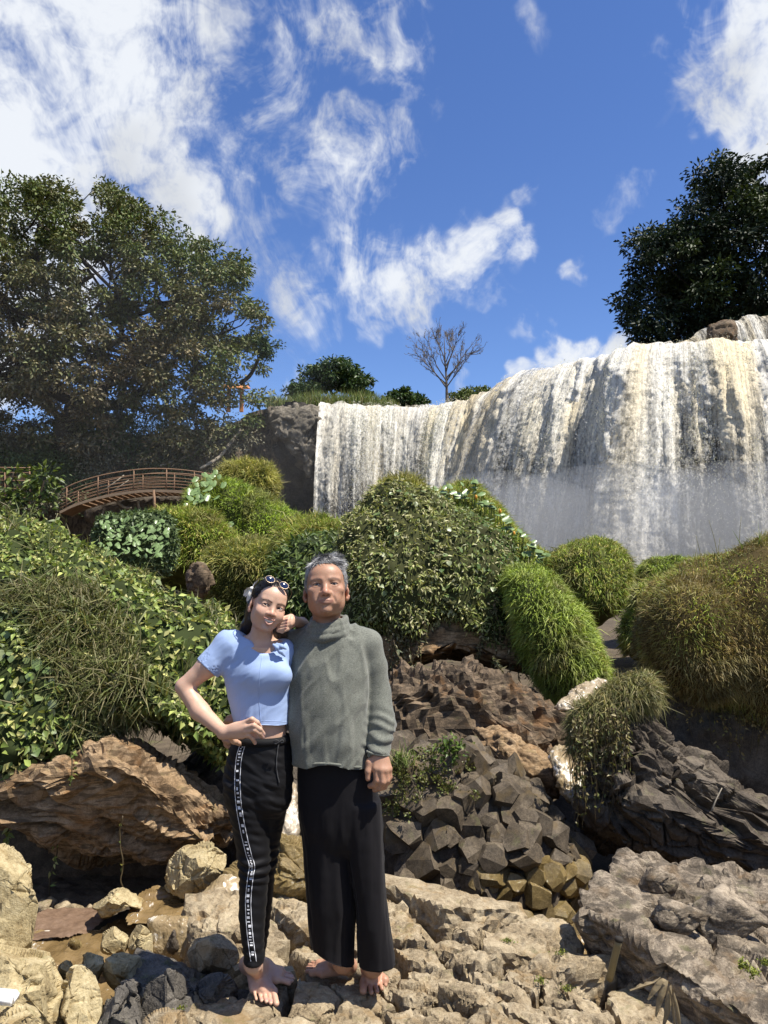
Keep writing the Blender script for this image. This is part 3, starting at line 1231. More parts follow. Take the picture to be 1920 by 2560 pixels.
# river bed between the steps
rb = np.concatenate([lip3[330:] + [0, .2, -.1], lip3[330:] * [1, 1, 1] + [0, 5.5, .0]])
k = len(lip3) - 330
i = np.arange(k - 1)
obj('riverbed', rb, np.stack([i, i + 1, i + k + 1, i + k], 1), M_cliff, None, kind='structure')
bv, bf = blob([(1778, 812), (1835, 800), (1842, 850), (1815, 862), (1772, 868), (1768, 838)], 36.9, .7, .6, 4)
bv = rocky(bv, bf, .12, .5, 81)
obj('ledge_rock', bv, bf, M_brownrock, None, label='brown square rock on the ledge at the top right of the waterfall', cat='rock')
# flying drops and clots of water in front of the sheet
r = np.random.default_rng(12)
den = fbm(flA * [.55, .05, 1] + 3, 2, 3) + .9 * fbm(flA * [2.4, .3, 1] + 3, 3, 6) + .25
w = np.clip(den, 0, 1) ** 1.5 * np.clip(1.1 - flA[:, 1] / 14, .15, 1) + .015
w = w * np.where(flA[:, 1] < .1, .15, 1)
nf = 70000
sel = r.choice(len(ptsA), nf, p=w / w.sum())
fp = ptsA[sel] + r.normal(size=(nf, 3)) * [.16, .16, .16]
fp[:, 1] -= np.abs(r.normal(size=nf)) * (.25 + .05 * flA[sel, 1])
sz = (.012 + .034 * r.random(nf) ** 2.5)
dd = norm(r.normal(size=(nf, 3)) + [0, 0, -.9])
fv, ff, fc = leaf_mesh(fp - dd * sz[:, None], dd, norm(r.normal(size=(nf, 3)) + [0, -1, .5]), sz * 2.4, sz * 1.2, np.ones((nf, 3)) * np.array([.82, .79, .72]) * (.8 + .2 * r.random((nf, 1))), .3, .5)
ff = ff[:nf]
M_drop = vcol_mat('water_drops', .4, .3, .35)
obj('spray_drops', fv, ff, M_drop, fall, col=fc, kind='stuff')

# drifting mist at the foot of the falls
M_mist, t_, b_ = material('mist')
t_.n.remove(b_)
pvn = t_.node('ShaderNodeVolumePrincipled')
pvn.inputs['Color'].default_value = (.92, .94, .96, 1)
pvn.inputs['Density'].default_value = .13
pvn.inputs['Anisotropy'].default_value = .2
t_.link(pvn.outputs[0], t_.n['Material Output'].inputs['Volume'])
M_haze = M_mist.copy()
M_haze.name = 'thin_mist'
[n_ for n_ in M_haze.node_tree.nodes if n_.type == 'PRINCIPLED_VOLUME'][0].inputs['Density'].default_value = .010
for cpx, cpy, Y, rx_, ry_, rz_ in ((1560, 1370, 28.5, 6.5, 1.6, 3.2), (1250, 1350, 33.0, 5.5, 1.8, 3.0), (760, 1280, 40.5, 4.5, 1.6, 4.0), (1850, 1350, 26.5, 4.5, 1.5, 2.8), (330, 930, 39.6, 11.0, 1.2, 8.0), (520, 1120, 42.6, 7.0, 1.6, 4.5)):
    d, f = ico(3)
    obj('mist', P(cpx, cpy, Y) + d * [rx_, ry_, rz_], f, M_haze if (cpy < 1200 or cpx == 760) else M_mist, None, kind='stuff')
# ---------------------------------------------------------------- trees on the rim
def clump_points(outline_px, Y, front, back, n, seed, e1=.75, surf=.55, shear=0.0):
    """clump centres through a crown's volume, denser towards its skin"""
    r = np.random.default_rng(seed)
    v, f = blob(outline_px, Y, front, back, 4, shear, e1)
    c = v.mean(0)
    p, nn = scatter(v, f, n, seed)
    k = r.random(n) ** surf
    return c + (p - c) * (.30 + .68 * k)[:, None], c


def branch_paths(base, targets, r, sag=.12):
    out = []
    for t in targets:
        m = base * .55 + t * .45
        L_ = np.linalg.norm(t - base)
        m = m + r.normal(size=3) * L_ * .10 + np.array([0, 0, -sag * L_ * .4])
        m2 = base * .2 + t * .8 + r.normal(size=3) * L_ * .06
        out.append(curve_pts([base, m, m2, t], 8))
    return out


def tree(name, outline, Y, front, back, base, fork, n_cl, leaves, L, W, cols_fn, seed, label, limb_r, n_br, cl_r, mat, grp=None, shear=0.0, bark=None, droop=-.2, surf=.55, twig_n=120):
    r = np.random.default_rng(seed)
    tr = thing(name, base, label, 'tree', grp)
    cl, c = clump_points(outline, Y, front, back, n_cl, seed, .75, surf, shear)
    parts = [tube(curve_pts([base, base * .5 + fork * .5 + r.normal(size=3) * limb_r * .6, fork], 8), np.linspace(limb_r * 1.35, limb_r, 8), 10)]
    tg = c + (cl[r.choice(len(cl), min(n_br, len(cl)), replace=False)] - c) * [.78, .6, .78] + [0, .3, 0]
    hubs = []
    for k_, t in enumerate(tg):
        st = fork if k_ < 5 or not hubs else hubs[int(r.integers(0, len(hubs)))]
        pth = branch_paths(st, [t], r)[0]
        rr = limb_r * (.55 if k_ < 5 else .22) * (.7 + .5 * r.random())
        parts.append(tube(pth, np.linspace(rr, rr * .22, len(pth)), 5, cap=False))
        hubs += [pth[4], pth[6]]
    hubs = np.array(hubs)
    for t in cl[r.choice(len(cl), min(twig_n, len(cl)), replace=False)]:
        st = hubs[np.argmin(np.linalg.norm(hubs - t, axis=1))]
        pth = branch_paths(st, [t], r, .05)[0][::2]
        parts.append(tube(pth, np.linspace(limb_r * .10, limb_r * .03, len(pth)), 3, cap=False))
    tv, tf = merge(parts)
    obj('trunk', tv, tf, bark or M_twig, tr)
    per = max(leaves // n_cl, 1)
    cid = np.repeat(np.arange(n_cl), per)
    n = len(cid)
    rad = cl_r * (.6 + .8 * r.random(n_cl))
    q = r.normal(size=(n, 3))
    q = norm(q) * (r.random((n, 1)) ** .45) * rad[cid][:, None] * [1, 1, .62]
    pos = cl[cid] + q
    tip = norm(q + r.normal(size=(n, 3)) * cl_r * .5) + [0, 0, droop]
    nm = norm(r.normal(size=(n, 3)) * .7 + [0, -.2, .9])
    v, f, col = leaf_mesh(pos, tip, nm, L * (.7 + .6 * r.random(n)), W * (.7 + .6 * r.random(n)), cols_fn(pos, cl[cid], r, cid))
    obj('crown', v, f, mat, tr, col=col, kind='stuff')
    return tr


def cols_left(pos, cc, r, cid):
    n = len(pos)
    g = palette(n, [(.105, .150, .036), (.135, .172, .046), (.078, .115, .032), (.16, .18, .056)], r)
    b = palette(n, [(.21, .165, .095), (.16, .130, .075), (.25, .20, .115), (.135, .115, .065)], r)
    px = pos[:, 0] / pos[:, 1] * FPX + 960
    h = (pos[:, 2] - 12) / 17
    k = .50 - .8 * np.clip(h - .25, 0, 1) - .0011 * np.clip(px - 250, 0, 600) + .5 * fbm(cc * .35, 2, 5) + .12 * r.normal(size=n)
    k = np.clip(k * 1.6, 0, 1)[:, None]
    return g * (1 - k) + b * k


def cols_dark(pos, cc, r, cid):
    n = len(pos)
    g = palette(n, [(.014, .026, .010), (.020, .034, .012), (.010, .020, .009)], r)
    y = palette(n, [(.060, .085, .018), (.045, .068, .016)], r)
    k = np.clip((fbm(cc * .45, 2, 8) - .18) * 4, 0, 1)[:, None]
    return g * (1 - k * .8) + y * k * .8


def cols_green(pos, cc, r, cid):
    return palette(len(pos), [(.040, .075, .022), (.055, .092, .026), (.028, .055, .018), (.072, .105, .030)], r)


tree('broad_tree', [(-330, 700), (-200, 520), (-60, 465), (30, 440), (90, 455), (150, 448), (210, 482), (250, 462), (276, 432), (300, 470), (330, 502), (390, 520), (430, 560),
                    (500, 590), (545, 600), (560, 622), (640, 650), (625, 700), (655, 740), (690, 800), (665, 835), (690, 880), (672, 905), (695, 950), (680, 1000), (690, 1060),
                    (620, 1115), (540, 1165), (440, 1185), (300, 1170), (150, 1140), (-50, 1110), (-330, 1080)], 45, 4.5, 5.0,
     P(170, 1160, 45.5), P(200, 1010, 45.5), 780, 104000, .28, .13, cols_left, 5, 'huge spreading brown and green tree above the arched footbridge', .62, 46, .78, M_leafdark, twig_n=150, surf=.42)
tree('leaning_branch_tree', [(640, 850), (660, 835), (690, 850), (698, 870), (690, 905), (655, 900)], 44, .6, .6, P(600, 960, 45), P(645, 900, 44.5), 12, 900, .20, .10, cols_green, 6,
     'small leafy branch tree reaching past the right edge of the huge brown tree', .10, 10, .35, M_leafdark)
tree('dense_tree', [(1512, 830), (1522, 770), (1560, 705), (1572, 640), (1568, 592), (1615, 585), (1642, 560), (1650, 522), (1690, 505), (1722, 445), (1762, 402), (1832, 392), (1872, 404), (1920, 372),
                    (2050, 340), (2250, 420), (2350, 700), (2300, 900), (1960, 850), (1880, 835), (1800, 862), (1700, 880), (1600, 905), (1545, 890)], 43.5, 4.0, 5.0,
     P(1900, 860, 44), P(1905, 740, 44), 460, 66000, .30, .145, cols_dark, 9, 'dense dark green tree above the top right of the waterfall', .45, 30, .85, M_leafdark, twig_n=120, surf=.5)
tree('umbrella_tree', [(732, 950), (745, 925), (790, 915), (815, 905), (850, 897), (885, 908), (905, 935), (940, 965), (930, 985), (880, 975), (830, 962), (790, 975), (760, 968)], 62, 2.2, 2.2,
     P(835, 1035, 62), P(832, 985, 62), 60, 9000, .34, .17, cols_green, 13, 'umbrella-shaped green tree on the rim left of the bare tree', .16, 14, .62, M_leaf, droop=-.5)
tree('low_round_tree', [(958, 1010), (965, 990), (985, 985), (1005, 967), (1030, 978), (1060, 992), (1072, 1015), (1060, 1022), (970, 1022)], 55, 1.2, 1.2,
     P(1012, 1045, 55), P(1012, 1008, 55), 34, 5200, .32, .16, cols_green, 14, 'low rounded green tree peeking over the waterfall lip', .10, 8, .5, M_leaf, droop=-.4)
tree('flat_tree', [(1120, 1000), (1140, 985), (1180, 975), (1220, 972), (1245, 980), (1240, 995), (1200, 1000), (1150, 1008)], 60, 1.2, 1.2,
     P(1190, 1030, 60), P(1190, 1000, 60), 26, 3200, .26, .12, cols_left, 15, 'flat-topped olive tree behind the lip right of the bare tree', .10, 8, .5, M_leafdark)
tree('shrub_tree', [(720, 985), (740, 962), (790, 970), (800, 1000), (790, 1015), (725, 1012)], 56, 1.0, 1.0, P(760, 1040, 56), P(760, 1005, 56), 16, 2600, .28, .13, cols_green, 16,
     'dark bush below the umbrella tree on the rim', .07, 6, .45, M_leafdark)

# bare tree: recursive limbs
bare = thing('bare_tree', P(1118, 1010, 52), 'leafless grey tree standing alone against the blue sky', 'tree')
rb_ = np.random.default_rng(31)
segs = [tube(curve_pts([P(1118, 1012, 52), P(1117, 985, 52), P(1116, 950, 52), P(1112, 890, 52), P(1110, 835, 52)], 14), np.linspace(.14, .015, 14), 6, cap=False)]
def env(an, k=1.0):
    return P(1113 + 84 * sin(an) * k, 912 - 88 * cos(an) * k, 52)
def limb(st, en, r0, lev):
    L_ = np.linalg.norm(en - st)
    m = st * .5 + en * .5 + rb_.normal(size=3) * L_ * .08 + np.array([0, 0, -.10 * L_])
    pth = curve_pts([st, m, en], 7)
    segs.append(tube(pth, np.linspace(r0, r0 * .25, 7), 4 if lev == 0 else 3, cap=False))
    if lev >= 3:
        return
    for k in range((9, 6, 4)[lev]):
        q = pth[int(rb_.integers(2, 7))]
        d_ = norm(norm(en - st) + norm(rb_.normal(size=3) * [1, .8, .8]) * .75 + np.array([0, 0, .25]))
        limb(q, q + d_ * L_ * rb_.uniform(.22, .45), max(r0 * .48, .013), lev + 1)
for an, st in ((-1.25, 968), (-.95, 960), (-.7, 950), (-.45, 930), (-.2, 920), (.05, 905), (.25, 915), (.5, 930), (.75, 945), (1.0, 955), (1.3, 970)):
    en = env(an, rb_.uniform(.68, .82)) + [0, rb_.normal() * .9, 0]
    limb(P(1115, st, 52), en, .06 if abs(an) > .3 else .05, 0)
tv, tf = merge(segs)
obj('trunk', tv, tf, plain_mat('grey_bark', (.16, .135, .11), .9, .2, var=.3, scale=6), bare)

# tall grass along the rim, scrub on the shaded bank below the big tree
r = np.random.default_rng(41)
n = 5200
pxs = r.uniform(668, 1000, n)
dens_ = .5 + .5 * np.sin(pxs * .035) + .3 * r.random(n)
keep = r.random(n) < np.clip(np.interp(pxs, [668, 700, 790, 860, 940, 1000], [.9, .8, .9, 1, .8, .2]), 0, 1)
pxs = pxs[keep]
n = len(pxs)
Yg = r.uniform(47.5, 51, n)
base = np.array([P(a, 1022, b) for a, b in zip(pxs, Yg)])
Lg = (.55 + .75 * r.random(n)) * np.interp(pxs, [668, 720, 780, 830, 900, 960, 1000], [.9, .8, 1.2, 1.0, 1.2, .8, .5])
c = palette(n, [(.15, .20, .045), (.20, .23, .065), (.11, .16, .04), (.25, .23, .09)], r)
v, f, col = blade_mesh(base, r.normal(size=(n, 3)) * .22 + [0, 0, 1], r.normal(size=(n, 3)) * .5 + [.1, 0, .45], Lg, .035 + .03 * r.random(n), c, c * 1.2, r)
obj('rim_grass', v, f, M_grass, None, col=col, kind='stuff', label='tall green grass along the cliff rim', cat='grass')

# dark bank: leaf masses clinging to the slope
n_cl = 520
cx_ = r.uniform(-250, 640, n_cl)
cy_ = np.interp(r.random(n_cl), [0, 1], [1040, 1290])
cyl = cy_
cl = np.array([P(a, b, 45.2 - (b - 1065) / 225 * 3.0 + .4 * r.normal()) for a, b in zip(cx_, cyl)])
keepc = ~((cx_ > 560) & (cy_ > 1120)) & ~((cx_ > 600) & (cy_ < 1075)) & ~((cx_ > 260) & (cx_ < 480) & (cy_ > 1225))
cl = cl[keepc]
per = 85
cid = np.repeat(np.arange(len(cl)), per)
n = len(cid)
q = norm(r.normal(size=(n, 3))) * (r.random((n, 1)) ** .4) * [.75, .5, .55]
pos = cl[cid] + q
kk = fbm(cl * .6, 2, 3)[cid][:, None]
ca = palette(n, [(.16, .145, .085), (.12, .12, .068), (.20, .18, .11)], r)
cb = palette(n, [(.085, .115, .040), (.11, .14, .05)], r)
v, f, col = leaf_mesh(pos, norm(q + r.normal(size=(n, 3)) * .3) + [0, 0, -.4], norm(r.normal(size=(n, 3)) * .6 + [0, -.5, .8]), .13 + .10 * r.random(n), .06 + .05 * r.random(n), np.where(kk > 0, ca, cb))
obj('bank_undergrowth', v, f, M_leafdark, None, col=col, kind='stuff', label='dark scrub covering the shaded bank below the big tree', cat='scrub')
# bleached dead trunks leaning on the bank
for k_, (pts, rr) in enumerate(((((545, 1062, 44.6), (520, 1100, 44.2), (480, 1135, 43.8), (400, 1165, 43.2)), .10), (((604, 1072, 44.6), (575, 1110, 44.2), (545, 1145, 43.6), (500, 1172, 43)), .12))):
    pth = curve_pts([P(*p_) for p_ in pts], 14)
    tv, tf = tube(pth, np.linspace(rr, rr * .7, 14), 8)
    obj('dead_trunk', tv, tf, M_bark_pale, None, label=['pale dead trunk leaning on the bank, the upper of two', 'pale dead trunk leaning on the bank, the lower of two'][k_], cat='trunk')
# old masonry wall in the shade under the bridge
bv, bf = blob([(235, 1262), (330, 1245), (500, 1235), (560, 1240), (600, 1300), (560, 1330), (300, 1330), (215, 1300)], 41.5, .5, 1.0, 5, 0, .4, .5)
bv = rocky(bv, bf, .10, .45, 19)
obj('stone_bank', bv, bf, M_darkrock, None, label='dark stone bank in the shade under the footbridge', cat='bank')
for pts, rr, lb in ((((262, 1268), (256, 1285), (250, 1300)), .05, 'short pale root hanging left under the footbridge'), (((290, 1252), (310, 1268), (330, 1270)), .07, 'curved pale root under the middle of the footbridge'),
                    (((345, 1250), (350, 1280), (362, 1320)), .07, 'long pale root hanging beside the bridge post')):
    pth = curve_pts([P(a, b, 40.8) for a, b in pts], 10)
    tv, tf = tube(pth, rr, 7)
    obj('hanging_root', tv, tf, M_bark_pale, None, label=lb, cat='root')
# orange tiled roof far behind the tree
roof = thing('pavilion_roof', P(585, 975, 75), 'orange tiled roof edge seen through the branches of the huge tree', 'roof')
M_orange = plain_mat('orange_tiles', (.45, .17, .045), .7, .3, var=.3, scale=3)
v0 = [P(560, 960, 76), P(618, 962, 76), P(626, 970, 73.5), P(548, 968, 73.5), P(560, 963, 76) + [0, .1, -.3], P(618, 965, 76) + [0, .1, -.3], P(626, 973, 73.5), P(548, 971, 73.5)]
obj('roof_slope', np.array(v0), np.array([[0, 1, 2, 3], [7, 6, 5, 4], [3, 2, 6, 7], [0, 3, 7, 4], [1, 5, 6, 2]]), M_orange, roof, smooth=False)
for a in (572, 604):
    bv_, bf_ = box(P(a, 1000, 75), (.35, .35, 2.4))
    obj('pillar', bv_, bf_, M_orange, roof, smooth=False)

# ---------------------------------------------------------------- arched footbridge
bridge = thing('footbridge', P(330, 1290, 39.5), 'rusty arched metal footbridge with railings in front of the huge tree', 'bridge')
M_rust = plain_mat('rusty_metal', (.21, .125, .072), .75, .35, var=.4, scale=5, bmp=.3, bscale=30)
M_deckside = plain_mat('pale_deck_edge', (.27, .19, .12), .8, .3, var=.3, scale=4)
DECK = [(150, 1277), (190, 1258), (250, 1240), (310, 1229), (370, 1223), (430, 1224), (480, 1229), (530, 1237), (570, 1246)]
deck = curve_pts([P(a, b, 39.2) for a, b in DECK], 60)
W_b = 1.5
for nm_, dz, hgt, mt in (('deck_edge', -.02, .14, M_deckside),):
    for k_, yo in enumerate((0, W_b)):
        pv_, qv = [], []
        for p_ in deck:
            for yy, zz in ((yo - .05, dz), (yo + .05, dz), (yo + .05, dz - hgt), (yo - .05, dz - hgt)):
                pv_.append(p_ + [0, yy, zz])
        m_ = len(deck)
        for i in range(m_ - 1):
            for j in range(4):
                qv.append([i * 4 + j, i * 4 + (j + 1) % 4, (i + 1) * 4 + (j + 1) % 4, (i + 1) * 4 + j])
        obj(nm_, np.array(pv_), np.array(qv), mt, bridge, smooth=False)
n_pl = 30
for k_ in range(n_pl):
    i0 = int(k_ * 59 / n_pl)
    a_, b_2 = deck[i0], deck[min(i0 + 2, 59)]
    mid = (a_ + b_2) / 2
    tl = b_2 - a_
    L_ = np.linalg.norm(tl)
    tl = tl / L_
    R_ = np.stack([tl, [0, 1, 0], np.cross(tl, [0, 1, 0])], 1)
    bv_, bf_ = box(mid + [0, W_b / 2, -.10], (np.linalg.norm(deck[-1] - deck[0]) / n_pl * .9, W_b - .12, .06), R_)
    obj('plank', bv_, bf_, M_rust, bridge, smooth=False)
rails_h = [1.06, .80, .62, .46, .30, .14]
for yo in (0.0, W_b):
    for h in rails_h:
        tv, tf = tube(deck + [0, yo, h], .034 if h > 1 else .020, 5)
        obj('rail', tv, tf, M_rust, bridge)
    for ip in (3, 14, 25, 35, 45, 55):
        p_ = deck[ip]
        tv, tf = tube(np.array([p_ + [0, yo, -.1], p_ + [0, yo, 1.06]]), .034, 6)
        obj('post', tv, tf, M_rust, bridge)
tv, tf = tube(np.array([P(385, 1225, 39.2), P(387, 1300, 39.2)]), .075, 8)
obj('support_post', tv, tf, M_rust, bridge)
for a0, a1, rr in (((245, 1238), (310, 1188), .03), ((272, 1236), (322, 1200), .025)):
    tv, tf = tube(np.array([P(*a0, 40.0), P(*a1, 40.0)]), rr, 6)
    obj('brace', tv, tf, M_bark_pale, bridge)
fence = thing('railing', P(40, 1260, 38.5), 'straight rusty railing panel at the left edge beside the footbridge', 'railing')
for h, (y0, y1) in enumerate(((1168, 1170), (1180, 1182), (1200, 1202), (1222, 1222), (1245, 1244))):
    tv, tf = tube(np.array([P(-60, y0, 38.5), P(74, y1, 38.5)]), .03 if h == 0 else .018, 5)
    obj('rail', tv, tf, M_rust, fence)
for a in (-50, 12, 74):
    tv, tf = tube(np.array([P(a, 1167, 38.5), P(a, 1262, 38.5)]), .036, 6)
    obj('post', tv, tf, M_rust, fence)
mesh_x = []
for a in np.linspace(-45, 70, 24):
    mesh_x.append(tube(np.array([P(a, 1180, 38.52), P(a, 1245, 38.52)]), .008, 3))
tv, tf = merge(mesh_x)
obj('wire_mesh', tv, tf, M_rust, fence, kind='stuff')
# ---------------------------------------------------------------- green mounds, bushes and their rocks
GREEN = [(0.277, 0.374, 0.047), (0.217, 0.31, 0.041), (0.35, 0.428, 0.063), (0.169, 0.247, 0.035)]
OLIVE = [(0.305, 0.307, 0.07), (0.389, 0.362, 0.095), (0.231, 0.248, 0.056), (0.46, 0.397, 0.125)]
BROWN = [(0.288, 0.203, 0.072), (0.234, 0.164, 0.057), (0.352, 0.258, 0.103), (0.172, 0.149, 0.048), (0.203, 0.187, 0.057)]
DULL = [(0.19, 0.231, 0.057), (0.152, 0.187, 0.045), (0.259, 0.279, 0.075)]
CREEP = [(0.181, 0.245, 0.058), (0.245, 0.302, 0.074), (0.137, 0.184, 0.046), (0.324, 0.359, 0.105), (0.431, 0.416, 0.154)]


def foliage_base(name, v, f, parent, c=(.020, .024, .010)):
    col = np.tile(np.array(c, float), (len(v), 1)) * (1 + .5 * fbm(v * 6, 2, 3))[:, None]
    obj(name, v, f, M_litter, parent, col=np.clip(col, .002, 1))


def mound(name, outline, Y, front, back, label, cat='mound', n=9000, L=.22, W=.014, cols=GREEN, seed=1, lvl=4, shear=0.0, hang=.5, amp=.08, cell=.5, keep=None,
          base_mat=None, grp=None, e1=.75, cfn=None, soft=.6, droop=1.0, base_col=None):
    r = np.random.default_rng(seed)
    v, f = blob(outline, Y, front, back, lvl, shear, e1)
    nn = vnormals(v, f)
    sz_ = .5 * (v[:, 0].max() - v[:, 0].min())
    v = v + nn * (amp * fbm(v / cell, 4, seed, .55) + .13 * sz_ * fbm(v / (sz_ * .55), 3, seed + 40, .5))[:, None]
    t = thing(name, (v[:, 0].mean(), v[:, 1].mean(), v[:, 2].min()), label, cat, grp)
    if base_mat is not None:
        obj('rock', v, f, base_mat, t)
    else:
        foliage_base('tussock', v, f, t, base_col or (.065, .075, .022))
    k = keep or (lambda p, nr: (nr[:, 1] < .35) & (nr[:, 2] > -.45))
    pts, nr = scatter(v, f, n, seed + 1, k)
    col = palette(n, cols, r) if cfn is None else cfn(pts, nr, r)
    d0 = nr * 1.0 + [0, 0, .25] + r.normal(size=(n, 3)) * .45
    d1 = nr * (1 - hang) + np.array([0, 0, -1.0]) * hang * droop + r.normal(size=(n, 3)) * .45
    pk = fbm(pts / (sz_ * .30), 3, seed + 60)
    ln = L * (.55 + .9 * r.random(n)) * np.clip(1 + .8 * pk, .45, 1.45) * np.where(r.random(n) < .02, 1.6, 1.0)
    dry = np.clip(pk * 2.2 - .25, 0, 1)[:, None] * .75
    col = col * (1 - dry) + palette(n, [(.26, .22, .10), (.20, .17, .07), (.30, .27, .13)], r) * dry
    col = col * np.clip(1 + .7 * fbm(pts / (sz_ * .16), 2, seed + 70), .4, 1.7)[:, None]
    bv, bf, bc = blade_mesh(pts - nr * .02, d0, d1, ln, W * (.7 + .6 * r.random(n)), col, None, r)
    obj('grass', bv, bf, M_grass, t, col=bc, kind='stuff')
    return t, v, f


def leafy(parent, v, f, n, L, W, cols, seed, keep=None, depth=.10, droop=.6, out=.5, name='foliage', mat=None, cfn=None, narrow=.42):
    r = np.random.default_rng(seed)
    k = keep or (lambda p, nr: nr[:, 1] < .45)
    pts, nr = scatter(v, f, n, seed, k)
    pts = pts + nr * (-depth * r.random((n, 1)) ** 1.5 + .35 * depth * r.random((n, 1)))
    tip = nr * out + [0, 0, -droop] + r.normal(size=(n, 3)) * .55
    nm = norm(nr * .8 + [0, -.15, .55] + r.normal(size=(n, 3)) * .45)
    col = palette(n, cols, r) if cfn is None else cfn(pts, nr, r)
    lv, lf, lc = leaf_mesh(pts, tip, nm, L * (.6 + .8 * r.random(n)), W * (.6 + .8 * r.random(n)), col, .22, narrow)
    obj(name, lv, lf, mat or M_leaf, parent, col=lc, kind='stuff')


# leaves as single objects, sharing one mesh
M_leaf.node_tree.nodes['Principled BSDF'].inputs['Roughness'].default_value = .42
M_leaf1, t_, b_ = material('single_leaf')
oi = t_.node('ShaderNodeObjectInfo')
t_.link(t_.ramp(oi.outputs['Random'], [(0, (.07, .12, .030)), (.35, (.115, .165, .048)), (.7, (.16, .20, .075)), (1, (.21, .23, .115))]), b_.inputs['Base Color'])
b_.inputs['Roughness'].default_value = .38
b_.inputs['Specular IOR Level'].default_value = .5
lx = []
for i, (t, w) in enumerate(((0, .04), (.18, .30), (.42, .46), (.68, .34), (.88, .14), (1.0, .0))):
    for s in (-1, 0, 1):
        lx.append((t, s * w, .10 * abs(s) * w * 2 - .14 * t * t))
lx = np.array(lx)
a = np.arange(5)[:, None] * 3 + np.arange(2)[None]
lq = np.stack([a, a + 3, a + 4, a + 1], -1).reshape(-1, 4)
LEAF_ME = mesh_data('leaf', lx, lq, M_leaf1)
M_taro = plain_mat('taro_leaf', (.15, .22, .075), .35, .5, var=.35, scale=12)
hx = []
for t in np.linspace(0, 1, 15):
    an = (t - .5) * 2 * pi * .93
    rr_ = .5 * (1 + .75 * max(cos(an), 0) ** 3) * (1 - .25 * np.exp(-((abs(an) - 2.3) / .35) ** 2) * -1)
    hx.append((cos(an) * rr_, sin(an) * rr_ * .85, -.06 * (1 - cos(2 * an))))
hx = np.array([(0, 0, .05)] + hx)
i = np.arange(14)
TARO_ME = mesh_data('taro_leaf', hx, np.stack([np.zeros(14, int), 1 + i, 2 + i], 1), M_taro)


def single_leaves(parent, pts, tip, nm, size, me=None, name='leaf'):
    me = me or LEAF_ME
    base = Vector(root_loc(parent))
    for p, t, n_, s in zip(pts, norm(tip), nm, size):
        sd = np.cross(n_, t)
        sd = sd / max(np.linalg.norm(sd), 1e-6)
        up = np.cross(t, sd)
        o = bpy.data.objects.new(name, me)
        COL.objects.link(o)
        o.parent = parent
        M = Matrix(((t[0] * s, sd[0] * s, up[0] * s, p[0] - base.x), (t[1] * s, sd[1] * s, up[1] * s, p[1] - base.y), (t[2] * s, sd[2] * s, up[2] * s, p[2] - base.z), (0, 0, 0, 1)))
        o.matrix_local = M


def vine(path_px, Y, parent, seed, leaf=.03, name='vine', rad=.004, n_leaf=None, cols=CREEP, mat=None):
    """a hanging stem with small leaves along it"""
    r = np.random.default_rng(seed)
    pth = curve_pts([P(a, b, Y) for a, b in path_px], 26)
    pth = pth + np.stack([fbm(pth * 9, 2, seed), fbm(pth * 9, 2, seed + 1), 0 * pth[:, 0]], 1) * .02
    tv, tf = tube(pth, rad, 4)
    n = n_leaf or int(np.linalg.norm(pth[-1] - pth[0]) / leaf * 1.6)
    k = r.integers(1, 25, n)
    pos = pth[k] + r.normal(size=(n, 3)) * .006
    lv, lf, lc = leaf_mesh(pos, r.normal(size=(n, 3)) + [0, -.3, -.7], norm(r.normal(size=(n, 3)) + [0, -.8, .6]), leaf * (.7 + .7 * r.random(n)), leaf * .5 * (.7 + .6 * r.random(n)), palette(n, cols, r))
    v_, f_ = merge([(tv, tf), (lv, lf)])
    c_ = np.concatenate([np.tile([.10, .075, .04], (len(tv), 1)), lc])
    return obj(name, v_, f_, mat or M_leaf, parent, col=c_)


# ---- far mounds left of the falls
mound('grass_mound', [(555, 1180), (580, 1165), (640, 1160), (680, 1180), (688, 1230), (660, 1260), (580, 1260), (545, 1220)], 33, 1.2, 1.5,
      'bushy olive mound touching the right end of the footbridge', 'mound', 6000, .34, .03, OLIVE, 101)
t, v, f = mound('grass_mound', [(480, 1240), (520, 1205), (580, 1210), (650, 1240), (710, 1270), (760, 1310), (770, 1400), (720, 1480), (600, 1500), (520, 1430), (480, 1340)], 29, 1.6, 2.0,
                'smooth bright green grass mound right of the footbridge post', 'mound', 12000, .23, .030, GREEN, 102, amp=.2, cell=1.2)
mound('grass_mound', [(340, 1330), (380, 1285), (450, 1280), (530, 1300), (580, 1330), (600, 1400), (560, 1470), (480, 1480), (400, 1450), (345, 1410)], 24, 1.3, 1.6,
      'yellow green grass mound below the footbridge', 'mound', 10500, .25, .028, OLIVE + GREEN, 103, amp=.2, cell=1.0)
t, v, f = mound('grass_mound', [(520, 1385), (560, 1360), (640, 1352), (700, 1375), (740, 1420), (740, 1500), (680, 1560), (560, 1540), (515, 1470)], 17, 1.0, 1.4,
                'dull olive grass mound behind the blue-topped person\'s head', 'mound', 10000, .20, .019, OLIVE + DULL, 104, amp=.14, cell=.8)
mound('grass_mound', [(700, 1345), (740, 1315), (800, 1305), (860, 1320), (900, 1360), (900, 1440), (820, 1470), (720, 1450), (690, 1400)], 15, 1.0, 1.2,
      'light green leafy mound left of the big central bush', 'mound', 9000, .18, .018, GREEN + OLIVE, 105, amp=.14, cell=.8)
bv, bf = blob([(470, 1430), (495, 1405), (520, 1420), (530, 1470), (500, 1500), (470, 1475)], 15.5, .4, .5, 4)
bv = rocky(bv, bf, .10, .3, 33)
obj('mossy_rock', bv, bf, M_brownrock, None, label='small brown rock showing between the mounds left of the blue-topped person', cat='rock')
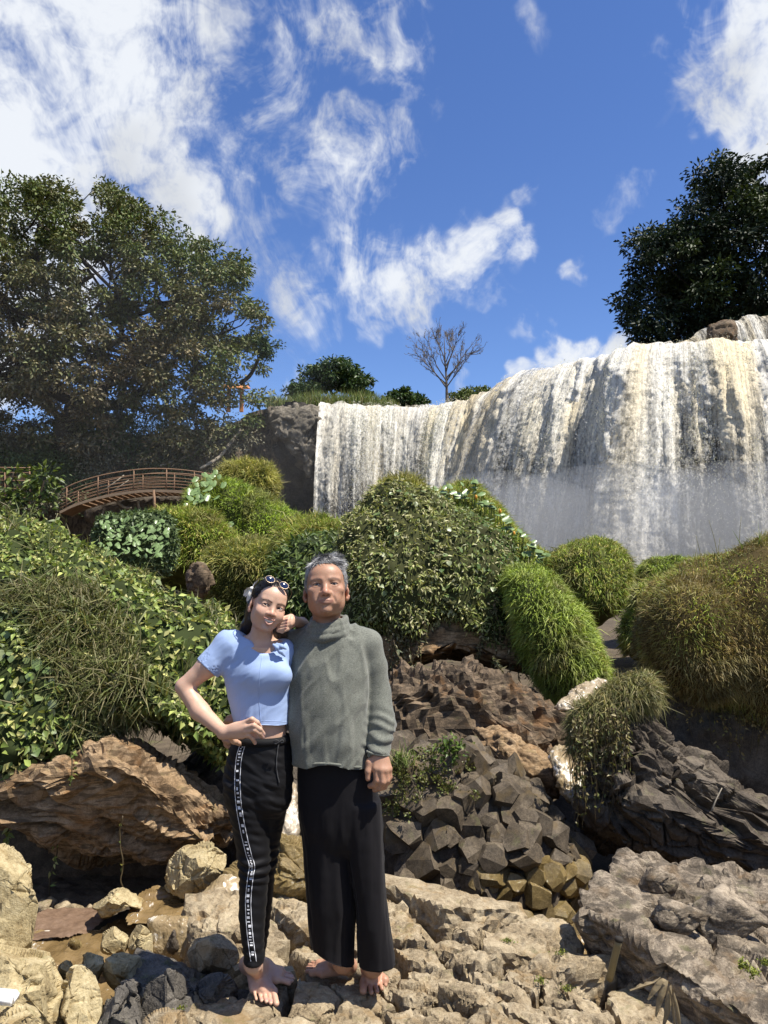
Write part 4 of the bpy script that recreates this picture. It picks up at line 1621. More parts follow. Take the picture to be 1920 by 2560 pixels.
# taro plants on the mounds
r = np.random.default_rng(77)
taro = thing('taro_patch', P(560, 1260, 27), 'pale heart-shaped taro leaves on the mound right of the footbridge', 'plants')
pts, tp, nm = [], [], []
for k_ in range(60):
    a = r.uniform(0, 1)
    px_, py_ = np.interp(a, [0, .35, .7, 1], [545, 500, 490, 560]), np.interp(a, [0, .35, .7, 1], [1190, 1230, 1290, 1330])
    px_ += r.normal() * 18
    py_ += r.normal() * 12
    pts.append(P(px_, py_, 27.0 + .01 * (1200 - py_)))
    tp.append([r.normal() * .6, -.5, -.7])
    nm.append(norm(np.array([r.normal() * .4, -.7, .8])))
single_leaves(taro, pts, tp, nm, r.uniform(.16, .26, 60), TARO_ME)
taro2 = thing('taro_patch', P(310, 1370, 20), 'blue green leafy patch below the left end of the footbridge', 'plants')
pts, tp, nm = [], [], []
for k_ in range(110):
    px_, py_ = r.uniform(250, 420), r.uniform(1295, 1390)
    pts.append(P(px_, py_ + (px_ - 330) * .05, 20.5 - (py_ - 1290) * .01))
    tp.append([r.normal() * .6, -.5, -.6])
    nm.append(norm(np.array([r.normal() * .5, -.6, .8])))
single_leaves(taro2, pts, tp, nm, r.uniform(.08, .15, 110), TARO_ME)
bv, bf = blob([(240, 1310), (300, 1285), (420, 1290), (440, 1380), (400, 1440), (260, 1420)], 21.3, .5, .8, 4)
foliage_base('earth', bv, bf, taro2, (.05, .07, .03))
leafy(taro2, bv, bf, 3000, .13, .085, [(.12, .17, .07), (.15, .20, .085), (.09, .13, .05)], 221, None, .12, .3, .6, 'leaves')

# ---- left creeper bush, the largest
t_bush = thing('creeper_bush', P(250, 1950, 5.4), 'large leafy creeper bush with grass covering the left bank', 'bush')
OUT_L = [(-160, 1300), (0, 1312), (70, 1318), (140, 1325), (200, 1342), (250, 1365), (300, 1400), (360, 1440), (450, 1485), (530, 1510), (580, 1550), (590, 1620), (575, 1720), (555, 1810),
         (530, 1880), (480, 1905), (430, 1880), (370, 1820), (300, 1780), (240, 1785), (170, 1830), (110, 1870), (50, 1890), (0, 1885), (-160, 1890)]
v, f = blob(OUT_L, 6.0, .95, 1.3, 5, 1.0, .55, .8, (230, 1620))
v = v + vnormals(v, f) * (.24 * fbm(v / .60, 4, 7, .6) + .06 * fbm(v / .16, 2, 9))[:, None]
foliage_base('bush_core', v, f, t_bush, (.032, .042, .014))
fr = lambda p, nr: (nr[:, 1] < .35)
def creep_col(p, nr, r):
    n = len(p)
    a = palette(n, CREEP, r, .25)
    y = palette(n, [(.10, .155, .028), (.13, .18, .035)], r)
    k = np.clip(fbm(p * 2.2, 2, 4) * 3 - .7, 0, 1)[:, None] * (r.random((n, 1)) < .6)
    return a * (1 - k) + y * k
leafy(t_bush, v, f, 48000, .054, .031, CREEP, 201, fr, .13, .55, .5, cfn=creep_col)
# grass band running through it
def in_px(p, poly_fn):
    px_ = p[:, 0] / p[:, 1] * FPX + 960
    # approximate picture row of a point
    dz = (p[:, 2] - CAM_H)
    yc = p[:, 1] * cos(PITCH) + dz * sin(PITCH)
    zc = -p[:, 1] * sin(PITCH) + dz * cos(PITCH)
    px_ = p[:, 0] / yc * FPX + 960
    py_ = 1280 - zc / yc * FPX
    return poly_fn(px_, py_)
r = np.random.default_rng(88)
band_m = lambda p, nr: (nr[:, 1] < .3) & in_px(p, lambda x, y: (np.abs(x - np.interp(y, [1450, 1600, 1850], [120, 210, 290])) < 110) & (y > 1480) | (r.random(len(p)) < .03))
pts, nr = scatter(v, f, 9500, 202, band_m)
n = len(pts)
gc = palette(n, [(.16, .175, .060), (.21, .20, .085), (.12, .145, .045), (.26, .23, .12)], r)
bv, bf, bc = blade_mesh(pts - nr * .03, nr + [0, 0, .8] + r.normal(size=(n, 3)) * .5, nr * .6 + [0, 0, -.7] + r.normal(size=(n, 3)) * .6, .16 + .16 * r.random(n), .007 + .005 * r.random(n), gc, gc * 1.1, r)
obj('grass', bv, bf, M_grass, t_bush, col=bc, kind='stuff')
# nearest broad leaves, one object each (lower left)
lowl = lambda p, nr: (nr[:, 1] < .15) & in_px(p, lambda x, y: (x < 260) & (y > 1500) & (y < 1880) & (x > -20) | (x < 420) & (y > 1290) & (y < 1500) & (x > -20) & (r.random(len(x)) < .25))
pts, nr = scatter(v, f, 300, 203, lowl)
pts = pts + nr * .02
single_leaves(t_bush, pts, nr * .4 + [0, 0, -.8] + r.normal(size=(300, 3)) * .4, norm(nr * .8 + [.1, -.2, .5] + r.normal(size=(300, 3)) * .35), .050 + .028 * r.random(300))
# hanging vines under it
for k_, pth in enumerate(([(20, 1900), (26, 1960), (32, 2030), (24, 2090), (18, 2135)], [(45, 1900), (52, 1960), (40, 2040)], [(8, 1900), (10, 1950), (18, 2010)], [(100, 1890), (104, 1930), (96, 1990)],
                          [(150, 1930), (152, 1980), (148, 2050), (142, 2130), (130, 2190), (121, 2260)], [(302, 2040), (300, 2110), (304, 2160), (308, 2220)], [(176, 1880), (180, 1920), (172, 1960)])):
    vine(pth, 4.75 if k_ < 5 else 4.4, t_bush, 300 + k_, .045 if k_ < 4 else .03, n_leaf=[46, 26, 22, 24, 30, 5, 14][k_])
# dark twiggy sapling at the left edge in front of the railing
sap = thing('sapling', P(60, 1320, 10), 'dark twiggy sapling with yellow green leaves at the left edge', 'sapling')
segs_ = []
lp_ = []
for pts_ in ([(70, 1330), (76, 1280), (95, 1250), (118, 1225)], [(60, 1330), (50, 1270), (30, 1215), (34, 1180)], [(76, 1280), (60, 1255), (52, 1230)], [(50, 1270), (20, 1260), (0, 1240)], [(95, 1250), (110, 1200), (104, 1185)]):
    pth = curve_pts([P(a, b, 10) for a, b in pts_], 10)
    segs_.append(tube(pth, np.linspace(.018, .006, 10), 5))
    lp_ += list(pth[3:])
tv, tf = merge(segs_)
obj('stem', tv, tf, M_twig, sap)
lp_ = np.array(lp_)
k = r.integers(0, len(lp_), 420)
q = r.normal(size=(420, 3)) * [.10, .10, .07]
lv, lf, lc = leaf_mesh(lp_[k] + q, q + [0, 0, -.02], norm(r.normal(size=(420, 3)) + [0, -.4, 1]), .07 + .05 * r.random(420), .04 + .02 * r.random(420), palette(420, [(.10, .14, .03), (.14, .18, .035), (.05, .075, .02)], r))
obj('leaves', lv, lf, M_leaf, sap, col=lc, kind='stuff')

# ---- central bush on the overhanging boulder
OUT_C = [(850, 1400), (860, 1330), (890, 1285), (930, 1250), (985, 1228), (1050, 1232), (1110, 1255), (1170, 1290), (1230, 1340), (1280, 1400), (1308, 1470), (1312, 1550), (1300, 1620), (1240, 1640),
         (1180, 1590), (1110, 1580), (1060, 1630), (1000, 1650), (930, 1630), (870, 1620), (845, 1520)]
t_c = thing('creeper_bush', P(1050, 1660, 9), 'big rounded creeper bush on the boulder right of the grey-haired person', 'bush')
v, f = blob(OUT_C, 9.4, 1.25, 1.4, 5, .22, .6, .85, (1070, 1450))
v = v + vnormals(v, f) * (.30 * fbm(v / .75, 4, 17, .6))[:, None]
foliage_base('bush_core', v, f, t_c, (.045, .048, .018))
def cen_col(p, nr, r):
    n = len(p)
    a = palette(n, [(.25, .28, .08), (.32, .335, .115), (.18, .22, .06), (.38, .37, .17), (.46, .43, .23)], r, .22)
    b = palette(n, [(.085, .150, .030), (.12, .19, .045)], r)
    k = in_px(p, lambda x, y: np.clip((x - 1120 + .25 * (1450 - y)) / 120, 0, 1))[:, None] * (r.random((n, 1)) < .6)
    return a * (1 - k) + b * k
leafy(t_c, v, f, 46000, .060, .020, CREEP, 211, fr, .16, .5, .5, cfn=cen_col)
pts, nr = scatter(v, f, 170, 213, lambda p, nr: (nr[:, 1] < 0) & in_px(p, lambda x, y: (x > 900) & (y < 1480)))
single_leaves(t_c, pts + nr * .03, nr * .5 + [0, 0, -.5] + r.normal(size=(170, 3)) * .5, norm(nr + [.1, -.2, .6] + r.normal(size=(170, 3)) * .35), .055 + .025 * r.random(170))
# hanging curtains
for k_ in range(60):
    x0 = r.choice([r.uniform(950, 1060), r.uniform(1200, 1310)], p=[.55, .45])
    y0 = r.uniform(1490, 1590)
    y1 = y0 + r.uniform(70, 200) * (1 if x0 < 1100 or x0 > 1250 else .8)
    vine([(x0, y0), (x0 + r.normal() * 8, (y0 + y1) / 2), (x0 + r.normal() * 14, y1)], 8.15 + .3 * r.random(), t_c, 400 + k_, .04, n_leaf=int(r.integers(20, 60)), rad=.0045,
         cols=[(.20, .165, .085), (.15, .125, .06), (.11, .12, .05), (.24, .20, .11)])
for k_, pth in enumerate(([(985, 1600), (1005, 1680), (1010, 1740), (1018, 1800), (1022, 1860)], [(1020, 1620), (1040, 1690), (1052, 1760), (1060, 1815)], [(1230, 1640), (1262, 1690), (1270, 1740)],
                          [(1060, 1700), (1095, 1730), (1130, 1722)])):
    vine(pth, 7.6, t_c, 450 + k_, .05, n_leaf=[60, 24, 50, 3][k_], cols=[(.26, .23, .14), (.18, .17, .09), (.10, .12, .05)])
# the dark shrub behind the man
t2 = thing('shrub', P(800, 1560, 10), 'dark green shrub directly behind the grey-haired person\'s head', 'shrub')
v2, f2_ = blob([(690, 1400), (720, 1370), (780, 1350), (850, 1340), (905, 1380), (910, 1500), (890, 1640), (780, 1660), (690, 1620), (670, 1500)], 10.4, .9, 1.0, 5, .2, .65)
v2 = v2 + vnormals(v2, f2_) * (.14 * fbm(v2 / .5, 3, 27))[:, None]
foliage_base('bush_core', v2, f2_, t2, (.025, .034, .014))
leafy(t2, v2, f2_, 12000, .10, .030, [(.10, .15, .040), (.14, .19, .05), (.07, .11, .032), (.18, .22, .075)], 215, fr, .16, .5, .5)
# ridge behind with taro leaves and fruit
mound('grass_mound', [(940, 1240), (975, 1205), (1010, 1196), (1045, 1210), (1060, 1260), (1000, 1300), (940, 1290)], 13.6, .6, .8, 'small olive grass tuft on top of the central bush', 'mound', 4200, .17, .013, OLIVE, 106)
t3, v3, f3 = mound('grass_mound', [(1080, 1260), (1130, 1225), (1180, 1215), (1215, 1245), (1270, 1310), (1330, 1370), (1390, 1410), (1400, 1460), (1330, 1480), (1230, 1430), (1120, 1350)], 12.6, .8, 1.0,
                   'olive grass ridge sloping down behind the central bush', 'mound', 10500, .12, .013, OLIVE + GREEN, 107)
taro3 = thing('taro_patch', P(1180, 1240, 12), 'green taro leaves along the ridge top behind the central bush', 'plants')
pts, tp, nm = [], [], []
for k_ in range(90):
    a = r.random()
    px_ = np.interp(a, [0, .3, .5, 1], [1030, 1110, 1190, 1360])
    py_ = np.interp(a, [0, .3, .5, 1], [1232, 1238, 1222, 1400])
    pts.append(P(px_ + r.normal() * 12, py_ + r.normal() * 9, 11.4))
    tp.append([r.normal() * .6, -.5, -.6 + .6 * r.random()])
    nm.append(norm(np.array([r.normal() * .5, -.7, .8])))
single_leaves(taro3, pts, tp, nm, r.uniform(.06, .115, 90), TARO_ME)
stems = [tube(curve_pts([p_, p_ + [.02, .15, -.15], p_ + [0, .3, -.45]], 5), .006, 4) for p_ in pts]
tv, tf = merge(stems)
obj('stems', tv, tf, plain_mat('green_stem', (.10, .16, .04), .5), taro3, kind='stuff')
M_fruit = plain_mat('orange_flower', (.55, .25, .02), .5, .4, var=.3)
for px_, py_ in ((1190, 1243), (1250, 1278), (1285, 1334)):
    d_, f_ = ico(2)
    obj('flower', P(px_, py_, 11.2) + d_ * [.022, .022, .038], f_, M_fruit, taro3)

# boulder the bush grows on: ochre underside
bv, bf = blob([(880, 1600), (980, 1560), (1100, 1500), (1250, 1520), (1370, 1580), (1420, 1640), (1400, 1690), (1300, 1670), (1200, 1650), (1080, 1640), (960, 1690), (880, 1680)], 9.2, .95, 1.2, 5, .3, .7)
bv = rocky(bv, bf, .12, .5, 41, bed=(.2, .3, 1), bed_amp=.05, bed_freq=4)
obj('overhang_boulder', bv, bf, M_tanrock, None, label='ochre boulder overhanging beneath the central bush', cat='boulder')
# brown slope under it
bv, bf = blob([(880, 1740), (960, 1700), (1060, 1665), (1200, 1680), (1300, 1720), (1380, 1780), (1440, 1820), (1450, 1890), (1440, 1960), (1330, 1970), (1200, 1930), (1080, 1900), (940, 1900), (870, 1850)], 7.4, .75, 1.2, 5, .75, .6)
Rb = np.array(Matrix.Rotation(radians(-38), 3, 'Y')) @ np.diag([.35, 1, 1.25])
Rb = np.diag([1.9, 1.2, .55]) @ np.array(Matrix.Rotation(radians(38), 3, 'Y'))
bv = facets(bv, 16, 44, .80, .96)
bv = rocky(bv, bf, .11, .34, 43, .9, .4, bed=(.60, .3, .70), bed_amp=.07, bed_freq=7, stretch=Rb, mid=.8)
obj('rock_slope', bv, bf, M_brownrock, None, False, label='ribbed brown rock slope below the central bush', cat='rock')
bv, bf = blob([(1190, 1830), (1250, 1825), (1330, 1870), (1400, 1910), (1430, 1950), (1400, 1990), (1320, 1980), (1240, 1920), (1195, 1880)], 6.6, .35, .6, 5, .5, .65)
bv = rocky(bv, bf, .06, .22, 45, .6, .35, bed=(.5, .3, .8), bed_amp=.03, bed_freq=9, stretch=Rb)
obj('rock_ledge', bv, bf, M_tanrock, None, label='tan slanting ledge beside the small muddy cascade', cat='rock')

# ---- right-hand mounds
def green_hang(p, nr, r):
    n = len(p)
    a = palette(n, [(.27, .35, .055), (.34, .42, .08), (.20, .28, .045)], r)
    b = palette(n, OLIVE, r)
    k = np.clip(fbm(p * 2.5, 2, 6) * 2.5 - .3, 0, 1)[:, None] * (r.random((n, 1)) < .5)
    return a * (1 - k) + b * k
mound('hanging_grass', [(1275, 1440), (1320, 1420), (1370, 1440), (1430, 1500), (1485, 1580), (1512, 1670), (1500, 1735), (1450, 1752), (1390, 1745), (1345, 1690), (1310, 1620), (1285, 1540)], 8.3, .6, .8,
      'bright green cushion of hanging grass right of the central bush', 'grass mound', 19500, .115, .0095, GREEN, 108, 4, cfn=green_hang, hang=.75, amp=.06, keep=lambda p, nr: nr[:, 1] < .35)
mound('round_mound', [(1378, 1420), (1392, 1385), (1430, 1362), (1490, 1355), (1545, 1372), (1575, 1415), (1572, 1470), (1545, 1520), (1510, 1555), (1470, 1560), (1430, 1510), (1390, 1460)], 12.2, .75, .9,
      'round grass-capped mound standing in front of the waterfall', 'mound', 12500, .12, .012, GREEN + OLIVE + DULL, 109, 4, hang=.7, keep=lambda p, nr: (nr[:, 1] < .4) & (nr[:, 2] > -.55))
mound('round_mound', [(1590, 1440), (1615, 1408), (1680, 1396), (1740, 1405), (1790, 1430), (1760, 1480), (1680, 1500), (1610, 1490)], 13.4, .6, .8,
      'low grassy mound behind the brown mound', 'mound', 8500, .12, .012, GREEN + DULL, 110, 4, hang=.7)
mound('round_mound', [(1575, 1520), (1600, 1465), (1640, 1448), (1680, 1480), (1680, 1560), (1640, 1620), (1585, 1650), (1560, 1600)], 11, .5, .7,
      'narrow grassy mound in the gap left of the brown mound', 'mound', 8500, .12, .012, OLIVE + DULL + GREEN, 111, 4, hang=.7)
def brown_col(p, nr, r):
    n = len(p)
    a = palette(n, BROWN, r)
    b = palette(n, GREEN + OLIVE, r)
    k = np.clip(fbm(p * 1.8, 2, 12) * 2 - .1 + .7 * (p[:, 2] - 1.55), 0, 1)[:, None] * (r.random((n, 1)) < .7)
    return a * (1 - k) + b * k
t6, v6, f6 = mound('brown_mound', [(1592, 1640), (1600, 1570), (1640, 1515), (1700, 1465), (1780, 1425), (1860, 1390), (1940, 1350), (2060, 1330), (2250, 1400), (2250, 1850), (2060, 1860), (1920, 1830), (1800, 1800),
                                  (1700, 1760), (1630, 1710)], 6.6, .9, 1.2, 'large brown grass-covered mound at the right edge', 'mound', 33000, .066, .0058, BROWN, 112, 5, cfn=brown_col, hang=.55, amp=.07,
                   keep=lambda p, nr: (nr[:, 1] < .35) & in_px(p, lambda x, y: (x < 1990)), base_col=(.075, .055, .022))
# long arching blades on its top
r = np.random.default_rng(99)
pts = np.array([P(r.uniform(1720, 1920), 0, 6.4) for _ in range(90)])
pxs = r.uniform(1700, 1930, 130)
pys = np.interp(pxs, [1700, 1780, 1860, 1940], [1478, 1440, 1405, 1370]) + r.uniform(-5, 60, 130)
pts = np.array([P(a, b, 6.2) for a, b in zip(pxs, pys)])
gc = palette(130, [(.16, .23, .04), (.20, .27, .06), (.24, .24, .09)], r)
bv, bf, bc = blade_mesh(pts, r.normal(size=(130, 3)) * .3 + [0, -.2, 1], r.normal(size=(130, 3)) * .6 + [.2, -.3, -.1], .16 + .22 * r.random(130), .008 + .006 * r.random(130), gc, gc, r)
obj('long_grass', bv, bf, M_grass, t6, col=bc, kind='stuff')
stalks = []
for px_, y0, y1, dx in ((1800, 1420, 1300, -28), (1845, 1410, 1290, 8), (1760, 1440, 1340, -20), (1790, 1430, 1345, 10), (1905, 1380, 1330, 6)):
    stalks.append(tube(curve_pts([P(px_, y0 + 20, 6.2), P(px_ + dx * .4, (y0 + y1) / 2, 6.2), P(px_ + dx, y1, 6.2)], 8), np.linspace(.0035, .0015, 8), 4))
tv, tf = merge(stalks)
obj('seed_stalks', tv, tf, plain_mat('straw', (.22, .20, .08), .7), t6, kind='stuff')
# dark earth bank behind the slanted rock, in the mound's shade
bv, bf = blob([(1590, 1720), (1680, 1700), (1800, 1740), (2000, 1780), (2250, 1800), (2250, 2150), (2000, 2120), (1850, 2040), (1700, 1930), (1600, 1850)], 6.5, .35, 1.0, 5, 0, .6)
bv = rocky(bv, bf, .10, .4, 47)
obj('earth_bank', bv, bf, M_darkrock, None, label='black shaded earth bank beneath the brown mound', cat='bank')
for k_ in range(20):
    x0 = r.uniform(1650, 1930)
    y0 = np.interp(x0, [1650, 1800, 1930], [1700, 1770, 1790])
    vine([(x0, y0), (x0 + r.normal() * 6, y0 + 40), (x0 + r.normal() * 10, y0 + r.uniform(50, 130))], 6.05, t6, 500 + k_, .03, n_leaf=int(r.integers(4, 16)), cols=BROWN, rad=.003)
# the slanted dark rock
bv, bf = blob([(1440, 1800), (1500, 1765), (1570, 1770), (1660, 1840), (1760, 1910), (1850, 1965), (1960, 2030), (2150, 2110), (2200, 2240), (2050, 2250), (1900, 2200), (1800, 2160), (1640, 2130), (1520, 2150), (1455, 2110),
               (1440, 1950)], 5.5, .55, .8, 6, .35, .55, .85, (1640, 1990))
Rk = np.diag([.45, 1, 1.7]) @ np.array(Matrix.Rotation(radians(-34), 3, 'Y'))
bv = facets(bv, 22, 45, .78, .96)
Rk = np.diag([.75, 1, 1.4]) @ np.array(Matrix.Rotation(radians(-34), 3, 'Y'))
bv = rocky(bv, bf, .085, .26, 49, .9, .4, bed=(.50, .1, .86), bed_amp=.03, bed_freq=6, stretch=Rk, mid=.9)
obj('slanted_rock', bv, bf, M_darkrock, None, False, label='dark wet slanted rock slab below the brown mound', cat='rock')
# straw-coloured grass hanging over it
def straw(p, nr, r):
    n = len(p)
    a = palette(n, [(.20, .185, .075), (.16, .16, .055), (.26, .215, .10), (.12, .14, .04)], r)
    return a
t7, v7, f7 = mound('straw_grass', [(1428, 1830), (1440, 1790), (1490, 1755), (1550, 1722), (1600, 1695), (1632, 1715), (1630, 1752), (1580, 1772), (1530, 1800), (1510, 1850), (1470, 1880), (1434, 1865)], 5.35, .20, .3,
                   'straw coloured grass tuft hanging over the slanted dark rock', 'grass', 11000, .105, .0060, OLIVE, 113, 4, cfn=straw, hang=.8, amp=.04, keep=lambda p, nr: nr[:, 1] < .4)
for k_ in range(60):
    x0 = r.uniform(1432, 1570)
    y0 = r.uniform(1790, 1850) - .3 * (x0 - 1430)
    vine([(x0, y0), (x0 + r.normal() * 6, y0 + 70), (x0 + r.normal() * 9, y0 + r.uniform(90, 260))], 4.95 + .1 * r.random(), t7, 600 + k_, .032, n_leaf=int(r.integers(6, 22)), cols=[(.24, .20, .095), (.18, .16, .06), (.13, .14, .045)], rad=.0022)
# ---------------------------------------------------------------- foreground rocks and the stream
def clip_poly(poly, p, n):
    """keep the part of a convex 2D polygon with (x-p).n <= 0"""
    out = []
    m = len(poly)
    for i in range(m):
        a, b = poly[i], poly[(i + 1) % m]
        da, db = (a - p) @ n, (b - p) @ n
        if da <= 0:
            out.append(a)
        if da * db < 0:
            out.append(a + (b - a) * da / (da - db))
    return np.array(out)


def block(name, cell, c, z, tilt, gap, depth, mat, seed, lvl=4, rnd=.012, amp=.02, cellsz=.11, parent=None, ztop_noise=.0, **tags):
    """one jointed basalt block: cell is its plan outline, z its top height, tilt its top slope"""
    r = np.random.default_rng(seed)
    pl = []
    m = len(cell)
    for i in range(m):
        a, b = cell[i], cell[(i + 1) % m]
        e = b - a
        L_ = np.linalg.norm(e)
        if L_ < 1e-4:
            continue
        n = np.array([e[1], -e[0]]) / L_
        if (a - c) @ n < 0:
            n = -n
        d = (a - c) @ n - gap
        pl.append((np.array([n[0], n[1], r.uniform(-.02, .10)]), max(d, .02)))
    tn = norm(np.array([tilt[0], tilt[1], 1.0]))
    h0 = depth * .45
    pl.append((tn, h0))
    pl.append((norm(tn + np.array([r.normal() * .35, r.normal() * .35, 0])), h0 * 1.02))
    pl.append((np.array([0, 0, -1.0]), depth * .75))
    cc = np.array([c[0], c[1], z - h0])
    v, f = plane_rock(cc, pl, lvl, rnd)
    v = facets(v, 7, seed, .86, .98, (1, 1, .5))
    v = rocky(v, f, amp, cellsz, seed, 1.0, .6, mid=1.0)
    return obj(name, v, f, mat, parent, False, **tags)


# slab the couple stands on: jointed blocks laid out from the seams seen in the photo
slab = thing('rock_slab', (0.0, 3.0, -.5), 'pale jointed basalt slab the couple stands on', 'rock')
SEEDS = [  # pixel of the block top, top height, shadow grey?
    (700, 2330, .00, 0), (765, 2308, .03, 0), (690, 2395, -.03, 0), (770, 2380, -.02, 0), (840, 2350, -.02, 0), (655, 2420, -.035, 0), (660, 2480, -.022, 0), (790, 2500, .0, 0), (830, 2430, -.015, 0),
    (600, 2540, .0, 0), (700, 2580, .01, 0), (590, 2470, -.04, 1), (935, 2490, -.008, 0), (930, 2420, -.012, 0), (890, 2540, .0, 0), (1010, 2330, .05, 0), (1075, 2290, .06, 0), (1110, 2275, .07, 0), (1160, 2310, .05, 0),
    (1050, 2390, .03, 0), (1130, 2360, .015, 0), (1010, 2470, .02, 0), (1090, 2450, .01, 0), (1180, 2390, .05, 0), (1240, 2350, .03, 0), (1290, 2390, .02, 0), (1170, 2470, .05, 0), (1240, 2450, .05, 0),
    (1040, 2545, .01, 0), (1120, 2545, .0, 0), (1230, 2540, .06, 0), (1320, 2450, .03, 0), (1380, 2480, .01, 0), (1330, 2540, .05, 0), (1430, 2540, .01, 0), (1500, 2530, -.03, 0), (1580, 2570, -.06, 0),
    (1460, 2600, .02, 0), (1220, 2640, .04, 0), (1000, 2650, .0, 0), (820, 2640, .0, 0), (1640, 2640, -.08, 0), (520, 2640, -.02, 1), (1350, 2660, .03, 0), (660, 2660, 0, 0)]
sp = np.array([G(a, b, z)[:2] for a, b, z, g in SEEDS])
OUTER = [(600, 2300), (690, 2290), (800, 2268), (900, 2300), (980, 2300), (1060, 2262), (1160, 2245), (1230, 2290), (1330, 2370), (1420, 2410), (1530, 2470), (1640, 2520), (1760, 2640), (1760, 2720), (430, 2720), (470, 2560), (540, 2440), (590, 2350)]
big = np.array([G(a, b, 0.0)[:2] for a, b in OUTER])
mid_o = big.mean(0)
jd = norm(np.array([.78, -.62]))
Ta = np.eye(2) - .45 * np.outer(jd, jd)
Ti = np.linalg.inv(Ta)
spt = sp @ Ta.T
for i, (a, b, z, g) in enumerate(SEEDS):
    c = spt[i]
    # anisotropic Voronoi: joints run from the upper left to the lower right
    poly = np.array([c + np.array(s) * .30 for s in ((-1, -1), (1, -1), (1, 1), (-1, 1))])
    for j in range(len(sp)):
        if j == i or np.linalg.norm(spt[j] - c) > .8:
            continue
        poly = clip_poly(poly, (c + spt[j]) / 2, spt[j] - c)
        if len(poly) < 3:
            break
    if len(poly) < 3:
        continue
    poly = poly @ Ti.T
    cc = poly.mean(0)
    rr = np.random.default_rng(900 + i)
    feet = i in (6, 7, 8, 9, 10, 12, 13)
    block('block', poly, cc, z, (rr.normal() * (.03 if feet else .08), rr.normal() * (.03 if feet else .08)), .004 + .009 * rr.random(), .34, M_shadow_grey if g else M_pale, 900 + i,
          5 if i in (6, 7, 12, 13, 21, 26) else 4, .003, .010 if feet else .019, .12, slab)
# a few shallow rusty puddles in the hollows
M_puddle, t_, b_ = material('shallow_puddle')
b_.inputs['Base Color'].default_value = (.16, .10, .035, 1)
b_.inputs['Roughness'].default_value = .08
b_.inputs['Specular IOR Level'].default_value = .5

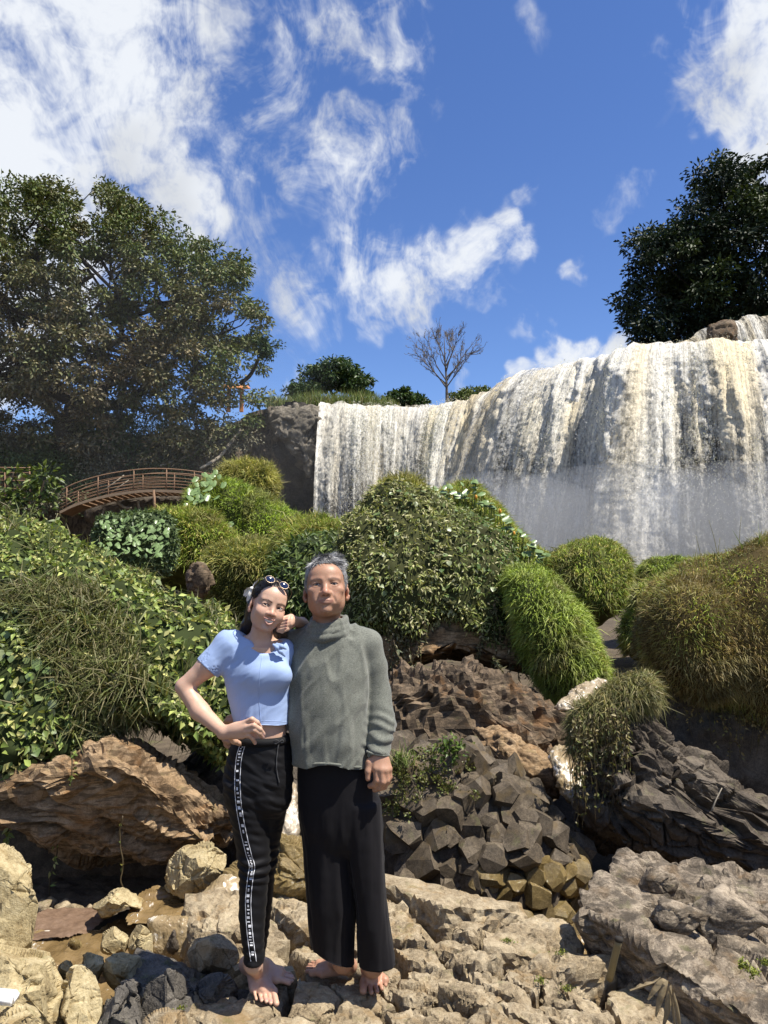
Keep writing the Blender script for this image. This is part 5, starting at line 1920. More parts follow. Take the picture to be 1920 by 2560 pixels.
# free boulders and blocks: (outline, depth, front, back, material, label, seed, amp, cell, level)
FREE = [
    ([(-160, 1930), (0, 1915), (120, 1895), (250, 1862), (330, 1852), (400, 1890), (480, 1950), (560, 2000), (595, 2060), (590, 2100), (540, 2118), (480, 2122), (440, 2150), (380, 2172), (300, 2172), (200, 2145), (100, 2095), (0, 2060), (-160, 2050)],
     5.2, .75, .9, M_tanrock, 'long tan boulder overhanging the dark hollow on the left', 'boulder', 1, .075, .30, 6, -.30),
    ([(-140, 2120), (0, 2112), (50, 2100), (88, 2150), (106, 2205), (97, 2290), (86, 2365), (60, 2420), (-140, 2440)], 3.25, .25, .5, M_cream, 'tall cream rock at the left edge', 'rock', 2, .035, .16, 5, .1),
    ([(-140, 2350), (0, 2342), (60, 2362), (118, 2358), (146, 2420), (170, 2480), (186, 2560), (200, 2680), (-140, 2680)], 2.85, .22, .4, M_cream, 'broad cream rock in the lower left corner', 'rock', 3, .035, .15, 5, .1),
    ([(0, 2530), (40, 2510), (90, 2515), (108, 2550), (110, 2640), (0, 2640), (-40, 2600)], 2.6, .14, .2, M_cream, 'knobbly cream rock at the very bottom left', 'rock', 4, .03, .10, 4, 0),
    ([(158, 2460), (175, 2420), (215, 2415), (245, 2450), (252, 2520), (246, 2620), (170, 2640), (155, 2540)], 2.9, .14, .25, M_cream, 'upright cream stone right of the corner rock', 'rock', 5, .025, .11, 5, 0),
    ([(146, 2430), (150, 2405), (175, 2398), (185, 2425), (170, 2455), (150, 2452)], 3.1, .06, .12, M_cream, 'small rounded cream stone by the pool', 'stone', 6, .012, .07, 4, 0),
    ([(196, 2420), (205, 2388), (240, 2372), (262, 2400), (258, 2445), (230, 2470), (200, 2460)], 3.15, .10, .18, M_cream, 'split cream stone at the pool edge', 'stone', 7, .02, .09, 4, 0),
    ([(256, 2410), (270, 2372), (310, 2368), (350, 2395), (362, 2440), (345, 2480), (290, 2480), (262, 2450)], 3.2, .12, .2, M_cream, 'large cream block in front of the cascade', 'rock', 8, .025, .11, 5, 0),
    ([(252, 2375), (262, 2325), (300, 2318), (325, 2340), (322, 2380), (280, 2388)], 3.6, .10, .2, M_cream, 'cream block left of the cascade, upper one', 'rock', 9, .02, .10, 4, 0),
    ([(322, 2385), (325, 2330), (345, 2310), (378, 2330), (388, 2380), (360, 2400)], 3.6, .10, .2, M_cream, 'olive cream block touching the cascade foam', 'rock', 10, .02, .10, 4, 0),
    ([(208, 2300), (225, 2265), (262, 2245), (280, 2225), (320, 2212), (362, 2225), (372, 2250), (330, 2262), (290, 2285), (255, 2310), (225, 2320)], 4.1, .14, .3, M_cream, 'row of pale stones along the upper pool', 'rocks', 11, .03, .12, 5, 0),
    ([(410, 2190), (425, 2150), (455, 2120), (480, 2108), (530, 2112), (568, 2140), (575, 2190), (560, 2225), (500, 2245), (460, 2265), (420, 2260), (408, 2230)], 4.25, .20, .4, M_cream, 'upright jointed cream outcrop behind the blue-topped person\'s leg', 'rock', 12, .04, .12, 5, .1),
    ([(498, 2290), (520, 2270), (560, 2262), (590, 2290), (600, 2330), (560, 2345), (510, 2330)], 3.75, .12, .25, M_wetgold, 'wet mossy stones beside the cascade', 'rock', 13, .03, .10, 4, 0),
    ([(462, 2400), (470, 2350), (500, 2330), (560, 2335), (592, 2370), (590, 2420), (540, 2445), (480, 2440)], 3.25, .14, .25, M_pale, 'grey topped boulder left of the blue-topped person\'s feet', 'boulder', 14, .03, .14, 5, 0),
    ([(570, 2180), (585, 2130), (620, 2098), (690, 2090), (770, 2115), (830, 2180), (850, 2260), (800, 2310), (690, 2325), (610, 2310), (565, 2260)], 4.0, .25, .5, M_wetgold, 'big golden brown rock seen between the couple\'s legs', 'rock', 15, .045, .20, 6, .15),
    ([(218, 2640), (235, 2560), (260, 2490), (300, 2462), (345, 2468), (352, 2520), (346, 2640)], 2.75, .16, .3, M_shadow_grey, 'block with cast shadow in its grey colour near the bottom left', 'rock', 16, .028, .12, 5, 0),
    ([(350, 2640), (356, 2500), (375, 2440), (420, 2425), (465, 2440), (482, 2500), (480, 2560), (470, 2640)], 2.85, .18, .3, M_shadow_grey, 'dark grey block beside the blue-topped person\'s front foot', 'rock', 17, .03, .13, 5, 0),
    ([(296, 2470), (310, 2445), (350, 2440), (356, 2480), (345, 2500), (305, 2490)], 2.95, .07, .14, M_shadow_grey, 'shadow-grey stone perched above the dark block', 'stone', 18, .014, .07, 4, 0),
    ([(478, 2520), (492, 2460), (540, 2430), (585, 2450), (600, 2500), (560, 2540), (500, 2550)], 2.95, .12, .25, M_shadow_grey, 'dark wedge stone behind the blue-topped person\'s heel', 'stone', 19, .025, .10, 5, 0),
    ([(345, 2600), (370, 2540), (440, 2520), (490, 2540), (500, 2640), (345, 2640)], 2.55, .12, .2, M_pale, 'speckled brown stone at the bottom edge below the dark block', 'rock', 20, .02, .09, 5, 0),
    ([(950, 2330), (958, 2300), (985, 2290), (1010, 2305), (1000, 2345), (962, 2352)], 3.5, .07, .15, M_pale, 'dark sided stone at the grey-haired person\'s trouser hem', 'stone', 22, .018, .08, 4, 0),
    ([(1300, 2400), (1310, 2340), (1360, 2325), (1420, 2345), (1440, 2400), (1400, 2440), (1330, 2430)], 3.7, .12, .3, M_tanrock, 'wet tan rock at the water\'s edge right of the slab', 'rock', 23, .025, .10, 5, 0),
]
Rr = np.diag([.55, 1, 1.5]) @ np.array(Matrix.Rotation(radians(-30), 3, 'Y'))
for out, Y, fr_, bk, mt, lb, ct, sd, am, ce, lv_, sh in FREE:
    lv_ = 5 if sd in (1, 2, 3, 8, 12, 14, 15, 16, 17) else 4
    v, f = blob(out, Y, fr_, bk, lv_, sh, .62, .85)
    v = facets(v, 22 if sd not in (1, 15) else 24, 70 + sd, .62 if sd != 1 else .80, .94)
    if sd == 21:
        v = rocky(v, f, am, ce, 700 + sd, .6, .4, bed=(.48, -.2, .85), bed_amp=.035, bed_freq=7, stretch=Rr, mid=.8)
    elif sd in (1,):
        v = rocky(v, f, am, ce, 700 + sd, .7, .4, bed=(.42, -.1, .9), bed_amp=.022, bed_freq=9, stretch=Rr, mid=.9)
    elif sd == 15:
        v = rocky(v, f, am, ce, 700 + sd, .7, .4, bed=(.5, -.1, .85), bed_amp=.03, bed_freq=9, stretch=Rr, mid=.8)
    else:
        v = rocky(v, f, am * .5, ce * 1.3, 700 + sd, .8, .5, mid=.8)
    obj('boulder' if ct == 'boulder' else 'rock', v, f, mt, None, False, label=lb, cat=ct)

# the corner boulder: a slab with a sunlit top and a steep shaded left face
top = [P(1425, 2205, 3.35), P(1560, 2142, 3.85), P(1920, 2172, 4.15), P(1640, 2425, 2.98), P(1800, 2520, 2.75), P(2150, 2420, 3.1)]
A_ = np.c_[np.array(top)[:, :2], np.ones(len(top))]
ca, cb2, cc2 = np.linalg.lstsq(A_, np.array(top)[:, 2], rcond=None)[0]
tn = norm(np.array([-ca, -cb2, 1.0]))
cen = np.array([1.55, 3.35, -.15])
def vplane(p0, p1, lean):
    e_ = (np.asarray(p1) - np.asarray(p0))[:2]
    n_ = np.array([e_[1], -e_[0], 0.0])
    n_ = n_ / np.linalg.norm(n_)
    if np.dot(np.asarray(p0)[:2] - cen[:2], n_[:2]) < 0:
        n_ = -n_
    n_[2] = lean
    n_ = norm(n_)
    return n_, float(np.dot(np.asarray(p0) - cen, n_))
pl = [(tn, float(np.dot(np.mean(top, 0) - cen, tn))), vplane(P(1408, 2240, 3.30), P(1640, 2432, 2.97), -.12), vplane(P(1640, 2432, 2.97), P(1800, 2535, 2.72), -.10), vplane(P(1800, 2540, 2.72), P(2300, 2600, 2.60), -.05),
      vplane(P(1425, 2195, 3.38), P(1560, 2136, 3.9), .10), vplane(P(1560, 2136, 3.9), P(2100, 2150, 4.2), .1), vplane(P(1408, 2240, 3.30), P(1425, 2195, 3.38), -.1),
      (np.array([1.0, 0, 0]), 1.2), (np.array([0, 0, -1.0]), .9)]
v, f = plane_rock(cen, pl, 6, .03)
sv_ = np.clip((fbm(v @ np.diag([2.0, 2.0, 2.0]), 3, 5) + .15) * 2, 0, 1)
v = rocky(v, f, .050, .24, 721, .7, .5, bed=(.62, .55, .75), bed_amp=.040, bed_freq=9, stretch=Rr, mid=.9)
obj('boulder', v, f, M_ribbed, None, False, label='huge ribbed grey boulder in the lower right corner', cat='boulder')
for k_, (px_, py_, Y, s_, lb) in enumerate(((1640, 2205, 3.55, .075, 'knob of rock on the corner boulder, farthest of three'), (1680, 2290, 3.25, .085, 'knob of rock in the middle of the corner boulder'), (1800, 2300, 3.3, .11, 'broad knob of rock on the corner boulder near the right edge'))):
    rr = np.random.default_rng(730 + k_)
    pl = [(norm(rr.normal(size=3) * [1, 1, .8]), s_ * rr.uniform(.55, .95)) for _ in range(16)]
    v, f = plane_rock(P(px_, py_, Y), pl, 4, .01)
    v = (v - P(px_, py_, Y)) * [1.7, 1.1, .75] + P(px_, py_, Y)
    v = rocky(v, f, .014, .07, 740 + k_, .4, .5)
    obj('rock', v, f, M_ribbed, None, label=lb, cat='rock')

# ---- outcrop of broken basalt columns: every stone its own piece
pile = thing('column_outcrop', P(1200, 2320, 5.2), 'outcrop of broken hexagonal basalt columns beside the muddy stream', 'rock')
OUT_P = [(930, 1930), (970, 1880), (1050, 1850), (1150, 1870), (1230, 1915), (1310, 1975), (1370, 2040), (1420, 2100), (1446, 2180), (1440, 2300), (1380, 2360), (1270, 2350), (1180, 2300), (1080, 2300), (980, 2290), (930, 2240)]
pv, pf = blob(OUT_P, 5.5, .75, .7, 4, .45, .6, .85, (1180, 2100))
pv = rocky(pv, pf, .05, .2, 61)
cv_ = pv + vnormals(pv, pf) * -.05
obj('core', cv_, pf, M_darkrock, pile)
# stones spread evenly over the visible face (dart throwing)
cand, cn = scatter(pv, pf, 6000, 62, lambda p, nr: nr[:, 1] < .25)
chosen = []
for p_, n_ in zip(cand, cn):
    px_ = p_[0] / p_[1] * FPX + 960
    dmin = .072 if px_ > 1100 else .115
    if all(np.linalg.norm(p_ - q_[0]) > dmin for q_ in chosen):
        chosen.append((p_, n_))
    if len(chosen) > 298:
        break
axis = norm(np.array([-.35, -.72, .45]))         # the columns' direction
r = np.random.default_rng(63)
for k_, (p_, n_) in enumerate(chosen):
    px_ = p_[0] / p_[1] * FPX + 960
    py_ = in_px(p_[None], lambda x, y: y)[0]
    left = px_ < 1110
    size = r.uniform(.044, .088) * (1.5 if left else 1.10)
    ax_ = norm(n_ * .55 + axis * .8 + r.normal(size=3) * .30)
    u = norm(np.cross(ax_, [0, 0, 1.0]))
    w = np.cross(ax_, u)
    ph = r.uniform(0, pi)
    pl = []
    ns = int(r.choice([5, 6, 6, 7]))
    for s in range(ns):
        an = ph + s * 2 * pi / ns + r.normal() * .18
        pl.append((u * cos(an) + w * sin(an) + ax_ * r.normal() * .10, size * r.uniform(.82, 1.12)))
    out_ = r.uniform(.012, .062) if not left else r.uniform(.008, .040)
    pl.append((norm(ax_ + r.normal(size=3) * .28), out_))
    pl.append((norm(ax_ + r.normal(size=3) * .55), out_ * 1.12))
    pl.append((-ax_, .09))
    low_right = (py_ > 2150 and px_ > 1190)
    for s in range(5 if not low_right else 10):       # chipped corners
        cd = norm(ax_ * r.uniform(.2, 1.0) + (u * r.normal() + w * r.normal()))
        pl.append((cd, max(out_, size) * r.uniform(.86, 1.02) * (.96 if low_right else 1.0)))
    v, f = polyhedron(p_ - ax_ * .01, pl)
    obj('stone', v, f, M_wetgold if low_right else M_wetcol, pile, False)
# small plants growing on it
def tuft(name, px_, py_, Y, n, L, W, cols, label, cat, seed, spread=.05, up=1.0):
    r = np.random.default_rng(seed)
    base = P(px_, py_, Y)
    t = thing(name, base, label, cat)
    pos = base + r.normal(size=(n, 3)) * [spread, spread * .6, .005]
    c = palette(n, cols, r)
    v, f, col = blade_mesh(pos, r.normal(size=(n, 3)) * .35 + [0, -.1, up], r.normal(size=(n, 3)) * .6 + [0, -.2, -.2], L * (.5 + .8 * r.random(n)), W * (.7 + .6 * r.random(n)), c, c, r)
    obj('blades', v, f, M_grass, t, col=col, kind='stuff')
    return t
tuft('grass_tuft', 1008, 1915, 4.9, 60, .17, .006, [(.20, .26, .06), (.28, .27, .11), (.12, .18, .04)], 'grass tuft beside the grey-haired person\'s sleeve cuff', 'grass', 71, .03)
herb = thing('leafy_weed', P(1130, 1880, 4.9), 'green leafy weed growing on top of the column outcrop', 'plant')
n = 150
pos = P(1128, 1868, 4.95) + r.normal(size=(n, 3)) * [.045, .03, .035]
lv, lf, lc = leaf_mesh(pos, r.normal(size=(n, 3)) + [0, -.3, .1], norm(r.normal(size=(n, 3)) * .6 + [.1, -.4, 1]), .026 + .02 * r.random(n), .016 + .01 * r.random(n), palette(n, [(.10, .16, .03), (.14, .19, .045), (.06, .10, .02)], r))
obj('leaves', lv, lf, M_leaf, herb, col=lc, kind='stuff')
sg = [tube(np.array([P(1128 + dx, 1895, 4.95), P(1128 + dx * 1.6, 1850 - abs(dx), 4.93)]), .003, 4) for dx in (-14, -3, 6, 15)]
tv, tf = merge(sg)
obj('stems', tv, tf, M_twig, herb, kind='stuff')
# moss patches on the outcrop's left shoulder
mo = thing('moss_patch', P(1060, 1960, 4.85), 'dull green moss cushions on the left shoulder of the column outcrop', 'moss')
n = 1500
pts, nr = scatter(pv, pf, n, 64, lambda p, nr_: (nr_[:, 1] < .3) & in_px(p, lambda x, y: (x > 960) & (x < 1180) & (y > 1880) & (y < 2040) & (fbm(p * 7, 3, 3) > .02)))
c = palette(n, [(.12, .12, .035), (.10, .105, .03), (.16, .15, .05), (.14, .17, .04)], r)
v, f, col = leaf_mesh(pts + nr * .05, nr + r.normal(size=(n, 3)) * .8, norm(nr + r.normal(size=(n, 3)) * .5), .012 + .014 * r.random(n), .010 + .008 * r.random(n), c)
obj('moss', v, f, M_leaf, mo, col=col, kind='stuff')

# ---- muddy water
def muddy(name, foam_thr=.57, c0=(.135, .088, .036), c1=(.25, .172, .080)):
    m, t, b = material(name)
    pos = obco(t)
    fl = t.mapping(pos, (1, .55, 1))
    n1 = t.noise(fl, 5.0, 4, .6, .6)
    n2 = t.noise(fl, 24, 4, .65, .8)
    c = t.ramp(n1, [(.35, c0), (.65, c1)])
    fo = t.smooth(t.math('ADD', t.math('MULTIPLY', n1, .5), t.math('MULTIPLY', n2, .5)), foam_thr, foam_thr + .08)
    c = t.mix(fo, c, (.72, .68, .60))
    t.link(c, b.inputs['Base Color'])
    t.link(t.math('ADD', .10, t.math('MULTIPLY', fo, .5)), b.inputs['Roughness'])
    b.inputs['Specular IOR Level'].default_value = .5
    bump(t, b, t.math('ADD', t.math('MULTIPLY', n1, .6), t.math('MULTIPLY', n2, .4)), .7, .04)
    return m


M_water = muddy('muddy_water')
M_foamy = muddy('foaming_water', .52, (.25, .18, .09), (.42, .33, .20))
M_white = muddy('white_water', .52, (.30, .23, .14), (.50, .43, .33))


def surface(name, poly_px, z, mat, label=None, amp=.008, n=60, seed=1, parent=None, slope=None, kind='structure', thick=.05):
    """a sheet of water at level z (or sloping: list of (px,py,z)), with small waves"""
    w = np.array([G(a, b, z) for a, b in poly_px])
    x0, x1, y0, y1 = w[:, 0].min(), w[:, 0].max(), w[:, 1].min(), w[:, 1].max()
    X, Yg = np.meshgrid(np.linspace(x0, x1, n), np.linspace(y0, y1, n), indexing='ij')
    pts = np.stack([X.ravel(), Yg.ravel(), np.full(X.size, z)], 1)
    pts[:, 2] += amp * fbm(pts * [9, 14, 1], 3, seed) + amp * .5 * fbm(pts * [28, 34, 1], 2, seed + 3)
    ins = np.zeros(len(pts), bool)
    m = len(w)
    for i in range(m):
        a, b = w[i], w[(i + 1) % m]
        c1 = (a[1] > pts[:, 1]) != (b[1] > pts[:, 1])
        xx = (b[0] - a[0]) * (pts[:, 1] - a[1]) / (b[1] - a[1] + 1e-12) + a[0]
        ins ^= c1 & (pts[:, 0] < xx)
    q = grid_faces(n, n)
    q = q[ins[q].any(1)][:, ::-1]
    return obj(name, pts, q, mat, parent, kind=kind if parent is None else None)


def flow_sheet(name, left_px, right_px, mat, seed, n_u=24, n_v=40, amp=.02, parent=None):
    """falling or sliding water between two edge lines given as (px, py, depth)"""
    L_ = curve_pts([P(*p_) for p_ in left_px], n_v)
    R_ = curve_pts([P(*p_) for p_ in right_px], n_v)
    t = np.linspace(0, 1, n_u)
    pts = (L_[None] * (1 - t)[:, None, None] + R_[None] * t[:, None, None])
    arch = np.sin(t * pi)[:, None]
    fl = np.stack([np.repeat(t * 9, n_v), np.tile(np.linspace(0, 2.2, n_v), n_u), np.zeros(n_u * n_v)], 1)
    pts = pts.reshape(-1, 3)
    d = amp * (fbm(fl * [1, .6, 1], 3, seed) + .8 * fbm(fl * [3, 2.5, 1], 3, seed + 1, .6))
    pts = pts + np.array([0, -.7, .6]) * d[:, None] + np.array([0, -.5, .5]) * (amp * .8 * np.repeat(arch, n_v, 1).ravel())[:, None]
    o = obj(name, pts, grid_faces(n_u, n_v), mat, parent, kind='structure' if parent is None else None)
    uvl = o.data.uv_layers.new(name='flow')
    li = np.empty(len(o.data.loops), np.int32)
    o.data.loops.foreach_get('vertex_index', li)
    wd = np.linalg.norm(R_[0] - L_[0])
    ln_ = np.linalg.norm(L_[-1] - L_[0])
    uvw = np.stack([np.repeat(t * wd * 14 + seed, n_v), np.tile(np.linspace(0, ln_ * 7, n_v), n_u)], 1)
    uvl.data.foreach_set('uv', uvw[li].astype(np.float32).ravel())
    return o




def foam_mass(outline, Y, front, seed, mat, shear=.6, stretch=(26, 26, 6), amp=.03):
    """tumbling water: a rough white mass drawn out along its fall"""
    v, f = blob(outline, Y, front, front, 4, shear, .8, .9)
    n = vnormals(v, f)
    d = fbm(v * np.array(stretch), 3, seed, .6) + .8 * fbm(v * np.array(stretch) * 2.4, 3, seed + 3, .65)
    return obj('cascade', v + n * (amp * d)[:, None], f, mat, None, kind='structure')


surface('stream', [(60, 2330), (240, 2330), (300, 2300), (400, 2320), (480, 2370), (490, 2470), (200, 2520), (60, 2460)], -.27, M_water, seed=3, amp=.018)
surface('stream', [(318, 2300), (335, 2245), (385, 2215), (480, 2210), (560, 2230), (560, 2310), (510, 2302), (372, 2300), (325, 2312)], -.17, M_water, seed=4, amp=.018)
foam_mass([(374, 2298), (420, 2290), (470, 2292), (508, 2298), (510, 2350), (515, 2388), (450, 2400), (380, 2392), (378, 2345)], 3.68, .06, 5, M_foamy, .3, (34, 34, 4), amp=.010)
foam_mass([(474, 2262), (520, 2222), (565, 2188), (610, 2200), (590, 2250), (545, 2290), (495, 2282)], 3.95, .08, 6, M_foamy, .8, (22, 12, 12), amp=.010)
foam_mass([(694, 2110), (700, 2050), (716, 1990), (722, 1958), (744, 1958), (744, 1990), (742, 2050), (738, 2112)], 4.8, .08, 10, M_white, .9, amp=.022)
foam_mass([(1366, 1880), (1410, 1865), (1455, 1868), (1468, 1925), (1460, 1985), (1440, 2010), (1412, 1975), (1386, 1930)], 6.0, .10, 11, M_foamy, 1.2, (14, 14, 10), amp=.03)
foam_mass([(1396, 1770), (1426, 1732), (1462, 1702), (1508, 1704), (1478, 1748), (1444, 1780)], 7.4, .12, 12, M_white, 1.2, (14, 14, 10), amp=.03)
# foam at the foot of the cascade
# stream behind the couple and round the column outcrop
surface('stream', [(850, 2270), (980, 2270), (1080, 2280), (1250, 2300), (1500, 2330), (1560, 2380), (1300, 2400), (1000, 2330), (860, 2310)], -.62, M_water, seed=9)
# small rock splitting the cascade
bv, bf = blob([(418, 2380), (424, 2340), (436, 2322), (446, 2345), (446, 2385)], 3.64, .06, .08, 4)
bv = rocky(bv, bf, .015, .06, 91)
obj('rock', bv, bf, M_darkrock, None, label='small dark stone splitting the cascade', cat='stone')
bv, bf = blob([(172, 2362), (180, 2348), (194, 2346), (200, 2362), (186, 2372)], 3.70, .05, .08, 3)
bv = rocky(bv, bf, .012, .06, 92)
obj('rock', bv, bf, M_wetgold, None, label='small wet stone breaking the pool surface', cat='stone')
# red mud bank and the pebbles in the dark hollow
surface('mud_bank', [(40, 2352), (60, 2300), (120, 2272), (240, 2266), (262, 2298), (215, 2334), (140, 2346)], -.264, M_mud, seed=14, amp=.012)
surface('hollow_floor', [(20, 2320), (440, 2262), (470, 2200), (200, 2190), (20, 2200)], -.36, M_soil, seed=15, amp=.03)
r = np.random.default_rng(5)
for k_, (px_, py_, s_) in enumerate(((105, 2275, .05), (130, 2262, .04), (160, 2268, .06), (185, 2275, .05), (118, 2285, .04), (150, 2284, .035), (225, 2280, .04), (200, 2292, .03))):
    v, f = plane_rock(G(px_, py_, -.345), [(norm(r.normal(size=3)), s_ * r.uniform(.6, 1)) for _ in range(14)], 2, .006)
    obj('rock', v, f, M_pale, None, label='small pale pebble in the dark hollow under the boulder', cat='pebble', group='pebbles in the hollow')
# back wall of the hollow
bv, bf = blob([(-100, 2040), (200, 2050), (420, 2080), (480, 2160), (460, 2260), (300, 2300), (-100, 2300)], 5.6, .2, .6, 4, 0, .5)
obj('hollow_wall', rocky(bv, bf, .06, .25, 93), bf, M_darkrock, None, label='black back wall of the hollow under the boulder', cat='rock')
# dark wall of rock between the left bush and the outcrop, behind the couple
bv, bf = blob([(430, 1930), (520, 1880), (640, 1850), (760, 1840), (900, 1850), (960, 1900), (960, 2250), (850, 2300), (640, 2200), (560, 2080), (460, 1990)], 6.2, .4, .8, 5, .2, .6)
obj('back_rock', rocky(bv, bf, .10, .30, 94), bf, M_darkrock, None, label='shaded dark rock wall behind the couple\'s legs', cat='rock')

# ---- small things
stick = thing('bamboo_stick', P(1530, 2440, 3.05), 'short dry bamboo stick leaning against the corner boulder', 'stick')
pth = curve_pts([P(1524, 2446, 3.08), P(1535, 2400, 3.02), P(1547, 2352, 2.98)], 10)
tv, tf = tube(pth, np.linspace(.014, .0125, 10), 10)
obj('stem', tv, tf, plain_mat('dry_bamboo', (.20, .165, .085), .6, .4, var=.3, scale=30), stick)
tv, tf = tube(np.array([pth[-1] - [0, 0, .002], pth[-1] + [.001, 0, .012]]), .0145, 10)
obj('broken_end', tv, tf, plain_mat('dark_wood', (.02, .016, .012), .9), stick)
twig = thing('twig', P(1810, 2000, 5.0), 'thin grey twig lying on the slanted rock', 'twig')
tv, tf = tube(curve_pts([P(1779, 2028, 4.85), P(1790, 2000, 4.85), P(1805, 1970, 4.88)], 8), np.linspace(.006, .003, 8), 5)
obj('stem', tv, tf, M_bark_pale, twig)
husk = thing('dry_husk', P(1650, 2500, 2.7), 'crumpled dry leaf husk wedged below the corner boulder', 'debris')
M_husk = plain_mat('dry_husk', (.24, .185, .105), .8, .25, var=.45, scale=40, bmp=.5, bscale=80)
r = np.random.default_rng(15)
for k_, pts in enumerate(([(1575, 2478), (1600, 2470), (1630, 2460), (1650, 2445)], [(1620, 2500), (1640, 2470), (1660, 2450), (1676, 2460)], [(1640, 2540), (1650, 2500), (1660, 2465), (1668, 2450)],
                          [(1655, 2580), (1668, 2530), (1672, 2490), (1676, 2462)], [(1690, 2590), (1685, 2540), (1680, 2500), (1672, 2465)], [(1705, 2600), (1697, 2550), (1690, 2510), (1680, 2470)])):
    cpt = curve_pts([P(a, b, 2.72 - .01 * k_) for a, b in pts], 12)
    wd = np.sin(np.linspace(.25, 2.9, 12)) * (.013 if k_ < 4 else .007)
    sd = norm(np.array([.8, -.3, .5]) + r.normal(size=3) * .3)
    nn_ = norm(np.cross(sd, cpt[-1] - cpt[0]))
    rows = np.stack([cpt - sd * wd[:, None], cpt + nn_ * (wd * .8)[:, None] + r.normal(size=(12, 3)) * .002, cpt + sd * wd[:, None]], 1).reshape(-1, 3)
    a = np.arange(11)[:, None] * 3 + np.arange(2)[None]
    qq = np.stack([a, a + 3, a + 4, a + 1], -1).reshape(-1, 4)
    obj('husk_blade', rows, qq, M_husk, husk)
# white polystyrene food box fragment at the left edge
trash = thing('foam_box', P(15, 2495, 2.62), 'white foam box scrap lying at the left edge', 'litter')
bv_, bf_ = box(P(8, 2492, 2.60), (.088, .05, .034), np.array(Matrix.Rotation(radians(6), 3, 'Y')))
import bmesh
bm = bmesh.new()
vs_ = [bm.verts.new(tuple(x)) for x in bv_]
for q_ in bf_:
    bm.faces.new([vs_[i] for i in q_])
bmesh.ops.bevel(bm, geom=bm.edges[:], offset=.008, segments=3, affect='EDGES')
bm.verts.index_update()
vv = np.array([x.co for x in bm.verts])
ff = [[x.index for x in fc.verts] for fc in bm.faces]
bm.free()
obj('box_shell', vv, [np.array([q_]) for q_ in ff], plain_mat('white_foam', (.85, .84, .82), .5, .3), trash)
# moss spots and little plants in the joints
r = np.random.default_rng(55)
JM = [(1165, 2390, 'tiny green weed in the joint right of the grey-haired person\'s foot'), (1270, 2352, 'tiny green weed at the far edge of the slab'), (1415, 2470, 'yellow green moss cushion on the slab'), (1400, 2380, 'small weed in the slab\'s far joint'),
      (1350, 2450, 'small moss cushion in the joint at the slab\'s middle'), (445, 2520, 'small weed between the dark blocks')]
for k_, (px_, py_, lb) in enumerate(JM):
    base = G(px_, py_, .03)
    t = thing('moss_tuft', base, lb, 'moss')
    n = 70
    pos = base + r.normal(size=(n, 3)) * [.012, .010, .003]
    lv, lf, lc = leaf_mesh(pos, r.normal(size=(n, 3)) + [0, -.2, .6], norm(r.normal(size=(n, 3)) + [0, -.3, 1]), .005 + .006 * r.random(n), .004 + .004 * r.random(n), palette(n, [(.16, .18, .03), (.22, .23, .04), (.10, .13, .025)], r))
    obj('moss', lv, lf, M_leaf, t, col=lc, kind='stuff')
for k_, (px_, py_, Y) in enumerate(((1858, 2412, 2.96), (1882, 2430, 2.93), (1900, 2500, 2.85), (1915, 2405, 2.96))):
    t = thing('lichen_spot', P(px_, py_, Y), ['yellow lichen spot, left of the pair on the corner boulder', 'yellow lichen spot, right of the pair on the corner boulder', 'lowest yellow lichen spot on the corner boulder', 'yellow lichen spot at the right picture edge'][k_], 'lichen')
    n = 120
    pos = P(px_, py_, Y) + r.normal(size=(n, 3)) * [.009, .009, .007]
    lv, lf, lc = leaf_mesh(pos, r.normal(size=(n, 3)), norm(r.normal(size=(n, 3)) + [.3, -1, 1]), .006 + .006 * r.random(n), .006 + .005 * r.random(n), palette(n, [(.26, .28, .05), (.20, .23, .045)], r))
    obj('lichen', lv, lf, M_leaf, t, col=lc, kind='stuff')
# ---------------------------------------------------------------- people
def head_frame(mid_eye, yaw, pitch, roll):
    """rotation whose columns are the head's right, back and up axes, and the head's origin"""
    Rz = np.array(Matrix.Rotation(yaw, 3, 'Z'))
    Rx = np.array(Matrix.Rotation(pitch, 3, 'X'))
    Ry = np.array(Matrix.Rotation(roll, 3, 'Y'))
    R = Ry @ Rx @ Rz
    return R, np.asarray(mid_eye) - R @ np.array([0, -.086, 0.0])


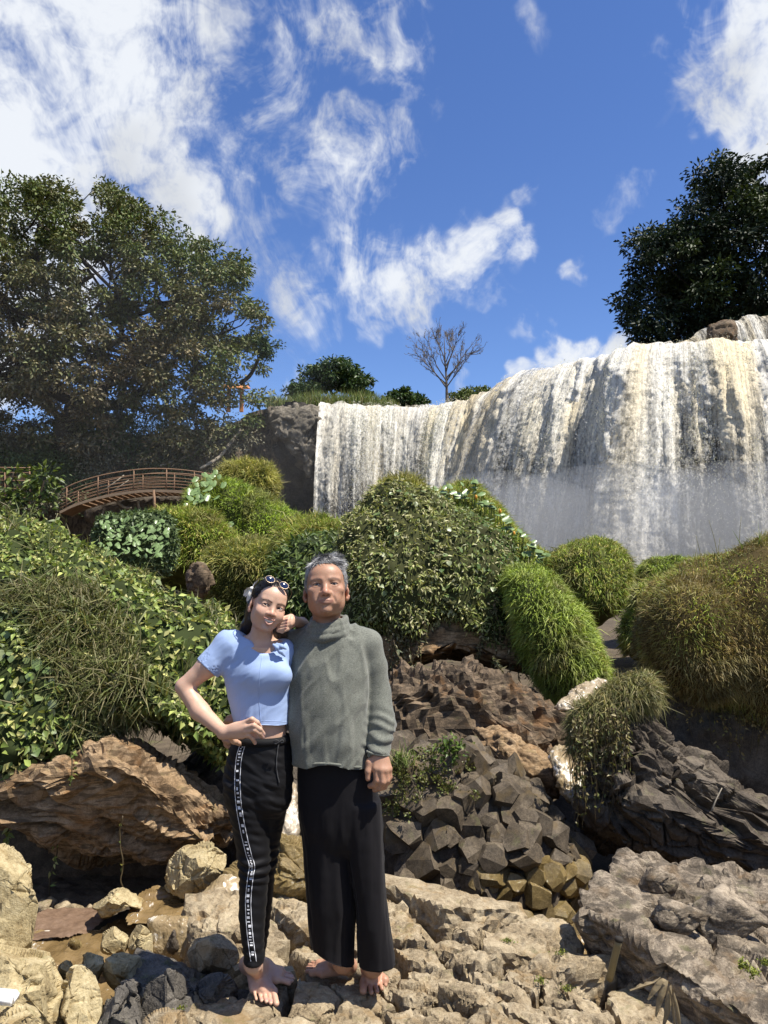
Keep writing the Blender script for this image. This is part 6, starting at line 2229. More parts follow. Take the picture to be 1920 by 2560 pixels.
def add_head(S, R, o, female):
    L = lambda x, y, z: o + R @ np.array([x, y, z], float)
    E = lambda c, r, k=.01, op='u', rot=None: S.ell(L(*c), r, R if rot is None else R @ rot, k, op)
    rx = lambda a: np.array(Matrix.Rotation(radians(a), 3, 'X'))
    rz = lambda a: np.array(Matrix.Rotation(radians(a), 3, 'Z'))
    ry = lambda a: np.array(Matrix.Rotation(radians(a), 3, 'Y'))
    w = .93 if female else 1.0
    E((0, .012, .030), (.074 * w, .092, .079))
    E((0, -.022, -.022), (.064 * w, .066, .074), .03)
    if female:
        E((0, -.040, -.078), (.032, .036, .030), .035)
        for s in (-1, 1):
            E((s * .031, -.012, -.060), (.026, .040, .030), .03)
            E((s * .036, -.062, -.030), (.024, .020, .022), .022)
    else:
        E((0, -.040, -.082), (.040, .038, .028), .03)
        for s in (-1, 1):
            E((s * .038, -.010, -.062), (.027, .042, .032), .03)
            E((s * .044, -.062, -.020), (.021, .018, .016), .02)
            E((s * .030, -.066, -.054), (.020, .018, .022), .02)
    # forehead, brow ridge
    E((0, -.052, .040), (.052 * w, .034, .036), .03)
    for s in (-1, 1):
        if female:
            S.cone(L(s * .016, -.080, .018), L(s * .044, -.068, .019), .0070, .0065, .018)
        else:
            S.cone(L(s * .014, -.083, .016), L(s * .046, -.070, .017), .0085, .008, .014)
    # sockets
    for s in (-1, 1):
        if female:
            E((s * .032, -.100, .000), (.019, .0165, .0095), .012, 's')
        else:
            E((s * .032, -.102, .001), (.021, .020, .0110), .010, 's')
    # nose
    nl = .031 if female else .034
    fs = .86 if female else 1.0
    S.cone(L(0, -.080, .008), L(0, -.097 if female else -.100, -nl + .008), .0066 * fs, .0105 * fs, .014)
    S.ell(L(0, -.1005 if female else -.103, -nl), (.0122 * fs, .0118 * fs, .0102 * fs), R, .009)
    for s in (-1, 1):
        S.ell(L(s * .0138 * fs, -.092, -nl - .002), (.0092 * fs, .0105 * fs, .0085 * fs), R, .008)
        S.ell(L(s * .0066, -.101, -nl - .0105), (.0036, .0050, .0035), R, .003, 's')
    # lids and the almond openings
    for s in (-1, 1):
        S.ell(L(s * .0315, -.0720, .0), (.0165, .0145, .0118), R, .006)
        op = (.0135, .03, .0031) if female else (.0130, .03, .0030)
        S.ell(L(s * .0315, -.092, -.0005), op, R @ ry(s * (-6 if female else 5)), .0015, 's')
    # mouth
    if female:
        E((0, -.092, -.0630), (.0195, .018, .0078), .005, 's')
        up = [L(s, -.099 + 7.5 * s * s * 2, -.0545 + 3.0 * s * s) for s in np.linspace(-.0225, .0225, 9)]
        lo = [L(s, -.096 + 7.0 * s * s * 2, -.0745 + 42 * s * s) for s in np.linspace(-.0215, .0215, 9)]
        S.chain(up, [.0016, .0022, .0027, .0031, .0028, .0031, .0027, .0022, .0016], .003)
        S.chain(lo, [.0016, .0026, .0034, .0039, .0041, .0039, .0034, .0026, .0016], .003)
        for s in (-1, 1):      # smile folds and raised cheeks
            E((s * .034, -.064, -.040), (.019, .018, .019), .020)
    else:
        up = [L(s, -.0950 + 7.0 * s * s * 2, -.0600 - 2.0 * s * s) for s in np.linspace(-.0235, .0235, 9)]
        lo = [L(s, -.0930 + 7.5 * s * s * 2, -.0690 + 10.0 * s * s) for s in np.linspace(-.021, .021, 9)]
        E((0, -.078, -.062), (.026, .015, .020), .018)
        S.chain(up, [.0014, .0022, .0028, .0031, .0028, .0031, .0028, .0022, .0014], .004)
        S.chain(lo, [.0014, .0026, .0036, .0041, .0043, .0041, .0036, .0026, .0014], .004)
        gr = [L(s, -.0995 + 7.5 * s * s * 2, -.0645 + 1.5 * s * s) for s in np.linspace(-.0245, .0245, 7)]
        S.chain(gr, [.0014] * 7, .002, 's')
        for s in (-1, 1):      # folds from the nose to the mouth corners
            S.chain([L(s * .0215, -.0955, -.038), L(s * .030, -.0885, -.052), L(s * .033, -.0830, -.064)], [.0012, .0016, .0010], .008, 's')
    E((0, -.078, -.094), (.017, .013, .012), .014)
    # ears
    for s in (-1, 1):
        rot = rz(s * (30 if not female else 22)) @ rx(-10)
        E((s * .0785 * w, .012, -.016), (.0072, .0185, .0315), .006, 'u', rot)
        E((s * .0845 * w, .006, -.012), (.0055, .0105, .0195), .004, 's', rot)
        E((s * .0800 * w, .006, -.014), (.0045, .008, .012), .006, 'u', rot)
        E((s * .0770 * w, .004, -.044), (.0065, .0085, .0095), .006)
    return up, lo, L


def face_colors(v, base, R, o, up, lo, female, blush):
    c = np.tile(np.array(base, float), (len(v), 1))
    q = (v - o) @ R
    near = (np.abs(q) < .14).all(1)
    d = np.minimum(seg_dist(v[near], up) - (.0030 if female else .0032), seg_dist(v[near], lo) - (.0040 if female else .0042))
    lip = np.array((.50, .23, .19) if female else (.27, .105, .088))
    f = np.clip(1 - d / .0018, 0, 1) * (.70 if female else .62)
    idx = np.nonzero(near)[0]
    front = q[idx, 1] < -.060
    f = f * front
    c[idx] = c[idx] * (1 - f[:, None]) + lip * f[:, None]
    qn = q[idx]
    # brows, lash lines, cheeks; nostril shadow darkened into the skin colour
    bc = np.array((.030, .018, .014) if female else (.07, .05, .042))
    for s in (-1, 1):
        z0 = .0165 if female else .0165
        br = [np.array([s * .0135, -.09, z0 - .001]), np.array([s * .030, -.085, z0 + .0045]), np.array([s * .049, -.07, z0 - .0005])]
        br2 = [b * [1, 0, 1] for b in br]
        db = seg_dist(qn * [1, 0, 1], br2)
        nz = vnoise(qn * [420, 420, 900], 3) * .0011
        g = np.clip(1 - (db - (.0017 if female else .0026) + nz) / .0016, 0, 1) * (.82 if female else .55) * (qn[:, 1] < -.04)
        c[idx] = c[idx] * (1 - g[:, None]) + bc * g[:, None]
        # upper lash line
        la = [np.array([s * (.0315 + t * .0138), 0, .0040 * (1 - t * t) + (.0004 if s else 0)]) for t in np.linspace(-1, 1, 9)]
        dl = seg_dist(qn * [1, 0, 1], la)
        g = np.clip(1 - (dl - .0011) / .0012, 0, 1) * .9 * (qn[:, 1] < -.06)
        c[idx] = c[idx] * (1 - g[:, None]) + np.array((.012, .008, .007)) * g[:, None]
        nl = .031 if female else .034
        dn = np.linalg.norm(qn - np.array([s * .0072, -.102, -nl - .0095]), axis=1)
        g = np.clip(1 - (dn - .0045) / .002, 0, 1) * .75
        c[idx] = c[idx] * (1 - g[:, None]) + np.array((.05, .02, .015)) * g[:, None]
        dc = np.linalg.norm((qn - np.array([s * .040, -.066, -.030])) / [1, 1, .8], axis=1)
        g = np.exp(-(dc / .022) ** 2) * blush
        c[idx] = c[idx] * (1 - g[:, None]) + np.array((.60, .20, .15)) * g[:, None]
        de = np.linalg.norm(qn - np.array([s * .0785, .01, -.02]), axis=1)
        g = np.exp(-(de / .028) ** 2) * .35
        c[idx] = c[idx] * (1 - g[:, None]) + np.array((.46, .15, .10)) * g[:, None]
    dn = np.linalg.norm(qn - np.array([0, -.106, -.030]), axis=1)
    g = np.exp(-(dn / .017) ** 2) * .30
    c[idx] = c[idx] * (1 - g[:, None]) + np.array((.55, .19, .14)) * g[:, None]
    if not female:      # grey stubble on lip and chin, greying temples
        m = np.exp(-(((qn - np.array([0, -.085, -.075])) / [.05, .05, .030]) ** 2).sum(1)) * (vnoise(qn * 900, 5) > .05)
        g = m * .22
        c[idx] = c[idx] * (1 - g[:, None]) + np.array((.16, .13, .12)) * g[:, None]
    return c


def add_eyes(R, o, parent, mat, eyebase=(.62, .56, .52), look=(0, -1, .02), warp=None):
    d, f = ico(4)
    for s in (-1, 1):
        c = o + R @ np.array([s * .0315, -.0722, .0])
        v = c + d * .0122
        lk = norm(np.array(look, float))
        a = np.arccos(np.clip(d @ lk, -1, 1)) * .0122
        col = np.tile(np.array(eyebase), (len(d), 1))
        col[a < .0062] = (.022, .011, .007)
        col[a < .0026] = (.004, .004, .004)
        obj('eye', v if warp is None else warp(v), f, mat, parent, col=col)


def strand_mesh(roots, paths_fn, n_seg, width, cols, rnd):
    """ribbons: roots (n,3), paths_fn(t) -> (n,3) offsets at parameter t in 0..1, width at root"""
    n = len(roots)
    ts = np.linspace(0, 1, n_seg + 1)
    pts = np.stack([paths_fn(t) for t in ts], 1)           # n, s, 3
    tan = norm(np.gradient(pts, axis=1))
    side = norm(np.cross(tan, norm(rnd)[:, None, :]))
    wd = width * (1 - ts * .75)
    a = pts - side * wd[None, :, None]
    b = pts + side * wd[None, :, None]
    v = np.stack([a, b], 2).reshape(-1, 3)
    s2 = (n_seg + 1) * 2
    base = (np.arange(n) * s2)[:, None] + (np.arange(n_seg) * 2)[None]
    q = np.stack([base, base + 1, base + 3, base + 2], -1).reshape(-1, 4)
    return v, q, np.repeat(cols, s2, 0)


def hand_chain(S, pts, r0, r1, k=.004):
    n = len(pts)
    S.chain(pts, list(np.linspace(r0, r1, n)), k)


def wrinkle(v, q, amp, fx, seed, only=None, stretch=(1, 1, 1), octv=3, rot=None):
    n = vnormals(v, q)
    p = v if rot is None else v @ np.array(rot)
    d = fbm(p * np.array(stretch) * fx, octv, seed)
    d = (1 - np.abs(d) * 2.2)
    m = 1.0 if only is None else only(v)
    return v + n * (d * amp * m)[:, None]


M_skin = skin_mat('skin')
M_eye = vcol_mat('eye_surface', .12, .6)


def knit_mat(name, c0, c1, scale, rough=.85, sheen=.25, bmp=.25, stretch=(1, 1, 3)):
    m, t, b = material(name)
    pos = obco(t)
    p2 = t.mapping(pos, stretch)
    n1 = t.noise(p2, scale, 4, .65)
    n2 = t.noise(pos, 9, 3, .5)
    f = t.math('ADD', t.math('MULTIPLY', n1, .75), t.math('MULTIPLY', n2, .25))
    t.link(t.ramp(f, [(.34, c0), (.66, c1)]), b.inputs['Base Color'])
    b.inputs['Roughness'].default_value = rough
    b.inputs['Specular IOR Level'].default_value = .2
    b.inputs['Sheen Weight'].default_value = sheen
    b.inputs['Sheen Roughness'].default_value = .5
    wv_ = t.noise(p2, scale * 2.2, 2, .5)
    bump(t, b, t.math('ADD', wv_, n1), bmp, .002)
    return m


M_sweater = knit_mat('grey_knit', (.066, .071, .057), (.225, .230, .192), 190, stretch=(1, 1, 2.6))
M_bluetop = knit_mat('blue_jersey', (.285, .385, .610), (.335, .435, .660), 300, .62, .12, .06)
M_blackpants = knit_mat('black_jersey', (.0036, .0035, .0042), (.0066, .0063, .0075), 260, .60, .02, .06)
M_loosepants = knit_mat('black_crepe', (.0034, .0029, .0040), (.0062, .0052, .0072), 320, .72, .05, .08)
M_band = plain_mat('black_band', (.008, .008, .009), .75, .2, bmp=.2, bscale=600)
M_white_print = plain_mat('white_print', (.62, .62, .64), .5, .4, var=.25, scale=60)
M_hair_dark = vcol_mat('dark_hair', .34, .55)
M_hair_grey = vcol_mat('grey_hair', .42, .5)


def secs(rows, Y, dep):
    """rows of (py, left px, right px [, dY, half depth]) -> loft sections at depth Y"""
    out = []
    for r in rows:
        dy = r[3] if len(r) > 3 else 0.0
        hd = r[4] if len(r) > 4 else dep
        y = Y + dy
        a, b = P(r[1], r[0], y), P(r[2], r[0], y)
        out.append((a[2], (a[0] + b[0]) / 2, y, (b[0] - a[0]) / 2, hd))
    return out


def sole(z, px, py, up=0.0):
    return G(px, py, z) + np.array([0, 0, up])


ROCK_Z = 0.0
# ======================= the man =======================
YM = 2.90
man = thing('person', (G(880, 2440)[0], G(880, 2440)[1], 0.0),
            'barefoot grey-haired person in grey turtleneck sweater and wide black trousers', 'person')
Rm, om = head_frame(P(813.5, 1460, 2.800), radians(3), radians(-9), radians(-3))
lo = P(545, 2500, 2.9)
hi = P(1000, 1370, 2.9)
S = SDF(grid_axis(P(540, 1800, 3.05)[0], P(1000, 1900, 2.9)[0], .0065, [(P(745, 1450, 2.9)[0], P(880, 1450, 2.9)[0], .0025), (P(905, 1900, 2.8)[0], P(985, 1900, 2.8)[0], .0026)]),
        grid_axis(2.52, 3.22, .0065, [(2.77, 2.86, .0030)]),
        grid_axis(-.04, P(800, 1385, 2.9)[2] + .02, .014, [(P(800, 1560, 2.9)[2], 2, .0030), (P(900, 1985, 2.9)[2], P(900, 1780, 2.9)[2], .0028), (-.04, .11, .003)]))
upM, loM, LM = add_head(S, Rm, om, False)
# neck, trunk, limbs under the clothes
S.cone(LM(0, .026, -.05), P(816, 1600, 2.915), .050, .056, .025)
S.loft(secs([(1590, 780, 890), (1640, 755, 895), (1750, 758, 890), (1900, 765, 890)], 2.92, .075), .03)
S.cone(P(815, 1600, 2.92), P(915, 1616, 2.92), .040, .032, .03)
S.cone(P(815, 1600, 2.92), P(748, 1618, 2.93), .040, .032, .03)
S.chain([P(918, 1620, 2.92), P(943, 1722, 2.925), P(955, 1810, 2.88), P(946, 1888, 2.83)], [.036, .032, .030, .0255], .02)
S.chain([P(740, 1610, 2.94), P(706, 1770, 3.07), P(600, 1832, 3.00)], [.038, .034, .026], .02)
for fx, kx, ax_ in ((805, 828, 860), (880, 920, 936)):
    S.chain([P(fx, 1910, 2.92), P(kx, 2170, 2.92), P(ax_, 2400, 2.93)], [.055, .040, .030], .03)
# left hand, relaxed, back of the hand to the viewer
YH = 2.80
wr = P(946, 1886, 2.825)
kn = [P(940, 1921, YH), P(953, 1925, YH - .004), P(964, 1926, YH), P(972, 1922, YH + .010)]
for i, kk in enumerate(kn):
    S.cone(wr + (kn[i] - kn[1]) * .45, kk, .0155, .0135, .012)
S.ell((wr * .5 + kn[1] * .5) + np.array([0, .008, 0]), (.034, .017, .036), None, .012)
hand_chain(S, [kn[0], P(943, 1951, YH - .004), P(935, 1962, YH + .006), P(925, 1965, YH + .018)], .0128, .0098)
hand_chain(S, [kn[1], P(957, 1955, YH - .008), P(950, 1969, YH + .004), P(937, 1974, YH + .018)], .0128, .0098)
hand_chain(S, [kn[2], P(967, 1951, YH), P(961, 1967, YH + .012), P(949, 1972, YH + .028)], .0122, .0094)
hand_chain(S, [kn[3], P(974, 1943, YH + .012), P(969, 1957, YH + .022), P(960, 1963, YH + .036)], .0108, .0085)
hand_chain(S, [wr + np.array([-.014, .004, -.008]), P(924, 1906, YH + .012), P(920.5, 1928, YH + .004), P(920, 1946, YH + .002)], .0150, .0098, .006)
# right hand round the woman's waist: the palm lies behind, finger tips and thumb show
pw = P(598, 1832, 3.00)
pk = P(578, 1822, 2.93)
S.chain([pw, P(588, 1828, 2.97), pk], [.025, .028, .022], .015)
hand_chain(S, [P(582, 1806, 2.94), P(572, 1796, 2.905), P(578, 1793, 2.875), P(588, 1793, 2.86)], .0125, .0100)
hand_chain(S, [P(580, 1816, 2.93), P(566, 1806, 2.90), P(571, 1803, 2.87), P(580, 1803, 2.855)], .0125, .0100)
hand_chain(S, [P(576, 1842, 2.93), P(562, 1848, 2.90), P(566, 1853, 2.87), P(576, 1856, 2.855)], .0125, .0100)
hand_chain(S, [P(576, 1852, 2.93), P(566, 1860, 2.90), P(570, 1865, 2.88), P(579, 1867, 2.87)], .0118, .0095)


def foot(S, heel, ball_in, ball_out, ankle, toes, toe_r, big, ar=.031):
    """heel/ball points on the sole; toes: list of tip points from the big toe outwards"""
    h = np.asarray(heel, float)
    bi, bo, an = (np.asarray(a, float) for a in (ball_in, ball_out, ankle))
    mid = (bi + bo) / 2
    S.ell(h + [0, 0, .026], (.030, .032, .028), None, .02)
    S.cone(h + [0, 0, .026], an + [0, 0, 0], .026, ar * .95, .02)
    S.cone(an, an + [0, .005, .05], ar * .95, ar * .95, .02)
    for t, b in ((.0, bi), (1.0, bo)):
        S.cone(h * .85 + b * .15 + [0, 0, .021], b + [0, 0, .0165], .021, .0165, .018)
    S.cone(h * .5 + mid * .5 + [0, 0, .022], mid + [0, 0, .017], .024, .018, .02)
    S.cone(an + [0, 0, -.004], h * .42 + mid * .58 + [0, 0, .040], ar * .95, .020, .025)
    S.cone(h * .42 + mid * .58 + [0, 0, .040], bi * .62 + bo * .38 + [0, 0, .019], .020, .016, .02)
    for i, tp in enumerate(toes):
        tp = np.asarray(tp, float)
        f = i / (len(toes) - 1)
        b = bi * (1 - f) + bo * f
        r = big if i == 0 else toe_r * (1 - .07 * i)
        m = b * .45 + tp * .55 + [0, 0, r * 1.35]
        S.chain([b + [0, 0, .0155], m, tp + [0, 0, r * .86]], [r * 1.05, r * .88, r], .004)


foot(S, sole(0, 923, 2438), sole(0, 909, 2472), sole(0, 962, 2462), P(932, 2414, 2.93),
     [sole(0, 908, 2486), sole(0, 928, 2487), sole(0, 943, 2484), sole(0, 955, 2477), sole(0, 964, 2468)], .0098, .0140)
foot(S, sole(0, 872, 2432), sole(0, 806, 2446), sole(0, 797, 2420), P(858, 2405, 2.95),
     [sole(0, 780, 2442), sole(0, 768, 2434), sole(0, 769, 2425), sole(0, 773, 2417), sole(0, 780, 2410)], .0098, .0140)
v, q = S.mesh()
v = relax(v, q, 1, .5)
base = (.400, .225, .142)
colr = face_colors(v, base, Rm, om, upM, loM, False, .10)
# nails
for tp, r in ((P(925, 1965, YH + .018), .009), (P(937, 1974, YH + .018), .009), (P(920, 1951, YH - .007), .009),
              (sole(0, 906, 2484, .020), .009)):
    g = np.exp(-(np.linalg.norm(v - tp, axis=1) / r) ** 4) * .5
    colr = colr * (1 - g[:, None]) + np.array((.50, .27, .19)) * g[:, None]
foot_m = np.clip(1 - (v[:, 2] - .02) / .06, 0, 1) * .18
colr = colr * (1 - foot_m[:, None]) + np.array((.52, .24, .15)) * foot_m[:, None]
obj('body', v, q, M_skin, man, col=colr)
add_eyes(Rm, om, man, M_eye, (.46, .40, .36), (.02, -1, .0))

# grey hair: close cap plus short strands, longer on top
n = 9000
d = norm(rng.normal(size=(n * 3, 3)))
hp = d * np.array([.0765, .0945, .0820]) + np.array([0, .012, .030])
# hairline: high forehead with receding temples, clear of the face and round the ears
def man_hairline(p):
    ax = np.abs(p[:, 0])
    zf = np.where(ax < .030, .070 + ax * .10, .073 - (ax - .03) * .5)
    zl = np.interp(p[:, 1], [-.10, -.045, -.018, .0, .030, .07, .11], [.20, .052, -.018, .010, .004, -.055, -.055])
    top = (p[:, 2] > zf) & (p[:, 1] < -.02) | (p[:, 2] > zl) & (p[:, 1] > -.052)
    return top & ((p[:, 2] > zl) | (p[:, 2] > zf))
hp = hp[man_hairline(hp)][:n]
n = len(hp)
nrm = norm((hp - np.array([0, .012, .03])) / np.array([.0765, .0945, .082]) ** 2)
topness = np.clip((hp[:, 2] - .045) / .06, 0, 1)
comb = np.stack([.35 + 1.3 * fbm(hp * 26, 2, 5), -.45 + 1.1 * fbm(hp * 26, 2, 8), .05 + .3 * fbm(hp * 40, 1, 3)], 1) * topness[:, None] + \
    np.stack([0 * hp[:, 0], .75 + 0 * hp[:, 0], -.9 + 0 * hp[:, 0]], 1) * (1 - topness)[:, None]
comb = comb + rng.normal(size=(n, 3)) * .12
ln = .012 + .014 * topness * (.6 + .5 * rng.random(n)) + .006 * rng.random(n)
rise = .36 - .10 * topness
vol = .011 * topness * (.75 + .9 * fbm(hp * 34, 2, 77)) + .004
rw = om + hp @ Rm.T + (nrm @ Rm.T) * (vol - .004)[:, None]
nw, cw = nrm @ Rm.T, norm(comb) @ Rm.T
dark = (topness > .5) & (fbm(hp * 28, 2, 31) > .02)
g = rng.random(n)
cv = np.where(dark, .05 + .14 * g, .24 + .38 * g)[:, None] * np.array([1.0, .985, .97])
sv, sq, scol = strand_mesh(rw, lambda t: rw + nw * (ln * rise * (t - .35 * t * t))[:, None] + cw * (ln * (t * .5 + .6 * t * t))[:, None] + np.array([0, 0, -.10]) * (ln * t * t * .4)[:, None],
                           3, .0011, cv, rng.normal(size=(n, 3)))
capS = SDF(*[grid_axis(om[i] - .13, om[i] + .15, .004) for i in range(3)])
capS.ell(om + Rm @ np.array([0, .013, .032]), (.0775, .0955, .0815), Rm)
cv_, cq_ = capS.mesh()
loc = (cv_ - om) @ Rm
ok = man_hairline(loc + np.array([0, .004, -.004]))
cq_ = cq_[ok[cq_].all(1)]
nn = vnormals(cv_, cq_)
tpn = np.clip((loc[:, 2] - .045) / .06, 0, 1)
cv_ = cv_ + nn * (fbm(loc * 120, 3, 4) * .0025 + .011 * tpn * (.75 + .9 * fbm(loc * 34, 2, 77)) + .002)[:, None]
used = np.unique(cq_)
remap = np.full(len(cv_), -1)
remap[used] = np.arange(len(used))
ccol = np.clip(.22 + .12 * fbm(loc[used] * 60, 3, 9), .03, .5)[:, None] * np.array([1, .98, .96])
hv = np.concatenate([cv_[used], sv])
hq = np.concatenate([remap[cq_], sq + len(used)])
obj('hair', hv, hq, M_hair_grey, man, col=np.concatenate([ccol, scol]), label='short grey hair, darker on top')

# sweater
T = SDF(grid_axis(P(560, 1800, 3.1)[0], P(1000, 1850, 2.8)[0], .005), grid_axis(2.70, 3.20, .006), grid_axis(P(800, 1930, 2.8)[2], P(800, 1530, 2.9)[2], .0045))
T.loft(secs([(1578, 772, 880, .02, .070), (1596, 748, 915, .015, .098), (1625, 728, 926, .01, .112), (1680, 722, 926, .0, .122), (1760, 722, 924, -.008, .128),
             (1830, 727, 923, -.014, .132), (1880, 732, 925, -.012, .130), (1915, 735, 928, -.010, .130)], 2.92, .12), .02, p=2.3)
T.cone(P(820, 1592, 2.925), P(920, 1606, 2.918), .060, .050, .03)
T.cone(P(815, 1596, 2.925), P(742, 1612, 2.94), .062, .056, .03)
T.chain([P(922, 1612, 2.918), P(933, 1665, 2.925), P(943, 1730, 2.925), P(955, 1810, 2.88), P(951, 1850, 2.855), P(945, 1884, 2.828)],
        [.052, .051, .049, .0465, .042, .0370], .012)
T.chain([P(740, 1614, 2.945), P(716, 1700, 3.01), P(700, 1775, 3.075), P(602, 1830, 3.01)], [.056, .052, .049, .040], .015)
# loose cowl collar
Rc = np.array(Matrix.Rotation(radians(7), 3, 'Y')) @ np.array(Matrix.Rotation(radians(14), 3, 'X'))
Rc = np.array(Matrix.Rotation(radians(-7), 3, 'Y')) @ np.array(Matrix.Rotation(radians(13), 3, 'X'))
T.loft(secs([(1556, 777, 863, .0, .066), (1590, 768, 872, .005, .074)], 2.905, .07), .012)
T.ring(P(821, 1553, 2.905), Rc, .066, .068, .0085, .008)
T.ring(P(820, 1566, 2.902), Rc, .069, .071, .0100, .008)
T.ring(P(819, 1581, 2.900), Rc, .073, .075, .0095, .012)
# opening for the neck
T.cone(P(818, 1520, 2.900), P(818, 1582, 2.905), .0600, .056, .005, 's')
# cuff and hem openings
T.cone(P(944, 1905, 2.81), P(945, 1880, 2.832), .0285, .0285, .004, 's')
T.half(P(945, 1889, 2.822), (P(944, 1905, 2.81) - P(951, 1850, 2.85)) * np.array([1, 0, 1]) + np.array([.004, 0, 0]), .003) if False else None
v, q = T.mesh()
v = relax(v, q, 2, .5)
nm = vnormals(v, q)
# folds: long soft drapes on the body, tight rings on the forearm, a pull across the chest
zz = v[:, 2]
pxx = v[:, 0]
arm = np.clip(1 - seg_dist(v, [P(925, 1608, 2.915), P(943, 1730, 2.925), P(945, 1884, 2.828)]) / .075, 0, 1)
arm = np.clip(arm * 3, 0, 1)
low = np.clip((P(0, 1740, 2.9)[2] - zz) / .12, 0, 1)
axis_s = (zz * 1.0 + .32 * pxx + .25 * fbm(v * 9, 2, 3) * .1)
w1 = np.sin(axis_s * 165 + 3.2 * fbm(v * [11, 11, 7], 2, 21)) * (.35 + .65 * np.clip(fbm(v * 13, 2, 8) * 2 + .5, 0, 1))
body = 1 - arm
d1 = fbm(v * [17, 17, 4.0], 2, 11)
d2 = fbm((v @ np.array(Matrix.Rotation(radians(35), 3, 'Y'))) * [17, 12, 4.5], 2, 12)
disp = arm * (w1 * .0052 * low + .0022 * d2) + body * (np.clip(1 - np.abs(d1) * 3.2, 0, 1) * .0055 + np.clip(1 - np.abs(d2) * 3.0, 0, 1) * .0070 + .004 * fbm(v * 5, 2, 2))
cuffd = np.clip(1 - np.linalg.norm(v - P(945, 1884, 2.828), axis=1) / .045, 0, 1)
v = v + nm * (disp * (1 - .8 * cuffd))[:, None]
# hem: trim below a slightly wavy line, higher in the middle
pp = (v[:, 0] - P(738, 1910, 2.85)[0]) / (P(925, 1910, 2.85)[0] - P(738, 1910, 2.85)[0])
hem = P(800, 1913, 2.86)[2] + .018 * np.exp(-((pp - .42) / .25) ** 2) - .004 * np.sin(pp * 9)
low_t = (arm < .05) & (v[:, 2] < hem)
v[low_t, 2] = hem[low_t]
sweater = obj('sweater', v, q, M_sweater, man, label='grey knitted turtleneck sweater')
# turned hem edge
hx = np.linspace(.02, .99, 60)
hz = P(800, 1913, 2.86)[2] + .018 * np.exp(-((hx - .42) / .25) ** 2) - .004 * np.sin(hx * 9)
x0, x1 = P(738, 1910, 2.90)[0], P(925, 1910, 2.90)[0]
cxm, hw = (x0 + x1) / 2, (x1 - x0) / 2
hxw = cxm + hw * 1.015 * np.sin((hx - .5) * pi)
hyw = 2.908 - .134 * np.cos((hx - .5) * pi) ** .9
tv, tf = tube(np.stack([hxw, hyw, hz + .003], 1), .0055, 6)
obj('sweater_hem', tv, tf, M_sweater, sweater)
cr_ = np.stack([P(945, 1882, 2.83) + np.array([cos(a) * .0385, sin(a) * .034, -.006 * cos(a)]) for a in np.linspace(0, 2 * pi, 28, endpoint=False)])
tv, tf = tube(cr_, .0048, 6, closed=True)
obj('cuff', tv, tf, M_sweater, sweater)

# trousers
T = SDF(grid_axis(P(725, 2000, 2.9)[0], P(1000, 2400, 2.85)[0], .006), grid_axis(2.72, 3.10, .007), grid_axis(.01, P(800, 1880, 2.9)[2], .008))
T.loft(secs([(1885, 745, 922, 0, .112), (1950, 744, 940, 0, .112), (2050, 752, 948, 0, .106), (2110, 775, 938, .0, .085), (2150, 820, 900, 0, .03)], 2.92, .11), .03, p=2.4)
T.loft(secs([(2000, 750, 855, 0, .10), (2150, 762, 880, 0, .095), (2250, 769, 888, 0, .088), (2340, 777, 885, .01, .082), (2400, 785, 884, .01, .08), (2434, 791, 884, .005, .078)], 2.93, .08), .012, p=2.3)
T.loft(secs([(2000, 850, 950, 0, .10), (2150, 872, 957, 0, .095), (2250, 889, 963, 0, .088), (2340, 893, 975, .0, .082), (2390, 895, 984, .0, .078), (2414, 896, 987, -.005, .074)], 2.915, .08), .012, p=2.3)
T.cone(P(932, 2440, 2.9), P(930, 2375, 2.92), .052, .048, .004, 's')
v, q = T.mesh()
v = relax(v, q, 2, .5)
nm = vnormals(v, q)
dr = fbm(v * [22, 22, 2.2], 3, 41)
knee = np.clip((P(0, 1960, 2.9)[2] - v[:, 2]) / .15, 0, 1)
v = v + nm * (((1 - np.abs(dr) * 2) * .0055 + .004 * fbm(v * [9, 9, 2], 2, 44)) * knee + .0015 * fbm(v * 25, 2, 4))[:, None]
lx_ = np.clip((v[:, 0] - P(792, 2400, 2.9)[0]) / (P(886, 2400, 2.9)[0] - P(792, 2400, 2.9)[0]), 0, 1.5)
hemz = np.where(lx_ < 1.02, .172 - .058 * lx_, .128)
v[:, 2] = np.maximum(v[:, 2], np.where(v[:, 2] < .20, hemz, -1))
obj('trousers', v, q, M_loosepants, man, label='wide black trousers')

# ======================= the woman =======================
woman = thing('person', (G(655, 2470)[0], G(655, 2470)[1], 0.0),
              'smiling person in light blue crop top and black track trousers, hand on hip', 'person')
Rw, ow = head_frame(P(690.0, 1505, 2.745), radians(22), radians(-3), radians(17))
HEAD_K = .15


